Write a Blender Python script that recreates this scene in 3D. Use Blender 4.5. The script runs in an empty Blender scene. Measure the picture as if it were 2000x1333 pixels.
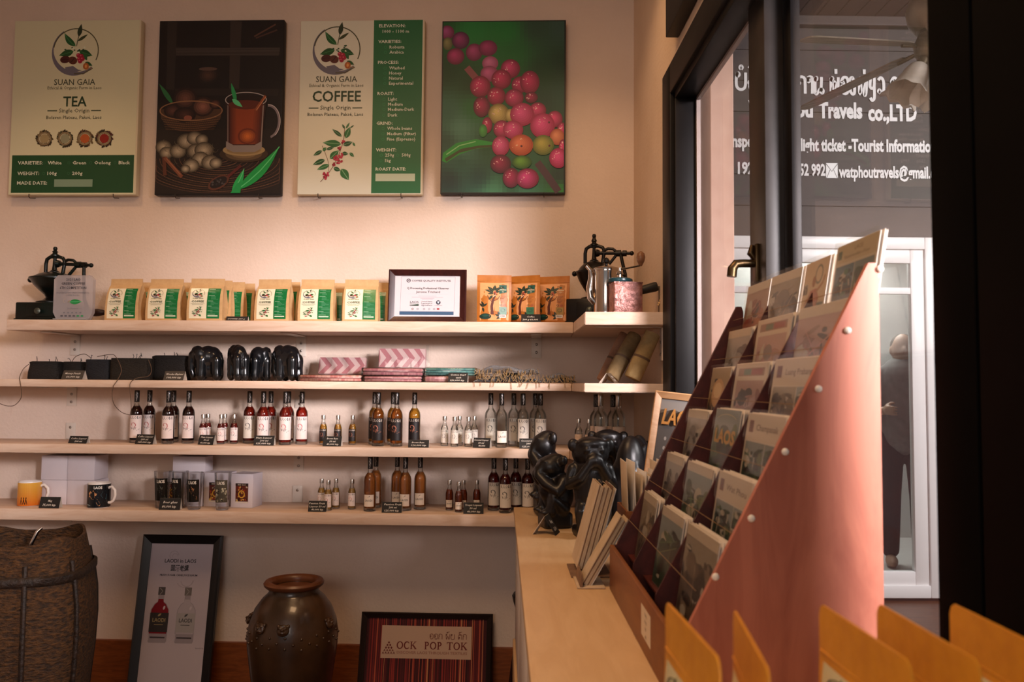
import bpy, bmesh, math, random
from mathutils import Vector, Matrix
random.seed(7)
SC = bpy.context.scene
COL = SC.collection
PI = math.pi
EYE = 1.283          # camera height above the floor
FPX = 1600.0         # focal length in pixels of the 2000 px wide frame

# ---------------------------------------------------------------- camera
ROLL, YAW, PITCH = math.radians(.45), .0121, .0535
def _axes():
    F = Vector((math.sin(YAW)*math.cos(PITCH), math.cos(YAW)*math.cos(PITCH), math.sin(PITCH)))
    R0 = Vector((math.cos(YAW), -math.sin(YAW), 0)); U0 = R0.cross(F)
    R = R0*math.cos(ROLL) + U0*math.sin(ROLL); U = U0*math.cos(ROLL) - R0*math.sin(ROLL)
    return R.normalized(), U.normalized(), F.normalized()
CR, CU, CF = _axes()
CAM = Vector((0, 0, EYE))
cd = bpy.data.cameras.new('camera'); cam = bpy.data.objects.new('camera', cd); COL.objects.link(cam)
cd.sensor_width = 36; cd.lens = 36*FPX/2000; cd.clip_start = .05; cd.clip_end = 100
m4 = Matrix((CR, CU, -CF)).transposed().to_4x4(); m4.translation = CAM
cam.matrix_world = m4
cd.dof.use_dof = True; cd.dof.focus_distance = 3.1; cd.dof.aperture_fstop = 6.3
SC.camera = cam
vs = SC.view_settings
vs.view_transform = 'Standard'; vs.look = 'None'; vs.gamma = 1; vs.use_curve_mapping = False
vs.exposure = .42
SC.cycles.use_denoising = True
SC.cycles.max_bounces = 8; SC.cycles.transparent_max_bounces = 16; SC.cycles.transmission_bounces = 8
SC.cycles.caustics_refractive = False; SC.cycles.caustics_reflective = False
SC.cycles.sample_clamp_indirect = 4

# ---------------------------------------------------------------- light
def lin(c):
    return c/12.92 if c <= .04045 else ((c+.055)/1.055)**2.4
def rgb(r, g=None, b=None):
    if isinstance(r, str):
        r = r.lstrip('#'); r, g, b = int(r[0:2],16), int(r[2:4],16), int(r[4:6],16)
    return (lin(r/255), lin(g/255), lin(b/255), 1)
wd = bpy.data.worlds.new('sky'); SC.world = wd; wd.use_nodes = True
wd.node_tree.nodes['Background'].inputs[0].default_value = (.80, .82, .86, 1)
wd.node_tree.nodes['Background'].inputs[1].default_value = .22
def area(name, loc, target, size, power, col, sy=None, spread=180):
    l = bpy.data.lights.new(name, 'AREA'); l.energy = power; l.color = col; l.size = size
    if sy: l.shape = 'RECTANGLE'; l.size_y = sy
    l.spread = math.radians(spread)
    o = bpy.data.objects.new(name, l); COL.objects.link(o); o.location = loc
    o.rotation_euler = (Vector(target)-Vector(loc)).to_track_quat('-Z', 'Y').to_euler()
    return o
def spot(name, loc, target, power, col, ang, blend=.6, rad=.03):
    l = bpy.data.lights.new(name, 'SPOT'); l.energy = power; l.color = col; l.spot_size = math.radians(ang)
    l.spot_blend = blend; l.shadow_soft_size = rad
    o = bpy.data.objects.new(name, l); COL.objects.link(o); o.location = loc
    o.rotation_euler = (Vector(target)-Vector(loc)).to_track_quat('-Z', 'Y').to_euler()
    return o
WARM = (1.0, .60, .31)
# daylight coming in over the verandah through the side window
area('daylight_verandah', (2.7, -1.9, 2.38), (-.92, 3.2, 1.12), 1.7, 34, (1.0, .90, .92), .7, 36)
# open shop front behind the camera
area('daylight_shopfront', (-.9, -2.1, 2.0), (-.1, 3, 1.5), 1.6, 18, (1.0, .84, .76), 1.0)
# warm ceiling lamps of the shop
for k, lx in enumerate((-1.75, -.70, .28)):
    spot('ceiling_lamp_light', (lx, 2.38, 2.95), (lx-.03, 3.2, 1.5), 12, WARM, 74, .95, .018)
area('ceiling_lamp_glow', (-.4, 1.35, 2.97), (-.4, 1.35, 0), .7, 18, WARM)
# sky light on the verandah
area('verandah_skylight', (4.2, 1.7, 3.2), (1.9, 4.9, 1.0), 1.5, 150, (1.0, .96, .95), 1.1)
area('neighbour_room_light', (2.6, 6.6, 2.6), (2.4, 5.9, 0), 1.0, 42, (1, .97, .96))

# ---------------------------------------------------------------- picking
def ray(px, py):
    return (CF + CR*((px-1000)/FPX) + CU*((666.5-py)/FPX))
def hit(px, py, q, n):
    d = ray(px, py); t = (Vector(q)-CAM).dot(n)/d.dot(n)
    return CAM + d*t
ANG = math.radians(2.9)
WU = Vector((math.cos(ANG), -math.sin(ANG), 0)); WN = Vector((-math.sin(ANG), -math.cos(ANG), 0))
WQ = CAM + CF*3.28; WQ.z = 0
def W(px, py, n=0.0):                 # point on a plane n metres in front of the back wall
    return hit(px, py, WQ + WN*n, WN)
def wu(px, n=0.0, py=800):            # distance along the back wall under a pixel column
    return (W(px, py, n)-WQ).dot(WU)
def wp(u, n, z):
    p = WQ + WU*u + WN*n; p.z = z; return p
XR = .526
def yat(px, x, py=700):               # depth where a pixel column meets the plane x
    return hit(px, py, (x,0,0), Vector((1,0,0))).y
def onx(px, py, x): return hit(px, py, (x,0,0), Vector((1,0,0)))
def ony(px, py, y): return hit(px, py, (0,y,0), Vector((0,1,0)))
def onz(px, py, z): return hit(px, py, (0,0,z), Vector((0,0,1)))

# ---------------------------------------------------------------- materials
_M = {}
def mat(name, col, rough=.5, metal=0, col2=None, scale=20, stretch=(1,1,1), bump=0, bscale=None, spec=.5,
        coat=0, trans=0, ior=1.45, wood=False, detail=4, alpha=1, sheen=0, contrast=(.35,.65), sss=0):
    if name in _M: return _M[name]
    m = bpy.data.materials.new(name); m.use_nodes = True; _M[name] = m
    nt = m.node_tree; b = nt.nodes['Principled BSDF']
    c = rgb(col) if isinstance(col, str) else col
    b.inputs['Base Color'].default_value = c; b.inputs['Roughness'].default_value = rough
    b.inputs['Metallic'].default_value = metal; b.inputs['IOR'].default_value = ior
    b.inputs['Specular IOR Level'].default_value = spec; b.inputs['Coat Weight'].default_value = coat
    b.inputs['Transmission Weight'].default_value = trans; b.inputs['Alpha'].default_value = alpha
    if sheen: b.inputs['Sheen Weight'].default_value = sheen
    m.diffuse_color = c
    if col2 or bump:
        tc = nt.nodes.new('ShaderNodeTexCoord'); mp = nt.nodes.new('ShaderNodeMapping')
        mp.inputs['Scale'].default_value = stretch
        nt.links.new(tc.outputs['Object'], mp.inputs['Vector'])
        nz = nt.nodes.new('ShaderNodeTexNoise'); nz.inputs['Scale'].default_value = scale
        nz.inputs['Detail'].default_value = detail; nz.inputs['Roughness'].default_value = .6
        if wood: nz.inputs['Distortion'].default_value = 1.2
        nt.links.new(mp.outputs[0], nz.inputs['Vector'])
        if col2:
            cr = nt.nodes.new('ShaderNodeValToRGB')
            cr.color_ramp.elements[0].position, cr.color_ramp.elements[1].position = contrast
            cr.color_ramp.elements[0].color = rgb(col2) if isinstance(col2, str) else col2
            cr.color_ramp.elements[1].color = c
            nt.links.new(nz.outputs['Fac'], cr.inputs[0]); nt.links.new(cr.outputs[0], b.inputs['Base Color'])
        if bump:
            src = nz
            if bscale:
                src = nt.nodes.new('ShaderNodeTexNoise'); src.inputs['Scale'].default_value = bscale
                nt.links.new(mp.outputs[0], src.inputs['Vector'])
            bp = nt.nodes.new('ShaderNodeBump'); bp.inputs['Strength'].default_value = bump; bp.inputs['Distance'].default_value = .01
            nt.links.new(src.outputs['Fac'], bp.inputs['Height']); nt.links.new(bp.outputs[0], b.inputs['Normal'])
    return m
def print_mat(name='printed_ink', rough=.45, coat=0):
    if name in _M: return _M[name]
    m = mat(name, (1,1,1,1), rough, coat=coat); nt = m.node_tree
    a = nt.nodes.new('ShaderNodeAttribute'); a.attribute_name = 'Col'
    nt.links.new(a.outputs['Color'], nt.nodes['Principled BSDF'].inputs['Base Color'])
    return m
def glass_mat(name, tint=(1,1,1,1), gloss=.06, rough=.02, milk=0, milkcol=(1,1,1,1), fres=.7):
    """thin glass: see-through with a mirror-like sheen that grows at grazing angles"""
    if name in _M: return _M[name]
    m = bpy.data.materials.new(name); m.use_nodes = True; _M[name] = m
    nt = m.node_tree; nt.nodes.remove(nt.nodes['Principled BSDF']); out = nt.nodes['Material Output']
    t = nt.nodes.new('ShaderNodeBsdfTransparent'); t.inputs[0].default_value = tint
    g = nt.nodes.new('ShaderNodeBsdfGlossy'); g.inputs['Roughness'].default_value = rough
    f = nt.nodes.new('ShaderNodeFresnel'); f.inputs[0].default_value = 1.45
    ad = nt.nodes.new('ShaderNodeMath'); ad.operation = 'MULTIPLY_ADD'; ad.inputs[1].default_value = fres; ad.inputs[2].default_value = gloss-.035; ad.use_clamp = True
    nt.links.new(f.outputs[0], ad.inputs[0])
    mx = nt.nodes.new('ShaderNodeMixShader')
    nt.links.new(ad.outputs[0], mx.inputs[0]); nt.links.new(t.outputs[0], mx.inputs[1]); nt.links.new(g.outputs[0], mx.inputs[2])
    last = mx
    if milk:
        d = nt.nodes.new('ShaderNodeBsdfDiffuse'); d.inputs[0].default_value = milkcol
        m2 = nt.nodes.new('ShaderNodeMixShader'); m2.inputs[0].default_value = milk
        nt.links.new(mx.outputs[0], m2.inputs[1]); nt.links.new(d.outputs[0], m2.inputs[2]); last = m2
    nt.links.new(last.outputs[0], out.inputs[0])
    return m

# ---------------------------------------------------------------- mesh builder
_text_cache = {}
def text_data(s, bold=0.0, res=2):
    k = (s, bold, res)
    if k in _text_cache: return _text_cache[k]
    c = bpy.data.curves.new('t', 'FONT'); c.body = s; c.resolution_u = res; c.offset = bold
    o = bpy.data.objects.new('t', c); COL.objects.link(o); bpy.context.view_layer.update()
    me = bpy.data.meshes.new_from_object(o.evaluated_get(bpy.context.evaluated_depsgraph_get()))
    vs_ = [tuple(v.co) for v in me.vertices]; fs = [tuple(p.vertices) for p in me.polygons]
    bpy.data.objects.remove(o); bpy.data.curves.remove(c); bpy.data.meshes.remove(me)
    xs = [v[0] for v in vs_] or [0]
    _text_cache[k] = (vs_, fs, min(xs), max(xs)); return _text_cache[k]

class B:
    """collects shapes and links them as one mesh object"""
    def __init__(s):
        s.v, s.f, s.c, s.mi, s.cur, s.mat_i, s.xf = [], [], [], [], (1,1,1,1), 0, None
    def add(s, vs_, fs, xf=None):
        o = len(s.v)
        for p in vs_:
            p = Vector(p)
            if xf is not None: p = xf @ p
            if s.xf is not None: p = s.xf @ p
            s.v.append(tuple(p))
        for f in fs:
            s.f.append(tuple(i+o for i in f)); s.c.append(s.cur); s.mi.append(s.mat_i)
        return s
    def bm(s, bm, xf=None):
        bm.verts.index_update()
        s.add([v.co.copy() for v in bm.verts], [[v.index for v in f.verts] for f in bm.faces], xf); bm.free(); return s
    def box(s, x0, x1, y0, y1, z0, z1, bev=0, xf=None, seg=2):
        bm = bmesh.new(); bmesh.ops.create_cube(bm, size=1)
        for v in bm.verts:
            v.co = Vector((x0+(v.co.x+.5)*(x1-x0), y0+(v.co.y+.5)*(y1-y0), z0+(v.co.z+.5)*(z1-z0)))
        if bev: bmesh.ops.bevel(bm, geom=bm.edges[:], offset=bev, segments=seg, affect='EDGES', profile=.5)
        return s.bm(bm, xf)
    def cbox(s, c, d, bev=0, xf=None):
        return s.box(c[0]-d[0]/2, c[0]+d[0]/2, c[1]-d[1]/2, c[1]+d[1]/2, c[2]-d[2]/2, c[2]+d[2]/2, bev, xf)
    def lathe(s, prof, seg=24, xf=None, cap=True, sx=1, sy=1):
        vs_, fs = [], []
        n = len(prof)
        for r, z in prof:
            for k in range(seg):
                a = 2*PI*k/seg; vs_.append((r*math.cos(a)*sx, r*math.sin(a)*sy, z))
        for i in range(n-1):
            for k in range(seg):
                k2 = (k+1) % seg; fs.append((i*seg+k, i*seg+k2, (i+1)*seg+k2, (i+1)*seg+k))
        if cap:
            fs.append(tuple(range(seg-1, -1, -1))); fs.append(tuple(range((n-1)*seg, n*seg)))
        return s.add(vs_, fs, xf)
    def cyl(s, p0, p1, r0, r1=None, seg=14):
        return s.tube([p0, p1], [r0, r0 if r1 is None else r1], seg)
    def tube(s, pts, r, seg=10, cap=True):
        pts = [Vector(p) for p in pts]; n = len(pts)
        rr = r if isinstance(r, (list, tuple)) else [r]*n
        vs_, fs = [], []
        up = None
        for i, p in enumerate(pts):
            t = (pts[min(i+1,n-1)]-pts[max(i-1,0)]).normalized()
            if up is None:
                up = t.orthogonal().normalized()
            else:
                up = (up - t*up.dot(t)); up = up.normalized() if up.length > 1e-6 else t.orthogonal().normalized()
            w = t.cross(up)
            for k in range(seg):
                a = 2*PI*k/seg; vs_.append(p + (up*math.cos(a)+w*math.sin(a))*rr[i])
        for i in range(n-1):
            for k in range(seg):
                k2 = (k+1) % seg; fs.append((i*seg+k, i*seg+k2, (i+1)*seg+k2, (i+1)*seg+k))
        if cap:
            fs.append(tuple(range(seg-1,-1,-1))); fs.append(tuple(range((n-1)*seg, n*seg)))
        return s.add(vs_, fs)
    def ball(s, c, r, seg=16, ring=10, rot=None):
        rx, ry, rz = r if isinstance(r, (list, tuple)) else (r, r, r)
        bm = bmesh.new(); bmesh.ops.create_uvsphere(bm, u_segments=seg, v_segments=ring, radius=1)
        x = Matrix.Translation(c) @ (rot.to_matrix().to_4x4() if rot else Matrix.Identity(4)) @ Matrix.Diagonal((rx, ry, rz, 1))
        return s.bm(bm, x)
    def prism(s, poly, y0, y1, xf=None):      # poly in local x,z ; extruded along y
        n = len(poly); vs_ = [(p[0], y0, p[1]) for p in poly] + [(p[0], y1, p[1]) for p in poly]
        fs = [tuple(range(n)), tuple(range(2*n-1, n-1, -1))] + [(i, (i+1) % n, n+(i+1) % n, n+i) for i in range(n)]
        bm = bmesh.new(); V_ = [bm.verts.new(v) for v in vs_]
        for f in fs: bm.faces.new([V_[i] for i in f])
        bmesh.ops.recalc_face_normals(bm, faces=bm.faces[:])
        return s.bm(bm, xf)
    def loft(s, rings, cap=True):
        n = len(rings[0]); vs_ = [p for r in rings for p in r]; fs = []
        for i in range(len(rings)-1):
            for k in range(n):
                k2 = (k+1) % n; fs.append((i*n+k, i*n+k2, (i+1)*n+k2, (i+1)*n+k))
        if cap: fs.append(tuple(range(n-1,-1,-1))); fs.append(tuple(range((len(rings)-1)*n, len(rings)*n)))
        return s.add(vs_, fs)
    def grid(s, fn, nu, nv):
        vs_ = [fn(i/nu, j/nv) for j in range(nv+1) for i in range(nu+1)]
        fs = [(j*(nu+1)+i, j*(nu+1)+i+1, (j+1)*(nu+1)+i+1, (j+1)*(nu+1)+i) for j in range(nv) for i in range(nu)]
        return s.add(vs_, fs)
    def build(s, name, material, parent=None, loc=None, rz=0, smooth=40, rot=None):
        me = bpy.data.meshes.new(name); me.from_pydata(s.v, [], s.f)
        if any(c != (1,1,1,1) for c in s.c):
            at = me.attributes.new('Col', 'FLOAT_COLOR', 'FACE')
            at.data.foreach_set('color', [x for c in s.c for x in c])
        ml = material if isinstance(material, (list, tuple)) else [material]
        for m in ml: me.materials.append(m)
        if len(ml) > 1: me.polygons.foreach_set('material_index', s.mi)
        if smooth:
            me.polygons.foreach_set('use_smooth', [True]*len(me.polygons))
            me.set_sharp_from_angle(angle=math.radians(smooth))
        me.update()
        o = bpy.data.objects.new(name, me); COL.objects.link(o)
        if parent: o.parent = parent
        if loc is not None: o.location = loc
        o.rotation_euler = rot if rot else (0, 0, rz)
        return o

class Art(B):
    """flat printing on a panel: shapes are given in the artwork's own grid (x0..x1, y0..y1 downwards)
    and end up on the local x,z plane facing -y, each shape a hair in front of the one before"""
    def __init__(s, w, h, box, warp=None, step=.00006, off=.0004):
        super().__init__(); s.w, s.h, s.bx, s.warp, s.step, s.lay, s.off = w, h, box, warp, step, 0, off
        s.dim = 1
    def P(s, x, y):
        x0, y0, x1, y1 = s.bx
        return ((x-x0)/(x1-x0)-.5)*s.w, (1-(y-y0)/(y1-y0))*s.h
    def put(s, pts, faces, col):
        s.cur = rgb(col) if isinstance(col, str) else col
        if s.dim != 1: s.cur = tuple(c*s.dim for c in s.cur[:3])+(1,)
        d = s.off + s.lay*s.step; s.lay += 1
        out = []
        for x, y in pts:
            X, Z = s.P(x, y)
            out.append(s.warp(X, Z, d) if s.warp else (X, -d, Z))
        s.add(out, faces); return s
    def poly(s, pts, col): return s.put(pts, [tuple(range(len(pts)))], col)
    def rect(s, x0, y0, x1, y1, col, nx=1, ny=1):
        pts = [(x0+(x1-x0)*i/nx, y0+(y1-y0)*j/ny) for j in range(ny+1) for i in range(nx+1)]
        return s.put(pts, [(j*(nx+1)+i, j*(nx+1)+i+1, (j+1)*(nx+1)+i+1, (j+1)*(nx+1)+i) for j in range(ny) for i in range(nx)], col)
    def oval(s, cx, cy, rx, ry, col, rot=0, n=20):
        ca, sa = math.cos(rot), math.sin(rot)
        return s.poly([(cx+rx*math.cos(a)*ca-ry*math.sin(a)*sa, cy+rx*math.cos(a)*sa+ry*math.sin(a)*ca) for a in [2*PI*k/n for k in range(n)]], col)
    def ring(s, cx, cy, r, w, col, a0=0, a1=2*PI, n=28, ry=None):
        ry = r if ry is None else ry
        pts, fs = [], []
        for k in range(n+1):
            a = a0+(a1-a0)*k/n
            ww = w(k/n) if callable(w) else w
            pts += [(cx+(r-ww/2)*math.cos(a), cy+(ry-ww/2)*math.sin(a)), (cx+(r+ww/2)*math.cos(a), cy+(ry+ww/2)*math.sin(a))]
        return s.put(pts, [(2*k, 2*k+1, 2*k+3, 2*k+2) for k in range(n)], col)
    def line(s, pts, w, col):
        L, fs, n = [], [], len(pts)
        for i, p in enumerate(pts):
            a, b = pts[max(i-1,0)], pts[min(i+1,n-1)]
            dx, dy = b[0]-a[0], b[1]-a[1]; l = math.hypot(dx, dy) or 1
            ww = w(i/(n-1)) if callable(w) else w
            ox, oy = -dy/l*ww/2, dx/l*ww/2
            L += [(p[0]-ox, p[1]-oy), (p[0]+ox, p[1]+oy)]
        return s.put(L, [(2*k, 2*k+1, 2*k+3, 2*k+2) for k in range(n-1)], col)
    def leaf(s, a, b, w, col, vein=None, bend=0):
        pts = []; n = 9
        dx, dy = b[0]-a[0], b[1]-a[1]; l = math.hypot(dx, dy); nx, ny = -dy/l, dx/l
        def at(t, o):
            k = o + bend*math.sin(PI*t)
            return (a[0]+dx*t+nx*k, a[1]+dy*t+ny*k)
        up = [at(i/n, math.sin(PI*(i/n)**.8)*w/2) for i in range(n+1)]
        dn = [at(i/n, -math.sin(PI*(i/n)**.8)*w/2) for i in range(n-1, 0, -1)]
        s.poly(up+dn, col)
        if vein: s.line([at(i/4, 0) for i in range(5)], w*.09, vein)
        return s
    def text(s, t, x, y, size, col, align='l', bold=0, sx=1.0, width=None, shear=0, res=2):
        """baseline at y; size is the letter height of a capital in artwork units"""
        v, f, a, b = text_data(t, bold, res)
        k = size/.70
        kx = k*sx
        if width: kx = width/max(b-a, 1e-6)
        w = (b-a)*kx
        ox = {'l': 0, 'c': -w/2, 'r': -w}[align]
        return s.put([(x+ox+(p[0]-a)*kx+shear*p[1]*k, y-p[1]*k) for p in v], f, col)

# ---------------------------------------------------------------- things
def thing(name, label, cat, loc=(0,0,0), rz=0, group=None, rot=None):
    o = bpy.data.objects.new(name, None); COL.objects.link(o); o.empty_display_size = .05
    o.location = loc; o.rotation_euler = rot if rot else (0, 0, rz)
    return tag(o, label, cat, group)
def tag(o, label, cat, group=None):
    o['label'] = label; o['category'] = cat
    if group: o['group'] = group
    return o
def struct(o, label=None, cat=None):
    o['kind'] = 'structure'
    if label: o['label'] = label
    if cat: o['category'] = cat
    return o
def dup(root, loc=None, rz=None, label=None, group=None):
    r = root.copy(); COL.objects.link(r)
    if loc is not None: r.location = loc
    if rz is not None: r.rotation_euler = (r.rotation_euler.x, r.rotation_euler.y, rz)
    if label: r['label'] = label
    if group: r['group'] = group
    for ch in list(root.children):
        c = ch.copy(); COL.objects.link(c); c.parent = r
        for g in list(ch.children):
            d = g.copy(); COL.objects.link(d); d.parent = c
    return r
def blob(parts, voxel, smooth=2, dec=None):
    """one continuous carved surface from overlapping rounded masses; returns verts, faces"""
    bd = B()
    for p in parts:
        if p[0] == 'e': bd.ball(p[1], p[2], 20, 14, p[3] if len(p) > 3 else None)
        elif p[0] == 't': bd.tube(p[1], p[2], 14); bd.ball(p[1][0], p[2][0] if isinstance(p[2], list) else p[2], 14, 9); bd.ball(p[1][-1], p[2][-1] if isinstance(p[2], list) else p[2], 14, 9)
        elif p[0] == 'b': bd.box(*p[1], bev=p[2] if len(p) > 2 else 0)
    me = bpy.data.meshes.new('blob'); me.from_pydata(bd.v, [], bd.f)
    o = bpy.data.objects.new('blob', me); COL.objects.link(o)
    md = o.modifiers.new('r', 'REMESH'); md.mode = 'VOXEL'; md.voxel_size = voxel
    if smooth:
        sm = o.modifiers.new('s', 'SMOOTH'); sm.factor = .5; sm.iterations = smooth
    bpy.context.view_layer.update()
    r = bpy.data.meshes.new_from_object(o.evaluated_get(bpy.context.evaluated_depsgraph_get()))
    v = [tuple(x.co) for x in r.vertices]; f = [tuple(p.vertices) for p in r.polygons]
    bpy.data.objects.remove(o); bpy.data.meshes.remove(me); bpy.data.meshes.remove(r)
    return v, f
def blob_obj(name, parts, voxel, material, parent=None, smooth=2, loc=None, rz=0, xf=None):
    v, f = blob(parts, voxel, smooth); b = B(); b.add(v, f, xf)
    return b.build(name, material, parent, loc, rz, smooth=80)
WALLROT = -ANG
# ================================================================ materials of the room
M_wall = mat('cream_wall_paint', '#e0cdbe', .85, col2='#dbc7b7', scale=3, bump=.15, bscale=90)
M_wallr = mat('tan_wall_paint', '#dfc8b2', .8, col2='#d8bfa6', scale=3, bump=.12, bscale=90)
M_ceil = mat('white_ceiling_paint', '#e6ddd2', .9, col2='#ded4c8', scale=3)
M_floor = mat('dark_wood_floor', '#6a4026', .45, col2='#4c2a17', scale=6, stretch=(1,12,1), wood=True)
M_pine = mat('pale_pine_board', '#dec6b2', .5, col2='#d2b49c', scale=5, stretch=(1.2,9,9), wood=True, bump=.04)
M_skirt = mat('brown_wood_skirting', '#8a4a1e', .4, col2='#713813', scale=5, stretch=(2,14,14), wood=True)
M_bracket = mat('cream_painted_steel', '#d9cdc0', .45)
M_screw = mat('dull_screw_steel', '#9c928a', .35, metal=.8)
M_black = mat('black_painted_wood', '#0d0a0a', .45, col2='#131010', scale=8, bump=.05, spec=.2)
M_white = mat('white_plastic_frame', '#f4f0f0', .3)
M_steel = mat('bright_steel', '#cfc8c2', .22, metal=1)

# ================================================================ shell
ZC = 3.02
b = B()
uL, uR = -2.6, wu(1238, 0, 300)
crn = wp(uR, 0, 0)
pL = wp(uL, 0, 0)
def slab(name, p0, p1, n, th, z0, z1, m):          # wall panel between two plan points, thickness away from n
    b = B(); q = [p0, p1, p1 - n*th, p0 - n*th]
    b.loft([[(p.x, p.y, z0) for p in q], [(p.x, p.y, z1) for p in q]])
    return struct(b.build(name, m, smooth=0))
slab('wall_back', pL, crn + WU*.12, WN, .12, 0, ZC, M_wall)
XW = crn.x                                           # inner face of the right wall
WT = .095                                            # its thickness
# right wall with the window opening
YF = yat(1307, XW, 300); ZT = onx(1308, 150, XW).z; ZS = .86
YN = 1.0
b = B()
b.box(XW, XW+WT, YF, crn.y+.03, 0, ZC)
b.box(XW, XW+WT, -2.4, YF, ZT, ZC)
b.box(XW, XW+WT, -2.4, YF, 0, ZS-.05)
b.box(XW, XW+WT, -2.4, -.4, ZS-.05, ZT)
struct(b.build('wall_right', M_wallr, smooth=0))
b = B(); b.box(pL.x-.1, pL.x, -2.4, pL.y+.1, 0, ZC); struct(b.build('wall_left', M_wall, smooth=0))
b = B(); b.box(pL.x-.1, 3.6, -2.4, 7.2, -.05, 0); struct(b.build('floor', M_floor, smooth=0))
b = B(); b.box(pL.x-.1, XW+WT, -2.4, crn.y+.3, ZC, ZC+.08); struct(b.build('ceiling', M_ceil, smooth=0))
# skirting along the back wall
zs = W(800, 1263, .015).z
b = B(); q = [wp(uL, 0, 0), wp(uR-.002, 0, 0), wp(uR-.002, .018, 0), wp(uL, .018, 0)]
b.loft([[(p.x, p.y, .002) for p in q], [(p.x, p.y, zs) for p in q]])
for px in (258+186, 1400):
    pass
struct(b.build('baseboard_back', M_skirt, smooth=0))
b = B(); b.box(XW-.016, XW, -2.3, crn.y-.06, .002, zs); struct(b.build('baseboard_right', M_skirt, smooth=0))

# ================================================================ window in the right wall
M_pane = glass_mat('window_glass', (.97,.97,.97,1), .04, .01, .035, rgb('#d8d0d0'), fres=.11)
M_edge = mat('glass_edge_seal', '#9a8a84', .3)
win = thing('window_1', 'dark framed window beside the counter looking onto the verandah', 'window', (0,0,0)); struct(win)
b = B()
fw = .115; pr = .022; xi = XW-pr
b.box(xi, XW+.012, YF-fw, YF+.0, ZS, ZT, .004)                 # far trim board
b.box(xi, XW+.012, 1.0, YF-fw, ZT-fw*.8, ZT, .004)             # head trim
b.box(xi+.012, XW+.055, YF-fw-.022, YF-fw+.002, ZS, ZT-fw*.8, .003)
b.box(xi+.012, XW+.055, 1.0, YF-fw, ZT-fw*.8-.022, ZT-fw*.8+.002, .003)
b.build('window_frame', M_black, win)
b = B(); b.box(XW-.03, XW+WT+.02, .2, YF, ZS-.05, ZS, .006); b.build('window_sill', M_black, win)
GX = XW+.058
ys0, ys1 = yat(1495, GX-.02, 400), yat(1464, GX-.02, 400)
ZH = ZT-fw*.8
b = B(); b.box(GX-.02, GX+.022, ys0, ys1, ZS, ZH, .002); st = b.build('sash_stile', mat('dark_grey_sash_paint', '#2c2725', .38, col2='#241f1d', scale=12), win)
b = B(); b.box(GX+.024, GX+.045, yat(1547, GX+.024, 400), ys0+.01, ZS, ZH, .002); b.build('meeting_stile', M_black, win)
# far pane and near pane
b = B(); b.box(GX-.002, GX+.002, ys1, YF-fw-.02, ZS, ZH-.02); b.build('pane', M_pane, win)
yp0, yp1 = yat(1826, GX+.03, 600), yat(1550, GX+.03, 600)
b = B(); b.box(GX+.03, GX+.034, yp0, yp1, ZS-.02, ZH+.3); b.build('pane', M_pane, win)
b = B(); b.box(GX+.026, GX+.038, yp1-.004, yp1+.004, ZS, ZH); b.box(GX-.006, GX+.006, YF-fw-.034, YF-fw-.02, ZS, ZH); b.box(GX-.006, GX+.006, ys1, YF-fw-.02, ZH-.03, ZH-.02)
b.build('glass_seal', M_edge, win)
# bent brass lever on the stile
hp = onx(1480, 515, GX-.02)
b = B()
b.cbox((hp.x-.004, hp.y, hp.z), (.01, .03, .085), .003)
b.cyl((hp.x-.006, hp.y, hp.z), (hp.x-.034, hp.y, hp.z), .009)
b.tube([(hp.x-.034, hp.y, hp.z), (hp.x-.048, hp.y, hp.z-.001), (hp.x-.056, hp.y, hp.z-.012), (hp.x-.058, hp.y, hp.z-.03)], [.009,.01,.011,.011], 12)
b.tube([(hp.x-.006, hp.y, hp.z+.01), (hp.x-.016, hp.y, hp.z+.022), (hp.x-.012, hp.y, hp.z+.04)], [.006,.008,.005], 10)
b.build('window_handle', mat('aged_brass', '#4a3a26', .35, metal=.9), win)
# dark pelmet board above the window
pq = onx(1300, 74, XW-.04)
b = B(); b.box(XW-.04, XW-.001, .5, pq.y, pq.z, pq.z+.25, .003)
o = b.build('trim_1', M_black); struct(o)
# black door leaf standing beside the glass, near the camera
XD = XW-.004
yd = yat(1816, XD, 60)
b = B(); b.box(XD, XD+.066, .05, yd, ZS-.06, ZC-.05, .002)
yg0 = yat(1908, XD, 300)
b.box(XD-.0035, XD, yg0+.004, yd-.001, ZS-.05, ZC-.06, .001)
b.box(XD-.0035, XD, .06, yg0-.002, ZS-.05, ZC-.06, .001)
o = b.build('door_1', mat('black_door_paint', '#070606', .85, col2='#090808', scale=10, spec=.05)); struct(o)

# ================================================================ verandah and the neighbouring shop
YO = 5.0
M_siding = mat('grey_brown_boarding', '#453a38', .6, col2='#3b3130', scale=4, stretch=(1,1,14), wood=True)
b = B()
x0, x1 = .55, 5.0
P0 = ony(1440, 456, YO); P1 = ony(1824, 466, YO); PB = ony(1824, 1226, YO)
DX0, DX1, DZ1 = P0.x-.02, P1.x, P1.z
z = DZ1
rows = []
zt = ony(1700, 39, YO).z
nb = 7
for k in range(nb):
    za, zb = z+(zt-z)*k/nb, z+(zt-z)*(k+1)/nb
    b.box(x0, x1, YO, YO+.05, za, zb-.006); b.box(x0, x1, YO+.01, YO+.05, zb-.006, zb)
b.box(DX1, x1, YO, YO+.05, 0, z)
b.box(x0, DX0-.6, YO, YO+.05, 0, z)
struct(b.build('wall_outside', M_siding, smooth=0))
M_boards = mat('red_brown_ceiling_boards', '#4a312c', .55, col2='#3a2522', scale=5, stretch=(14,1,1), wood=True)
b = B()
for k in range(30):
    xa = .62+k*.12; b.box(xa, xa+.11, 1.0, YO+.05, zt, zt+.03); b.box(xa+.11, xa+.12, 1.0, YO+.05, zt+.008, zt+.03)
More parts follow.
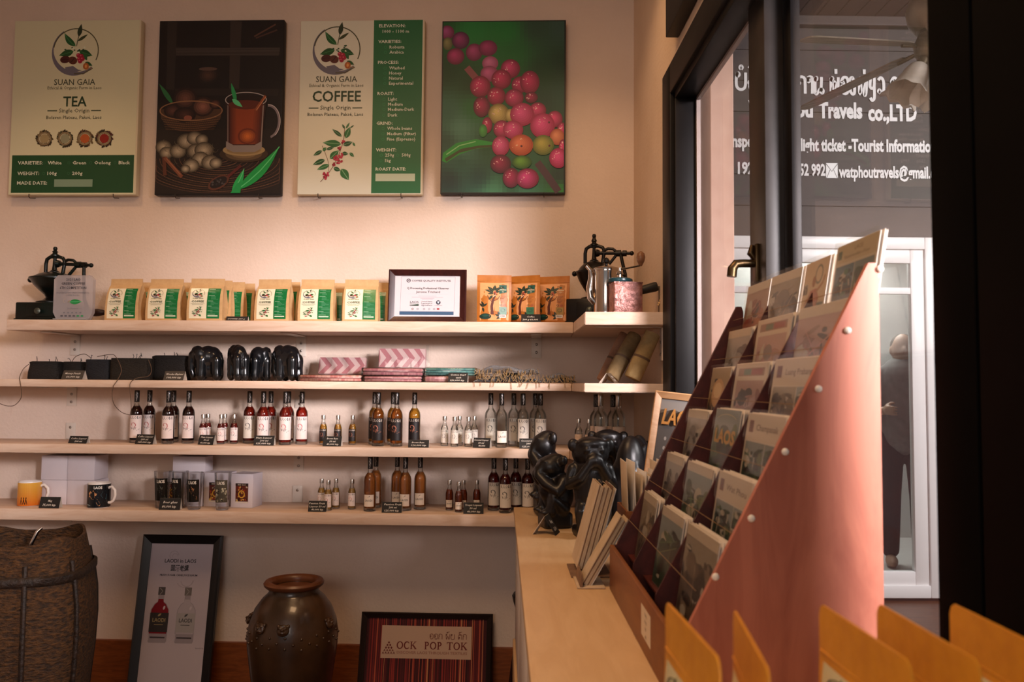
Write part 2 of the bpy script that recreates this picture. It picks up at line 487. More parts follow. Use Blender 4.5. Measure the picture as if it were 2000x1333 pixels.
struct(b.build('ceiling_outside', M_boards, smooth=0))
b = B(); b.box(.6, 4.2, YO-.06, YO, zt-.06, zt, .006); struct(b.build('trim_2', M_siding, smooth=0))
# rendered pillar just outside the window
c0, c1 = ony(1388, 400, 3.42), ony(1434, 400, 3.42)
b = B(); b.box(c0.x, c1.x, 3.42, 3.62, 0, zt, .004); struct(b.build('pillar_outside', mat('pink_beige_render', '#dcb8a8', .8, col2='#cfa898', scale=6, bump=.1), smooth=0))
# white framed glass door of the neighbour
dr = thing('door_2', 'white framed glass door of the shop across the verandah', 'door', (0,0,0)); struct(dr)
fwx = (ony(1824,700,YO)-ony(1784,700,YO)).length
b = B()
A = DX0-.55
def rect_frame(b, xa, xb, za, zb, w, y0, y1, bot=True):
    b.box(xa, xa+w, y0, y1, za, zb, .006); b.box(xb-w, xb, y0, y1, za, zb, .006)
    b.box(xa+w, xb-w, y0, y1, zb-w, zb, .006)
    if bot: b.box(xa+w, xb-w, y0, y1, za, za+w, .006)
rect_frame(b, A, DX1, .02, DZ1, .075, YO-.035, YO+.05)
b.build('door_frame', M_white, dr)
b = B(); rect_frame(b, A+.075, DX1-.075, .09, DZ1-.075, .085, YO-.02, YO+.03)
b.box(A+.1, DX1-.1, YO-.015, YO+.02, 1.86, 1.90, .003)
b.build('door_leaf', M_white, dr)
b = B(); b.box(A+.15, DX1-.15, YO+.002, YO+.008, .17, DZ1-.15); b.build('pane', glass_mat('door_glass', (.86,.9,.88,1), .05, .01, fres=.3), dr)
# room behind that glass
b = B(); b.box(A-.2, 5.0, 7.0, 7.1, 0, 2.9); struct(b.build('wall_neighbour', mat('white_neighbour_wall', '#dcd8d4', .8, col2='#cfcac6', scale=2), smooth=0))
b = B(); b.box(A-.2, 5.0, YO+.05, 7.1, 2.9, 2.96); struct(b.build('ceiling_neighbour', M_ceil, smooth=0))
b = B(); b.box(A-.2, 3.6, YO+.06, 7.0, 0, .012); struct(b.build('floor_neighbour', mat('pale_floor_tiles', '#cfc9c6', .35, col2='#c2bcb8', scale=4), smooth=0))
# ================================================================ artwork pieces
INK = '#3c4230'
def logo(a, cx, cy, r, fine=True):
    """round farm mark: thin ring thickening to a cupped hand, leaves, beans and cherries"""
    a.ring(cx, cy, r, lambda t: r*(.05+.16*max(0, math.sin(PI*min(1, t*1.3)))**1.5), '#6d6a78', .25*PI, 1.32*PI, 30)
    a.ring(cx, cy, r*.97, r*.045, '#4a4a2c', -.95*PI, .14*PI, 30)
    a.poly([(cx-.45*r, cy+.72*r), (cx-.1*r, cy+.66*r), (cx+.12*r, cy+.82*r), (cx+.3*r, cy+.85*r), (cx+.05*r, cy+.93*r), (cx-.05*r, cy+1.02*r), (cx-.35*r, cy+.98*r)], '#6d6a78')
    a.line([(cx-.05*r, cy+1.0*r), (cx+.35*r, cy+1.0*r), (cx+.75*r, cy+.76*r)], r*.06, '#5d5648')
    a.leaf((cx-.02*r, cy-.2*r), (cx-.52*r, cy-.78*r), r*.26, '#1f5a2c', '#4c8a55' if fine else None, -.06*r)
    a.line([(cx+.02*r, cy-.2*r), (cx+.08*r, cy-.55*r), (cx+.2*r, cy-.95*r)], r*.035, '#4a4a2c')
    a.leaf((cx+.1*r, cy-.62*r), (cx+.2*r, cy-1.18*r), r*.2, '#2c3a24')
    a.leaf((cx+.06*r, cy-.42*r), (cx+.5*r, cy-.72*r), r*.13, '#3a4426')
    a.leaf((cx-.1*r, cy+.02*r), (cx-.72*r, cy+.2*r), r*.3, '#1d5026', '#3f7a44' if fine else None)
    a.leaf((cx+.15*r, cy+.02*r), (cx+.72*r, cy+.22*r), r*.3, '#1d5026', '#3f7a44' if fine else None)
    a.leaf((cx+.3*r, cy+.1*r), (cx+.5*r, cy+.42*r), r*.22, '#27602f')
    if fine:
        for k in range(16):
            t = random.uniform(-.5, .55); yy = random.uniform(-.18, .1)
            a.oval(cx+t*r, cy+yy*r, r*.045, r*.035, random.choice(['#2a4f2c','#dfe6d2','#31552f','#1f3f24']), n=6)
    a.oval(cx-.45*r, cy+.38*r, r*.22, r*.16, '#4a1c1c', -.1)
    a.oval(cx-.12*r, cy+.42*r, r*.2, r*.17, '#5a2a1e', .4)
    a.line([(cx-.6*r, cy+.4*r), (cx-.45*r, cy+.36*r), (cx-.28*r, cy+.38*r)], r*.03, '#2c100e')
    a.line([(cx-.22*r, cy+.52*r), (cx-.12*r, cy+.42*r), (cx-.05*r, cy+.3*r)], r*.03, '#2c100e')
    for dx, dy in ((.12,.2),(.25,.24),(.16,.36),(.3,.36),(.2,.46)):
        a.oval(cx+dx*r, cy+dy*r, r*.1, r*.1, '#a01838', n=10); a.oval(cx+(dx-.03)*r, cy+(dy-.03)*r, r*.035, r*.03, '#d85a70', n=6)
    a.leaf((cx+.42*r, cy+.5*r), (cx+.74*r, cy+.66*r), r*.16, '#24562c')
    a.oval(cx+.46*r, cy+.68*r, r*.13, r*.15, '#b0612c', n=12); a.oval(cx+.46*r, cy+.68*r, r*.05, r*.08, '#e09a58', n=8)
    a.line([(cx+.5*r, cy+.85*r), (cx+.6*r, cy+.74*r), (cx+.72*r, cy+.78*r)], r*.03, '#b08a58')
G1, G2 = '#2a6b38', '#1d4f2a'
def plant(a, T, fine=True):
    """coffee branch with leaves and cherries; T maps the branch's own 0..1143 x 0..1333 grid"""
    def q(x, y): return T(x, y)
    k = abs(T(1,0)[0]-T(0,0)[0])
    a.line([q(740,200), q(730,380), q(700,520), q(640,700), q(560,880), q(470,1020), q(310,1200)], 12*k, '#7a5a44')
    a.line([q(460,1010), q(460,870), q(430,770), q(380,640), q(330,530)], 9*k, '#7a5a44')
    L = [((690,360),(510,220),70),((760,390),(840,180),110),((745,215),(690,130),38),((765,210),(830,100),36),((845,200),(910,150),26),
         ((680,500),(345,470),130),((720,520),(890,460),90),((895,470),(940,545),40),((410,600),(555,553),56),((345,625),(410,560),60),
         ((330,620),(170,710),70),((480,770),(640,615),120),((700,670),(815,680),70),((840,660),(925,735),58),((385,790),(165,880),95),
         ((470,880),(245,970),90),((550,940),(680,990),80),((690,960),(835,1165),150)]
    for n_, (p, s_, w) in enumerate(L):
        a.leaf(q(*p), q(*s_), w*k, G1 if n_ % 2 else G2, '#7fae84' if fine else None, 0)
    for cx, cy, R, n_ in ((630,750,95,26),(415,1080,62,16),(655,580,26,4),(715,455,26,4),(545,880,26,4)):
        for j in range(n_ if fine else max(3, n_//4)):
            an, rr = random.uniform(0, 2*PI), R*math.sqrt(random.random())
            a.oval(*q(cx+rr*math.cos(an), cy+rr*1.1*math.sin(an)), 21*k if fine else 36*k, 21*k if fine else 36*k, random.choice(['#a3203c','#b83350','#8a1830']), n=8)
def coffee_panel(a, fine=True):
    """right-hand green panel of the coffee artwork, in the pixel grid of the large panel"""
    a.rect(731, 40, 826, 378, '#1f6a3f')
    rows = [(54,741,'ELEVATION:',1),(65,748,'1000 - 1100 m',0),(85,740,'VARIETIES:',1),(96,762,'Robusta',0),(106,762,'Arabica',0),
            (126,740,'PROCESS:',1),(137,762,'Washed',0),(147,762,'Honey',0),(157,762,'Natural',0),(167,762,'Experimental',0),
            (187,740,'ROAST:',1),(198,761,'Light',0),(208,761,'Medium',0),(218,761,'Medium-Dark',0),(229,761,'Dark',0),
            (245,739,'GRIND:',1),(255,760,'Whole beans',0),(265.5,760,'Medium (Filter)',0),(276,760,'Fine (Espresso)',0),
            (297,739,'WEIGHT:',1),(307,757,'250g',0),(307,789,'500g',0),(317.5,757,'1kg',0),(334,739,'ROAST DATE:',1)]
    for y, x, t, h in rows:
        if fine: a.text(t, x, y, 6.0, '#dfe6d8', bold=.02 if h else .012, sx=1.12 if h else 1.05, res=1)
        else: a.rect(x, y-5, x+len(t)*4.2, y-1.5, '#9fc3a6')
        if fine and not h and x != 748: a.ring(x-8, y-2.6, 2.5, .7, '#2f8a55', n=8)
    a.rect(739, 340, 815, 354.5, '#bccbb4')
    if fine:
        a.ring(750, 304, 2.5, .7, '#2f8a55', n=8)
def coffee_front(a, fine=True):
    logo(a, 660, 97, 46, fine)
    if fine:
        a.text('SUAN GAIA', 660, 161, 11.5, INK, 'c', width=80, bold=.004)
        a.text('Ethical & Organic Farm in Laos', 660, 170.5, 6, '#5c5c44', 'c', width=105, bold=.006, res=1)
    else:
        a.text('SUAN GAIA', 660, 161, 11.5, INK, 'c', width=80, bold=.02, res=1)
    a.text('COFFEE', 661, 199, 20.5, '#26402a', 'c', width=94, bold=.016, res=2 if fine else 1)
    a.rect(607, 211, 626, 213, '#3c4a34'); a.rect(692, 211, 711, 213, '#3c4a34')
    if fine:
        a.text('Single Origin', 659, 215, 8, INK, 'c', width=59, bold=.006, res=1)
        a.text('Bolaven Plateau, Paksé, Laos', 659, 227.5, 6.4, INK, 'c', width=108, bold=.01, res=1)
    else:
        a.rect(607, 222, 711, 226, '#7a7a62')
    plant(a, lambda x, y: (600+x*120/1143, 230+y*140/1333), fine)

# ================================================================ the four wall panels
M_ink = print_mat()
M_canvas = mat('canvas_edge', '#d8cdb2', .8)
M_blackedge = mat('black_canvas_edge', '#161112', .6)
M_hook = mat('thin_wire_hook', '#3a322c', .4, metal=.7)
PN = .042                                              # panel depth off the wall
def wall_panel(name, label, box, edge_mat):
    x0, y0, x1, y1 = box
    A_, C_ = W(x0, y0, PN), W(x1, y0, PN); D_ = W((x0+x1)/2, y1, PN); E_ = W((x0+x1)/2, y0, PN)
    w = (A_-C_).length; h = E_.z-D_.z
    mid = (A_+C_)/2
    base = Vector((mid.x, mid.y, D_.z)) - WN*PN
    t = thing(name, label, 'poster', base, WALLROT)
    t['group'] = 'tall printed panels on the wall above the top shelf'
    b = B(); b.box(-w/2, w/2, -PN, -.012, 0, h, .0025)
    b.build('canvas', edge_mat, t)
    for sx in (-.33, .33):
        b = B(); b.tube([(sx*w, -.002, -.004), (sx*w, -PN+.004, -.012), (sx*w, -PN-.004, -.008), (sx*w, -PN-.004, .004)], .0016, 6)
        b.build('hook', M_hook, t)
    def art(): return Art(w, h, box, off=PN+.0006, step=.00001)
    return t, art, w, h
t, art, w, h = wall_panel('printed_poster', 'cream and green TEA panel, leftmost of the four wall panels', (29.5, 39.5, 276, 381), M_canvas)
a = art(); a.rect(30.5, 40.5, 273, 380, '#d6d4b4'); a.rect(35, 304, 271, 377, '#1f4c2c')
logo(a, 151, 100, 45)
a.text('SUAN GAIA', 151, 167, 11.5, INK, 'c', width=80, bold=.004)
a.text('Ethical & Organic Farm in Laos', 151, 175.5, 6, '#5c5c44', 'c', width=105, bold=.006, res=1)
a.text('TEA', 153, 209, 19.5, '#26402a', 'c', width=46, bold=.016)
a.rect(100, 216.5, 119, 218.5, '#3c4a34'); a.rect(185, 216.5, 204, 218.5, '#3c4a34')
a.text('Single Origin', 152, 221, 8, INK, 'c', width=59, bold=.006, res=1)
a.text('Bolaven Plateau, Paksé, Laos', 152, 233.5, 6.4, INK, 'c', width=107, bold=.01, res=1)
for cx, c1, c2 in ((96.5,'#4a3c24','#a0906a'),(136.5,'#3c3f2c','#93947a'),(175,'#5c4430','#b05a2c'),(212.5,'#4a2420','#8a2018')):
    for k in range(26):
        an = k*2*PI/26; rr = 13+random.uniform(-1.5, 2.5)
        a.oval(cx+rr*math.cos(an), 272+rr*math.sin(an), 4, 2.2, random.choice([c1,'#30281a','#6a5a3c']), an+.6, n=6)
    a.ring(cx, 272, 11.5, 3.2, '#8a7a5c', n=20); a.oval(cx, 272, 9, 9, c2); a.oval(cx-1, 271, 5.5, 5, rgb(c2), n=12)
for y, r in ((322,((47,'VARIETIES:'),(105,'White'),(153,'Green'),(195,'Oolong'),(242,'Black'))),(342.5,((47,'WEIGHT:'),(105,'100g'),(153,'200g'))),(361,((47,'MADE DATE:'),))):
    for x, tx in r:
        a.text(tx, x, y, 6.3, '#d5dccb', bold=.02, sx=1.15, res=1)
        if x > 60: a.ring(x-7, y-2.8, 2.4, .7, '#3a6a48', n=8)
a.rect(119, 351, 193, 365.5, '#7f9a84')
a.build('print', M_ink, t, smooth=0)

t, art, w, h = wall_panel('printed_poster', 'cream COFFEE panel with a green column of text, third panel from the left', (587.5, 39.5, 830, 380.5), M_canvas)
a = art(); a.rect(588.5, 40.5, 827, 379, '#dcdccc'); coffee_panel(a); coffee_front(a)
a.build('print', M_ink, t, smooth=0)

# --- dark photograph: spiced tea among roots and spices
def mixc(c1, c2, t):
    p, q = rgb(c1), rgb(c2); return tuple(p[i]*(1-t)+q[i]*t for i in range(3))+(1,)
t, art, w, h = wall_panel('photo_poster', 'dark photograph panel of a glass of spiced tea, second panel from the left', (312, 39.5, 555.5, 381), M_blackedge)
a = art(); a.rect(313, 40.5, 554.5, 380, '#151010')
def zz(x, y): return (x*.3151, y*.3151)      # grid of the enlarged study
def soft(cx, cy, rx, ry, c0, c1, n=5, rot=0):
    for k in range(n):
        f = 1-k/n; a.oval(*zz(cx, cy), rx*f*.3151, ry*f*.3151, mixc(c0, c1, k/(n-1)), rot)
for (x0_,y0_,x1_,y1_,c) in ((1040,130,1100,560,'#2a2320'),(1430,130,1500,560,'#332a27'),(1095,295,1740,350,'#3a322f'),(1100,550,1740,600,'#241c1a')):
    a.poly([zz(x0_,y0_),zz(x1_,y0_+6),zz(x1_-6,y1_),zz(x0_+4,y1_-6)], c)
for k in range(8): a.line([zz(1100, 300+k*6), zz(1740, 298+k*6)], .5, random.choice(['#4a423e','#2a2422']))
soft(1300, 470, 65, 50, '#1c1413', '#4a3228'); a.oval(*zz(1300,430), 18, 3.5, '#55423a')
a.line([zz(1580,230), zz(1710,155)], 3, '#5a3c30'); a.line([zz(1590,240), zz(1720,190)], 3, '#4a3028')
a.poly([zz(996,800),zz(1757,800),zz(1757,1200),zz(996,1200)], '#1c1411')
# woven mat
for k in range(34):
    r0 = 1-k/34.
    if k % 2: continue
    pts = []
    for j in range(41):
        an = PI*j/40
        pts.append((max(998, min(1755, 1385+520*r0*math.cos(an))), min(1196, 985+215*r0*math.sin(an))))
    a.line([zz(*p) for p in pts], 1.3, '#6a4a36' if k % 4 else '#4a3226')
for k in range(60):
    an = PI*k/60
    p0 = (1385+180*math.cos(an), 985+70*math.sin(an)); p1 = (max(998,min(1755,1385+520*math.cos(an))), min(1196,985+212*math.sin(an)))
    a.line([zz(*p0), zz(*p1)], .5, '#2a1a14')
# basket of dried shells
a.leaf(zz(1090,650), zz(1000,520), 9, '#2a6a3c')
a.poly([zz(*p) for p in ((1012,680),(1020,740),(1070,790),(1140,818),(1260,818),(1340,790),(1385,740),(1395,680))], '#4a3222')
for k in range(11):
    a.line([zz(1025+k*2.5, 735+k*7.5), zz(1200, 760+k*6), zz(1385-k*4, 735+k*7.5)], .7, '#7a573c' if k % 2 else '#2c1c13')
for k in range(26): a.line([zz(1030+k*14, 735), zz(1080+k*9.5, 812)], .5, '#2c1c13')
soft(1090, 690, 55, 45, '#1f1311', '#5a3830'); soft(1165, 615, 75, 70, '#241513', '#6a4438'); soft(1275, 665, 70, 62, '#2a1814', '#8a5a4a'); soft(1350, 650, 35, 30, '#24140f', '#6a4032')
soft(1165, 715, 70, 48, '#1d100e', '#4a2c24'); a.oval(*zz(1185,735), 8, 5, '#8a5040')
a.ring(*zz(1203,690), 60.5, 2.4, '#8a6446', n=36, ry=19)
# ginger
for gx, gy, gr in ((1040,915,50),(1060,950,45),(1130,940,52),(1180,880,58),(1230,860,50),(1275,870,40),(1240,940,55),(1290,935,60),(1270,990,55),(1330,1010,55),(1365,1015,40),(1215,1030,50),(1180,1050,30)):
    soft(gx, gy, gr, gr*.85, '#4a4134', '#b8aa92', 6)
for k in range(30): 
    gx, gy = random.uniform(1050,1370), random.uniform(880,1040); a.ring(*zz(gx,gy), random.uniform(4,9), .5, '#6a5e4c', random.uniform(0,3), random.uniform(3.4,5), 8)
a.line([zz(1045,975), zz(1055,1090)], 7, '#5a3020'); a.line([zz(1050,980), zz(1160,1100)], 7, '#7a4630'); a.line([zz(1060,985), zz(1150,1085)], 1.5, '#9a6446')
# coaster, glass of tea
soft(1535, 960, 150, 52, '#3a2a1c', '#8a7250', 4); a.oval(*zz(1535,935), 41, 11.5, '#a08a62'); a.oval(*zz(1535,935), 33, 8.5, '#8a7450')
a.poly([zz(*p) for p in ((1412,620),(1425,760),(1425,920),(1470,945),(1600,945),(1640,920),(1655,760),(1668,620))], '#2c1614')
for k in range(6): a.poly([zz(*p) for p in ((1430+k*10,640),(1440+k*10,900),(1640-k*12,900),(1655-k*12,640))], mixc('#3a1510', '#8a3c1c', k/5))
soft(1555, 850, 60, 50, '#6a2a14', '#c86a2c', 5); a.line([zz(1430,650), zz(1436,905)], 2, '#7a6a66'); a.line([zz(1648,650), zz(1640,905)], 2.5, '#8a7a76')
a.poly([zz(*p) for p in ((1425,880),(1425,925),(1470,948),(1600,948),(1645,925),(1645,880),(1600,905),(1470,905))], '#8a807e')
a.oval(*zz(1540,640), 38.5, 14, '#1f1210'); a.ring(*zz(1540,625), 39.5, 1.6, '#b8b0b0', n=40, ry=14.5); a.oval(*zz(1540,655), 34, 9, '#5a2414')
a.ring(*zz(1680,760), 21, 4.5, '#7a7078', -.52*PI, .42*PI, 24, ry=31); a.ring(*zz(1680,760), 23, 1.2, '#c8c0c4', -.52*PI, .3*PI, 24, ry=33)
a.leaf(zz(1480,640), zz(1447,520), 8, '#2a9a58'); a.leaf(zz(1455,620), zz(1520,670), 9, '#5ac88a'); a.line([zz(1600,690), zz(1660,600)], 5, '#8a4a2c'); a.line([zz(1606,690), zz(1662,606)], 1.4, '#c8845a')
# spoon with peppercorns, long leaves
a.line([zz(1430,1110), zz(1520,1030)], 5.5, '#5a2420'); a.oval(*zz(1385,1135), 22, 12, '#5a3426', -.5); a.oval(*zz(1385,1133), 18, 9, '#1c1414', -.5)
for k in range(22): a.oval(*zz(1385+random.uniform(-45,45), 1133+random.uniform(-22,22)), 1.9, 1.9, random.choice(['#2a2628','#4a4648','#181416']), n=7)
a.leaf(zz(1500,1180), zz(1752,915), 21, '#189a48', '#5acb80', 6); a.leaf(zz(1470,1198), zz(1540,1050), 14, '#22aa55', '#6ad28e', 2)
a.poly([zz(*p) for p in ((1460,1199),(1500,1140),(1530,1120),(1520,1199))], '#1c9a4c')
a.build('print', M_ink, t, smooth=0)

# --- cherries photograph
t, art, w, h = wall_panel('photo_poster', 'photograph panel of red coffee cherries on a branch, rightmost of the four wall panels', (864, 40, 1105.5, 379), M_blackedge)
a = art(); a.rect(864.5, 40.5, 1105, 378.5, '#0e130f')
X0, Y0, S_ = 560, 0, .3151
def zz(x, y): return (X0+x*S_, y*S_)
def cl(p): return (max(866.5, min(1102.5, p[0])), max(42.5, min(376, p[1])))
# blurred green background as a coarse colour field
keys = [(980,140,'#0f5a2a'),(1150,190,'#12803a'),(1350,200,'#0c7a34'),(1550,170,'#2c4a3c'),(1700,170,'#37504a'),(1000,450,'#0a4022'),(1150,520,'#06401e'),(1400,350,'#0a6a30'),(1600,450,'#0c4226'),(1710,400,'#123a28'),
        (990,700,'#3a6a58'),(1080,800,'#5f8a78'),(1180,680,'#0d7034'),(1250,900,'#0f5030'),(1000,880,'#2a5044'),(1100,1000,'#1c5448'),(1020,1120,'#0e2f30'),(1200,1100,'#12403c'),(1400,1150,'#22583e'),(1600,650,'#123f35'),(1710,620,'#1c4a40'),
        (1690,1100,'#2c3c3c'),(1710,1190,'#3a8a40'),(1300,1190,'#4a7f60'),(1500,1190,'#3f7a62'),(1110,960,'#4a7a6c')]
def field(x, y):
    sw, acc = 0, [0,0,0]
    for kx, ky, kc in keys:
        ww = 1/(((x-kx)**2+(y-ky)**2)+900)**1.5
        c = rgb(kc); sw += ww
        for i in range(3): acc[i] += c[i]*ww
    return (acc[0]/sw*.62, acc[1]/sw*.95, acc[2]/sw*.85, 1)
NX, NY = 30, 42
lay = a.lay
for j in range(NY):
    for i in range(NX):
        xa, xb = 866.5+236*i/NX, 866.5+236*(i+1)/NX; ya, yb = 42.5+333.5*j/NY, 42.5+333.5*(j+1)/NY
        a.lay = lay; a.rect(xa, ya, xb, yb, field(((xa+xb)/2-X0)/S_, (ya+yb)/2/S_))
a.lay = lay+1
a.poly([cl(zz(*p)) for p in ((974,1000),(980,950),(1060,890),(1180,865),(1290,885),(1290,915),(1180,925),(1080,960),(1000,1010))], '#1f9a3a')
a.poly([cl(zz(*p)) for p in ((990,985),(1090,925),(1200,905),(1290,900),(1290,915),(1190,922),(1080,950),(1000,1005))], '#3a4a22')
a.line([zz(1000,960), zz(1080,905), zz(1180,880)], 2, '#8fd08a')
a.line([cl(zz(1120,420)), zz(1180,490), zz(1240,560)], 13, '#8a4a52'); a.line([zz(1560,1010), zz(1620,1090), cl(zz(1690,1190))], 14, '#4a3440')
def berry(cx, cy, rx, ry, c0, c1, hi='#f2c8cc', crown=None):
    n = 7
    for k in range(n):
        f = 1-k/n*.92
        p = [(cx-rx*.22*(k/n)+rx*f*math.cos(an), cy-ry*.25*(k/n)+ry*f*math.sin(an)) for an in [2*PI*j/22 for j in range(22)]]
        c_ = mixc(c0, c1, k/(n-1)); a.poly([cl(zz(*q)) for q in p], (c_[0]*.95, c_[1]*.85, c_[2]*1.5, 1) if c_[0] > 2*c_[1] else c_)
    if hi:
        for _ in range(7):
            an, d = random.uniform(2.6, 5.2), random.uniform(.25, .75)
            a.oval(*cl(zz(cx+rx*d*math.cos(an), cy+ry*d*math.sin(an))), random.uniform(.6,1.9), random.uniform(.4,1.1), hi, random.uniform(0,3), n=7)
    if crown: a.oval(*cl(zz(cx+crown[0], cy+crown[1])), 2.2, 2.2, '#5a2430', n=8)
R0, R1 = '#7a1030', '#d8486a'
for bq in ((995,200,45,45,'#6a2038','#a85070',None),(1000,270,30,40,'#5a5a3a','#8a8a5a',None),(1080,250,55,55,'#4a1030','#9a3a60',None),(1050,350,55,52,'#6a1030','#b83a60',None),(1165,325,52,55,'#6a1838','#b04a68',None),(1250,300,58,50,'#6a1838','#a83a5c',None),
           (1265,395,50,45,'#9a4a58','#cf7a88',None),(1260,460,55,50,'#8a3a4c','#d06a80',None)): berry(*bq)
for bq in ((1390,430,60,60,R0,R1),(1335,495,62,62,'#7a0c2c','#d23a5c'),(1450,530,52,52,R0,'#c83a5c'),(1510,515,60,72,R0,'#cf3a5c'),(1205,540,64,68,'#7a0c2c','#d83a60'),(1520,610,40,35,'#5a0c24','#a82a4a'),
           (1305,600,56,58,'#7a0c2c','#d23a58'),(1415,612,58,56,R0,'#d24868'),(1215,665,52,66,'#5a0a24','#b8304f'),(1320,712,64,66,'#7a6a34','#d8c47a'),(1390,720,30,40,'#8a7a40','#d0c080',None),
           (1560,690,52,50,R0,R1),(1465,715,75,72,'#9a1840','#e05a7c'),(1665,745,48,52,R0,R1),(1590,785,76,78,'#9a1840','#e2557a','#f2c8cc',(40,-20)),(1250,780,32,50,'#7a0c2c','#c83a58'),(1225,815,26,40,'#2a7a34','#4aa84c',None),
           (1340,805,52,55,R0,R1),(1410,810,62,58,'#9a1840','#e0587c'),(1710,810,30,45,R0,R1),(1680,855,45,50,'#a85a2c','#e09a58',None),(1335,910,54,62,'#9a1840','#ea6a86'),(1595,905,66,62,'#5a6a2c','#b0a850',None,(38,4)),
           (1460,905,74,66,'#a84a20','#e88a4c','#f6d8b8',(2,6)),(1715,920,25,50,R0,R1),(1690,985,58,62,'#9a1840','#e0557a'),(1335,1020,64,58,'#4a0a20','#a02a48'),(1465,1010,60,42,'#2a5a20','#6aa83c',None),(1400,1105,52,62,'#5a0a24','#b02a4c'),(1500,1110,70,62,'#7a0c30','#d84a78')):
    berry(*bq)
a.build('print', M_ink, t, smooth=0)
# ================================================================ shelves
SN = .26                                                # shelf depth
SH = {1: (626.8, 648), 2: (745, 760), 3: (872.5, 891), 4: (1001.3, 1024)}
SZ, SB = {}, {}
for k, (a_, b_) in SH.items():
    SZ[k] = W(560, a_, SN).z; SB[k] = W(560, b_, SN).z
def on(k, px, n):                                        # point on shelf k under pixel column px, n metres off the wall
    return wp(wu(px, n, {1:620,2:745,3:860,4:990}[k]), n, SZ[k]+.0006)
lens = {1: (6, 1119), 2: (-330, 1116), 3: (-330, 1113), 4: (-330, 1150)}
brk = {1: (143, 586, 1047), 2: (140, 586, 1047), 3: (140, 586, 1047), 4: (140, 585, 1000)}
names = {1: 'topmost long pine wall shelf, holding the coffee bags', 2: 'second long pine wall shelf, holding black elephants and textiles',
         3: 'third long pine wall shelf, with dark, red and clear bottles', 4: 'lowest long pine wall shelf, with mugs, boxes and amber bottles'}
def bracket(b, u, z, down=.085, up=0):
    b.xf = Matrix.Translation(wp(u, 0, 0)) @ Matrix.Rotation(WALLROT, 4, 'Z')
    b.box(-.02, .02, -.0045, -.0003, z-down, z, .001)
    b.box(-.02, .02, -SN*.8, -.0003, z-.0045, z, .001)
    if up: b.box(-.02, .02, -.0045, -.0003, z+.02, z+up, .001)
for k in SH:
    u0, u1 = wu(lens[k][0], SN), wu(lens[k][1], SN)
    base = wp((u0+u1)/2, 0, SB[k])
    t = thing('wall_shelf', names[k], 'shelf', base, WALLROT, 'long pine wall shelves')
    L = (u1-u0)/2; th = SZ[k]-SB[k]
    b = B()
    n_ = 40
    def sag(x): return 0
    b.box(-L, L, -SN, -.0006, 0, th, .003)
    b.build('board', M_pine, t)
    for bp in brk[k]:
        ub = wu(bp, 0)-(u0+u1)/2
        b = B(); dn = .085 if k < 4 else .05
        if k == 2: dn = .078
        b.box(ub-.02, ub+.02, -.0046, -.0004, -dn, -.0003, .001); b.box(ub-.02, ub+.02, -SN*.8, -.0004, -.005, -.0003, .001)
        if k in (3, 4) and bp != 1047 and bp != 1000: b.box(ub-.02, ub+.02, -.0046, -.0004, th+.001, th+.066, .001)
        br = b.build('bracket', M_bracket, t)
        zz_ = [-.03, -.062] if k < 4 else [-.028]
        if k in (3, 4) and bp != 1047 and bp != 1000: zz_ = zz_ + [th+.048]
        for z_ in zz_:
            b = B(); b.lathe([(.0056, 0), (.0056, .0015), (.003, .003)], 10, Matrix.Translation((ub, -.0046, z_)) @ Matrix.Rotation(PI/2, 4, 'X'))
            b.build('screw', M_screw, br)
# corner pieces that step forward beside the window
def corner_shelf(k, xl, xf, yft, label, yfix=None):
    """plan: left edge along the long shelf's end, chamfer, then a front parallel to the wall"""
    z1 = SZ[k]; th = SZ[k]-SB[k]
    e0 = wp(wu(lens[k][1], SN)+.001, .001, 0); e1 = wp(wu(lens[k][1], SN)+.001, SN, 0)
    # front edge found where the board's top edge sits in the picture
    f0 = onz(*xf, z1) if k == 1 else None
    yv = f0.y if f0 else (yfix or CS_Y)
    f0 = Vector((yat_x(xf[0], yv), yv, 0))
    f1 = Vector((XW-.004, yv-.02, 0)); g = Vector((XW-.004, crn.y-.004, 0))
    pts = [e0, e1, f0, f1, g]
    cx = sum(p.x for p in pts)/5; cy = sum(p.y for p in pts)/5
    t = thing('corner_shelf', label, 'shelf', (cx, cy, z1-th), 0, 'corner shelf pieces by the window')
    bm = bmesh.new()
    lo = [bm.verts.new((p.x-cx, p.y-cy, 0)) for p in pts]; hi = [bm.verts.new((p.x-cx, p.y-cy, th)) for p in pts]
    bm.faces.new(lo); bm.faces.new(hi[::-1])
    for i in range(5): bm.faces.new((lo[i], hi[i], hi[(i+1)%5], lo[(i+1)%5]))
    bmesh.ops.recalc_face_normals(bm, faces=bm.faces[:])
    bmesh.ops.bevel(bm, geom=bm.edges[:], offset=.002, segments=2, affect='EDGES')
    b = B(); b.bm(bm); b.build('board', M_pine, t)
    b = B(); b.box(f0.x-cx+.04, XW-cx-.006, yv-cy+.05, yv-cy+.085, -.004, -.0003, .001)
    b.box(XW-cx-.010, XW-cx-.0055, yv-cy+.05, yv-cy+.085, -.11, -.0003, .001)
    br = b.build('bracket', M_bracket, t)
    for z_ in (-.05, -.09):
        b = B(); b.lathe([(.0056, 0), (.0056, .0015), (.003, .003)], 10, Matrix.Translation((XW-cx-.010, yv-cy+.068, z_)) @ Matrix.Rotation(-PI/2, 4, 'Y'))
        b.build('screw', M_screw, br)
    return t, yv
def yat_x(px, y): return ony(px, 700, y).x
CS_Y = 2.62
_, CS_Y = corner_shelf(1, 0, (1142, 609.5), 0, 'upper corner shelf piece beside the window, under the metal coffee pot')
corner_shelf(2, 0, (1141, 749), 0, 'middle corner shelf piece beside the window, under the bark rolls')
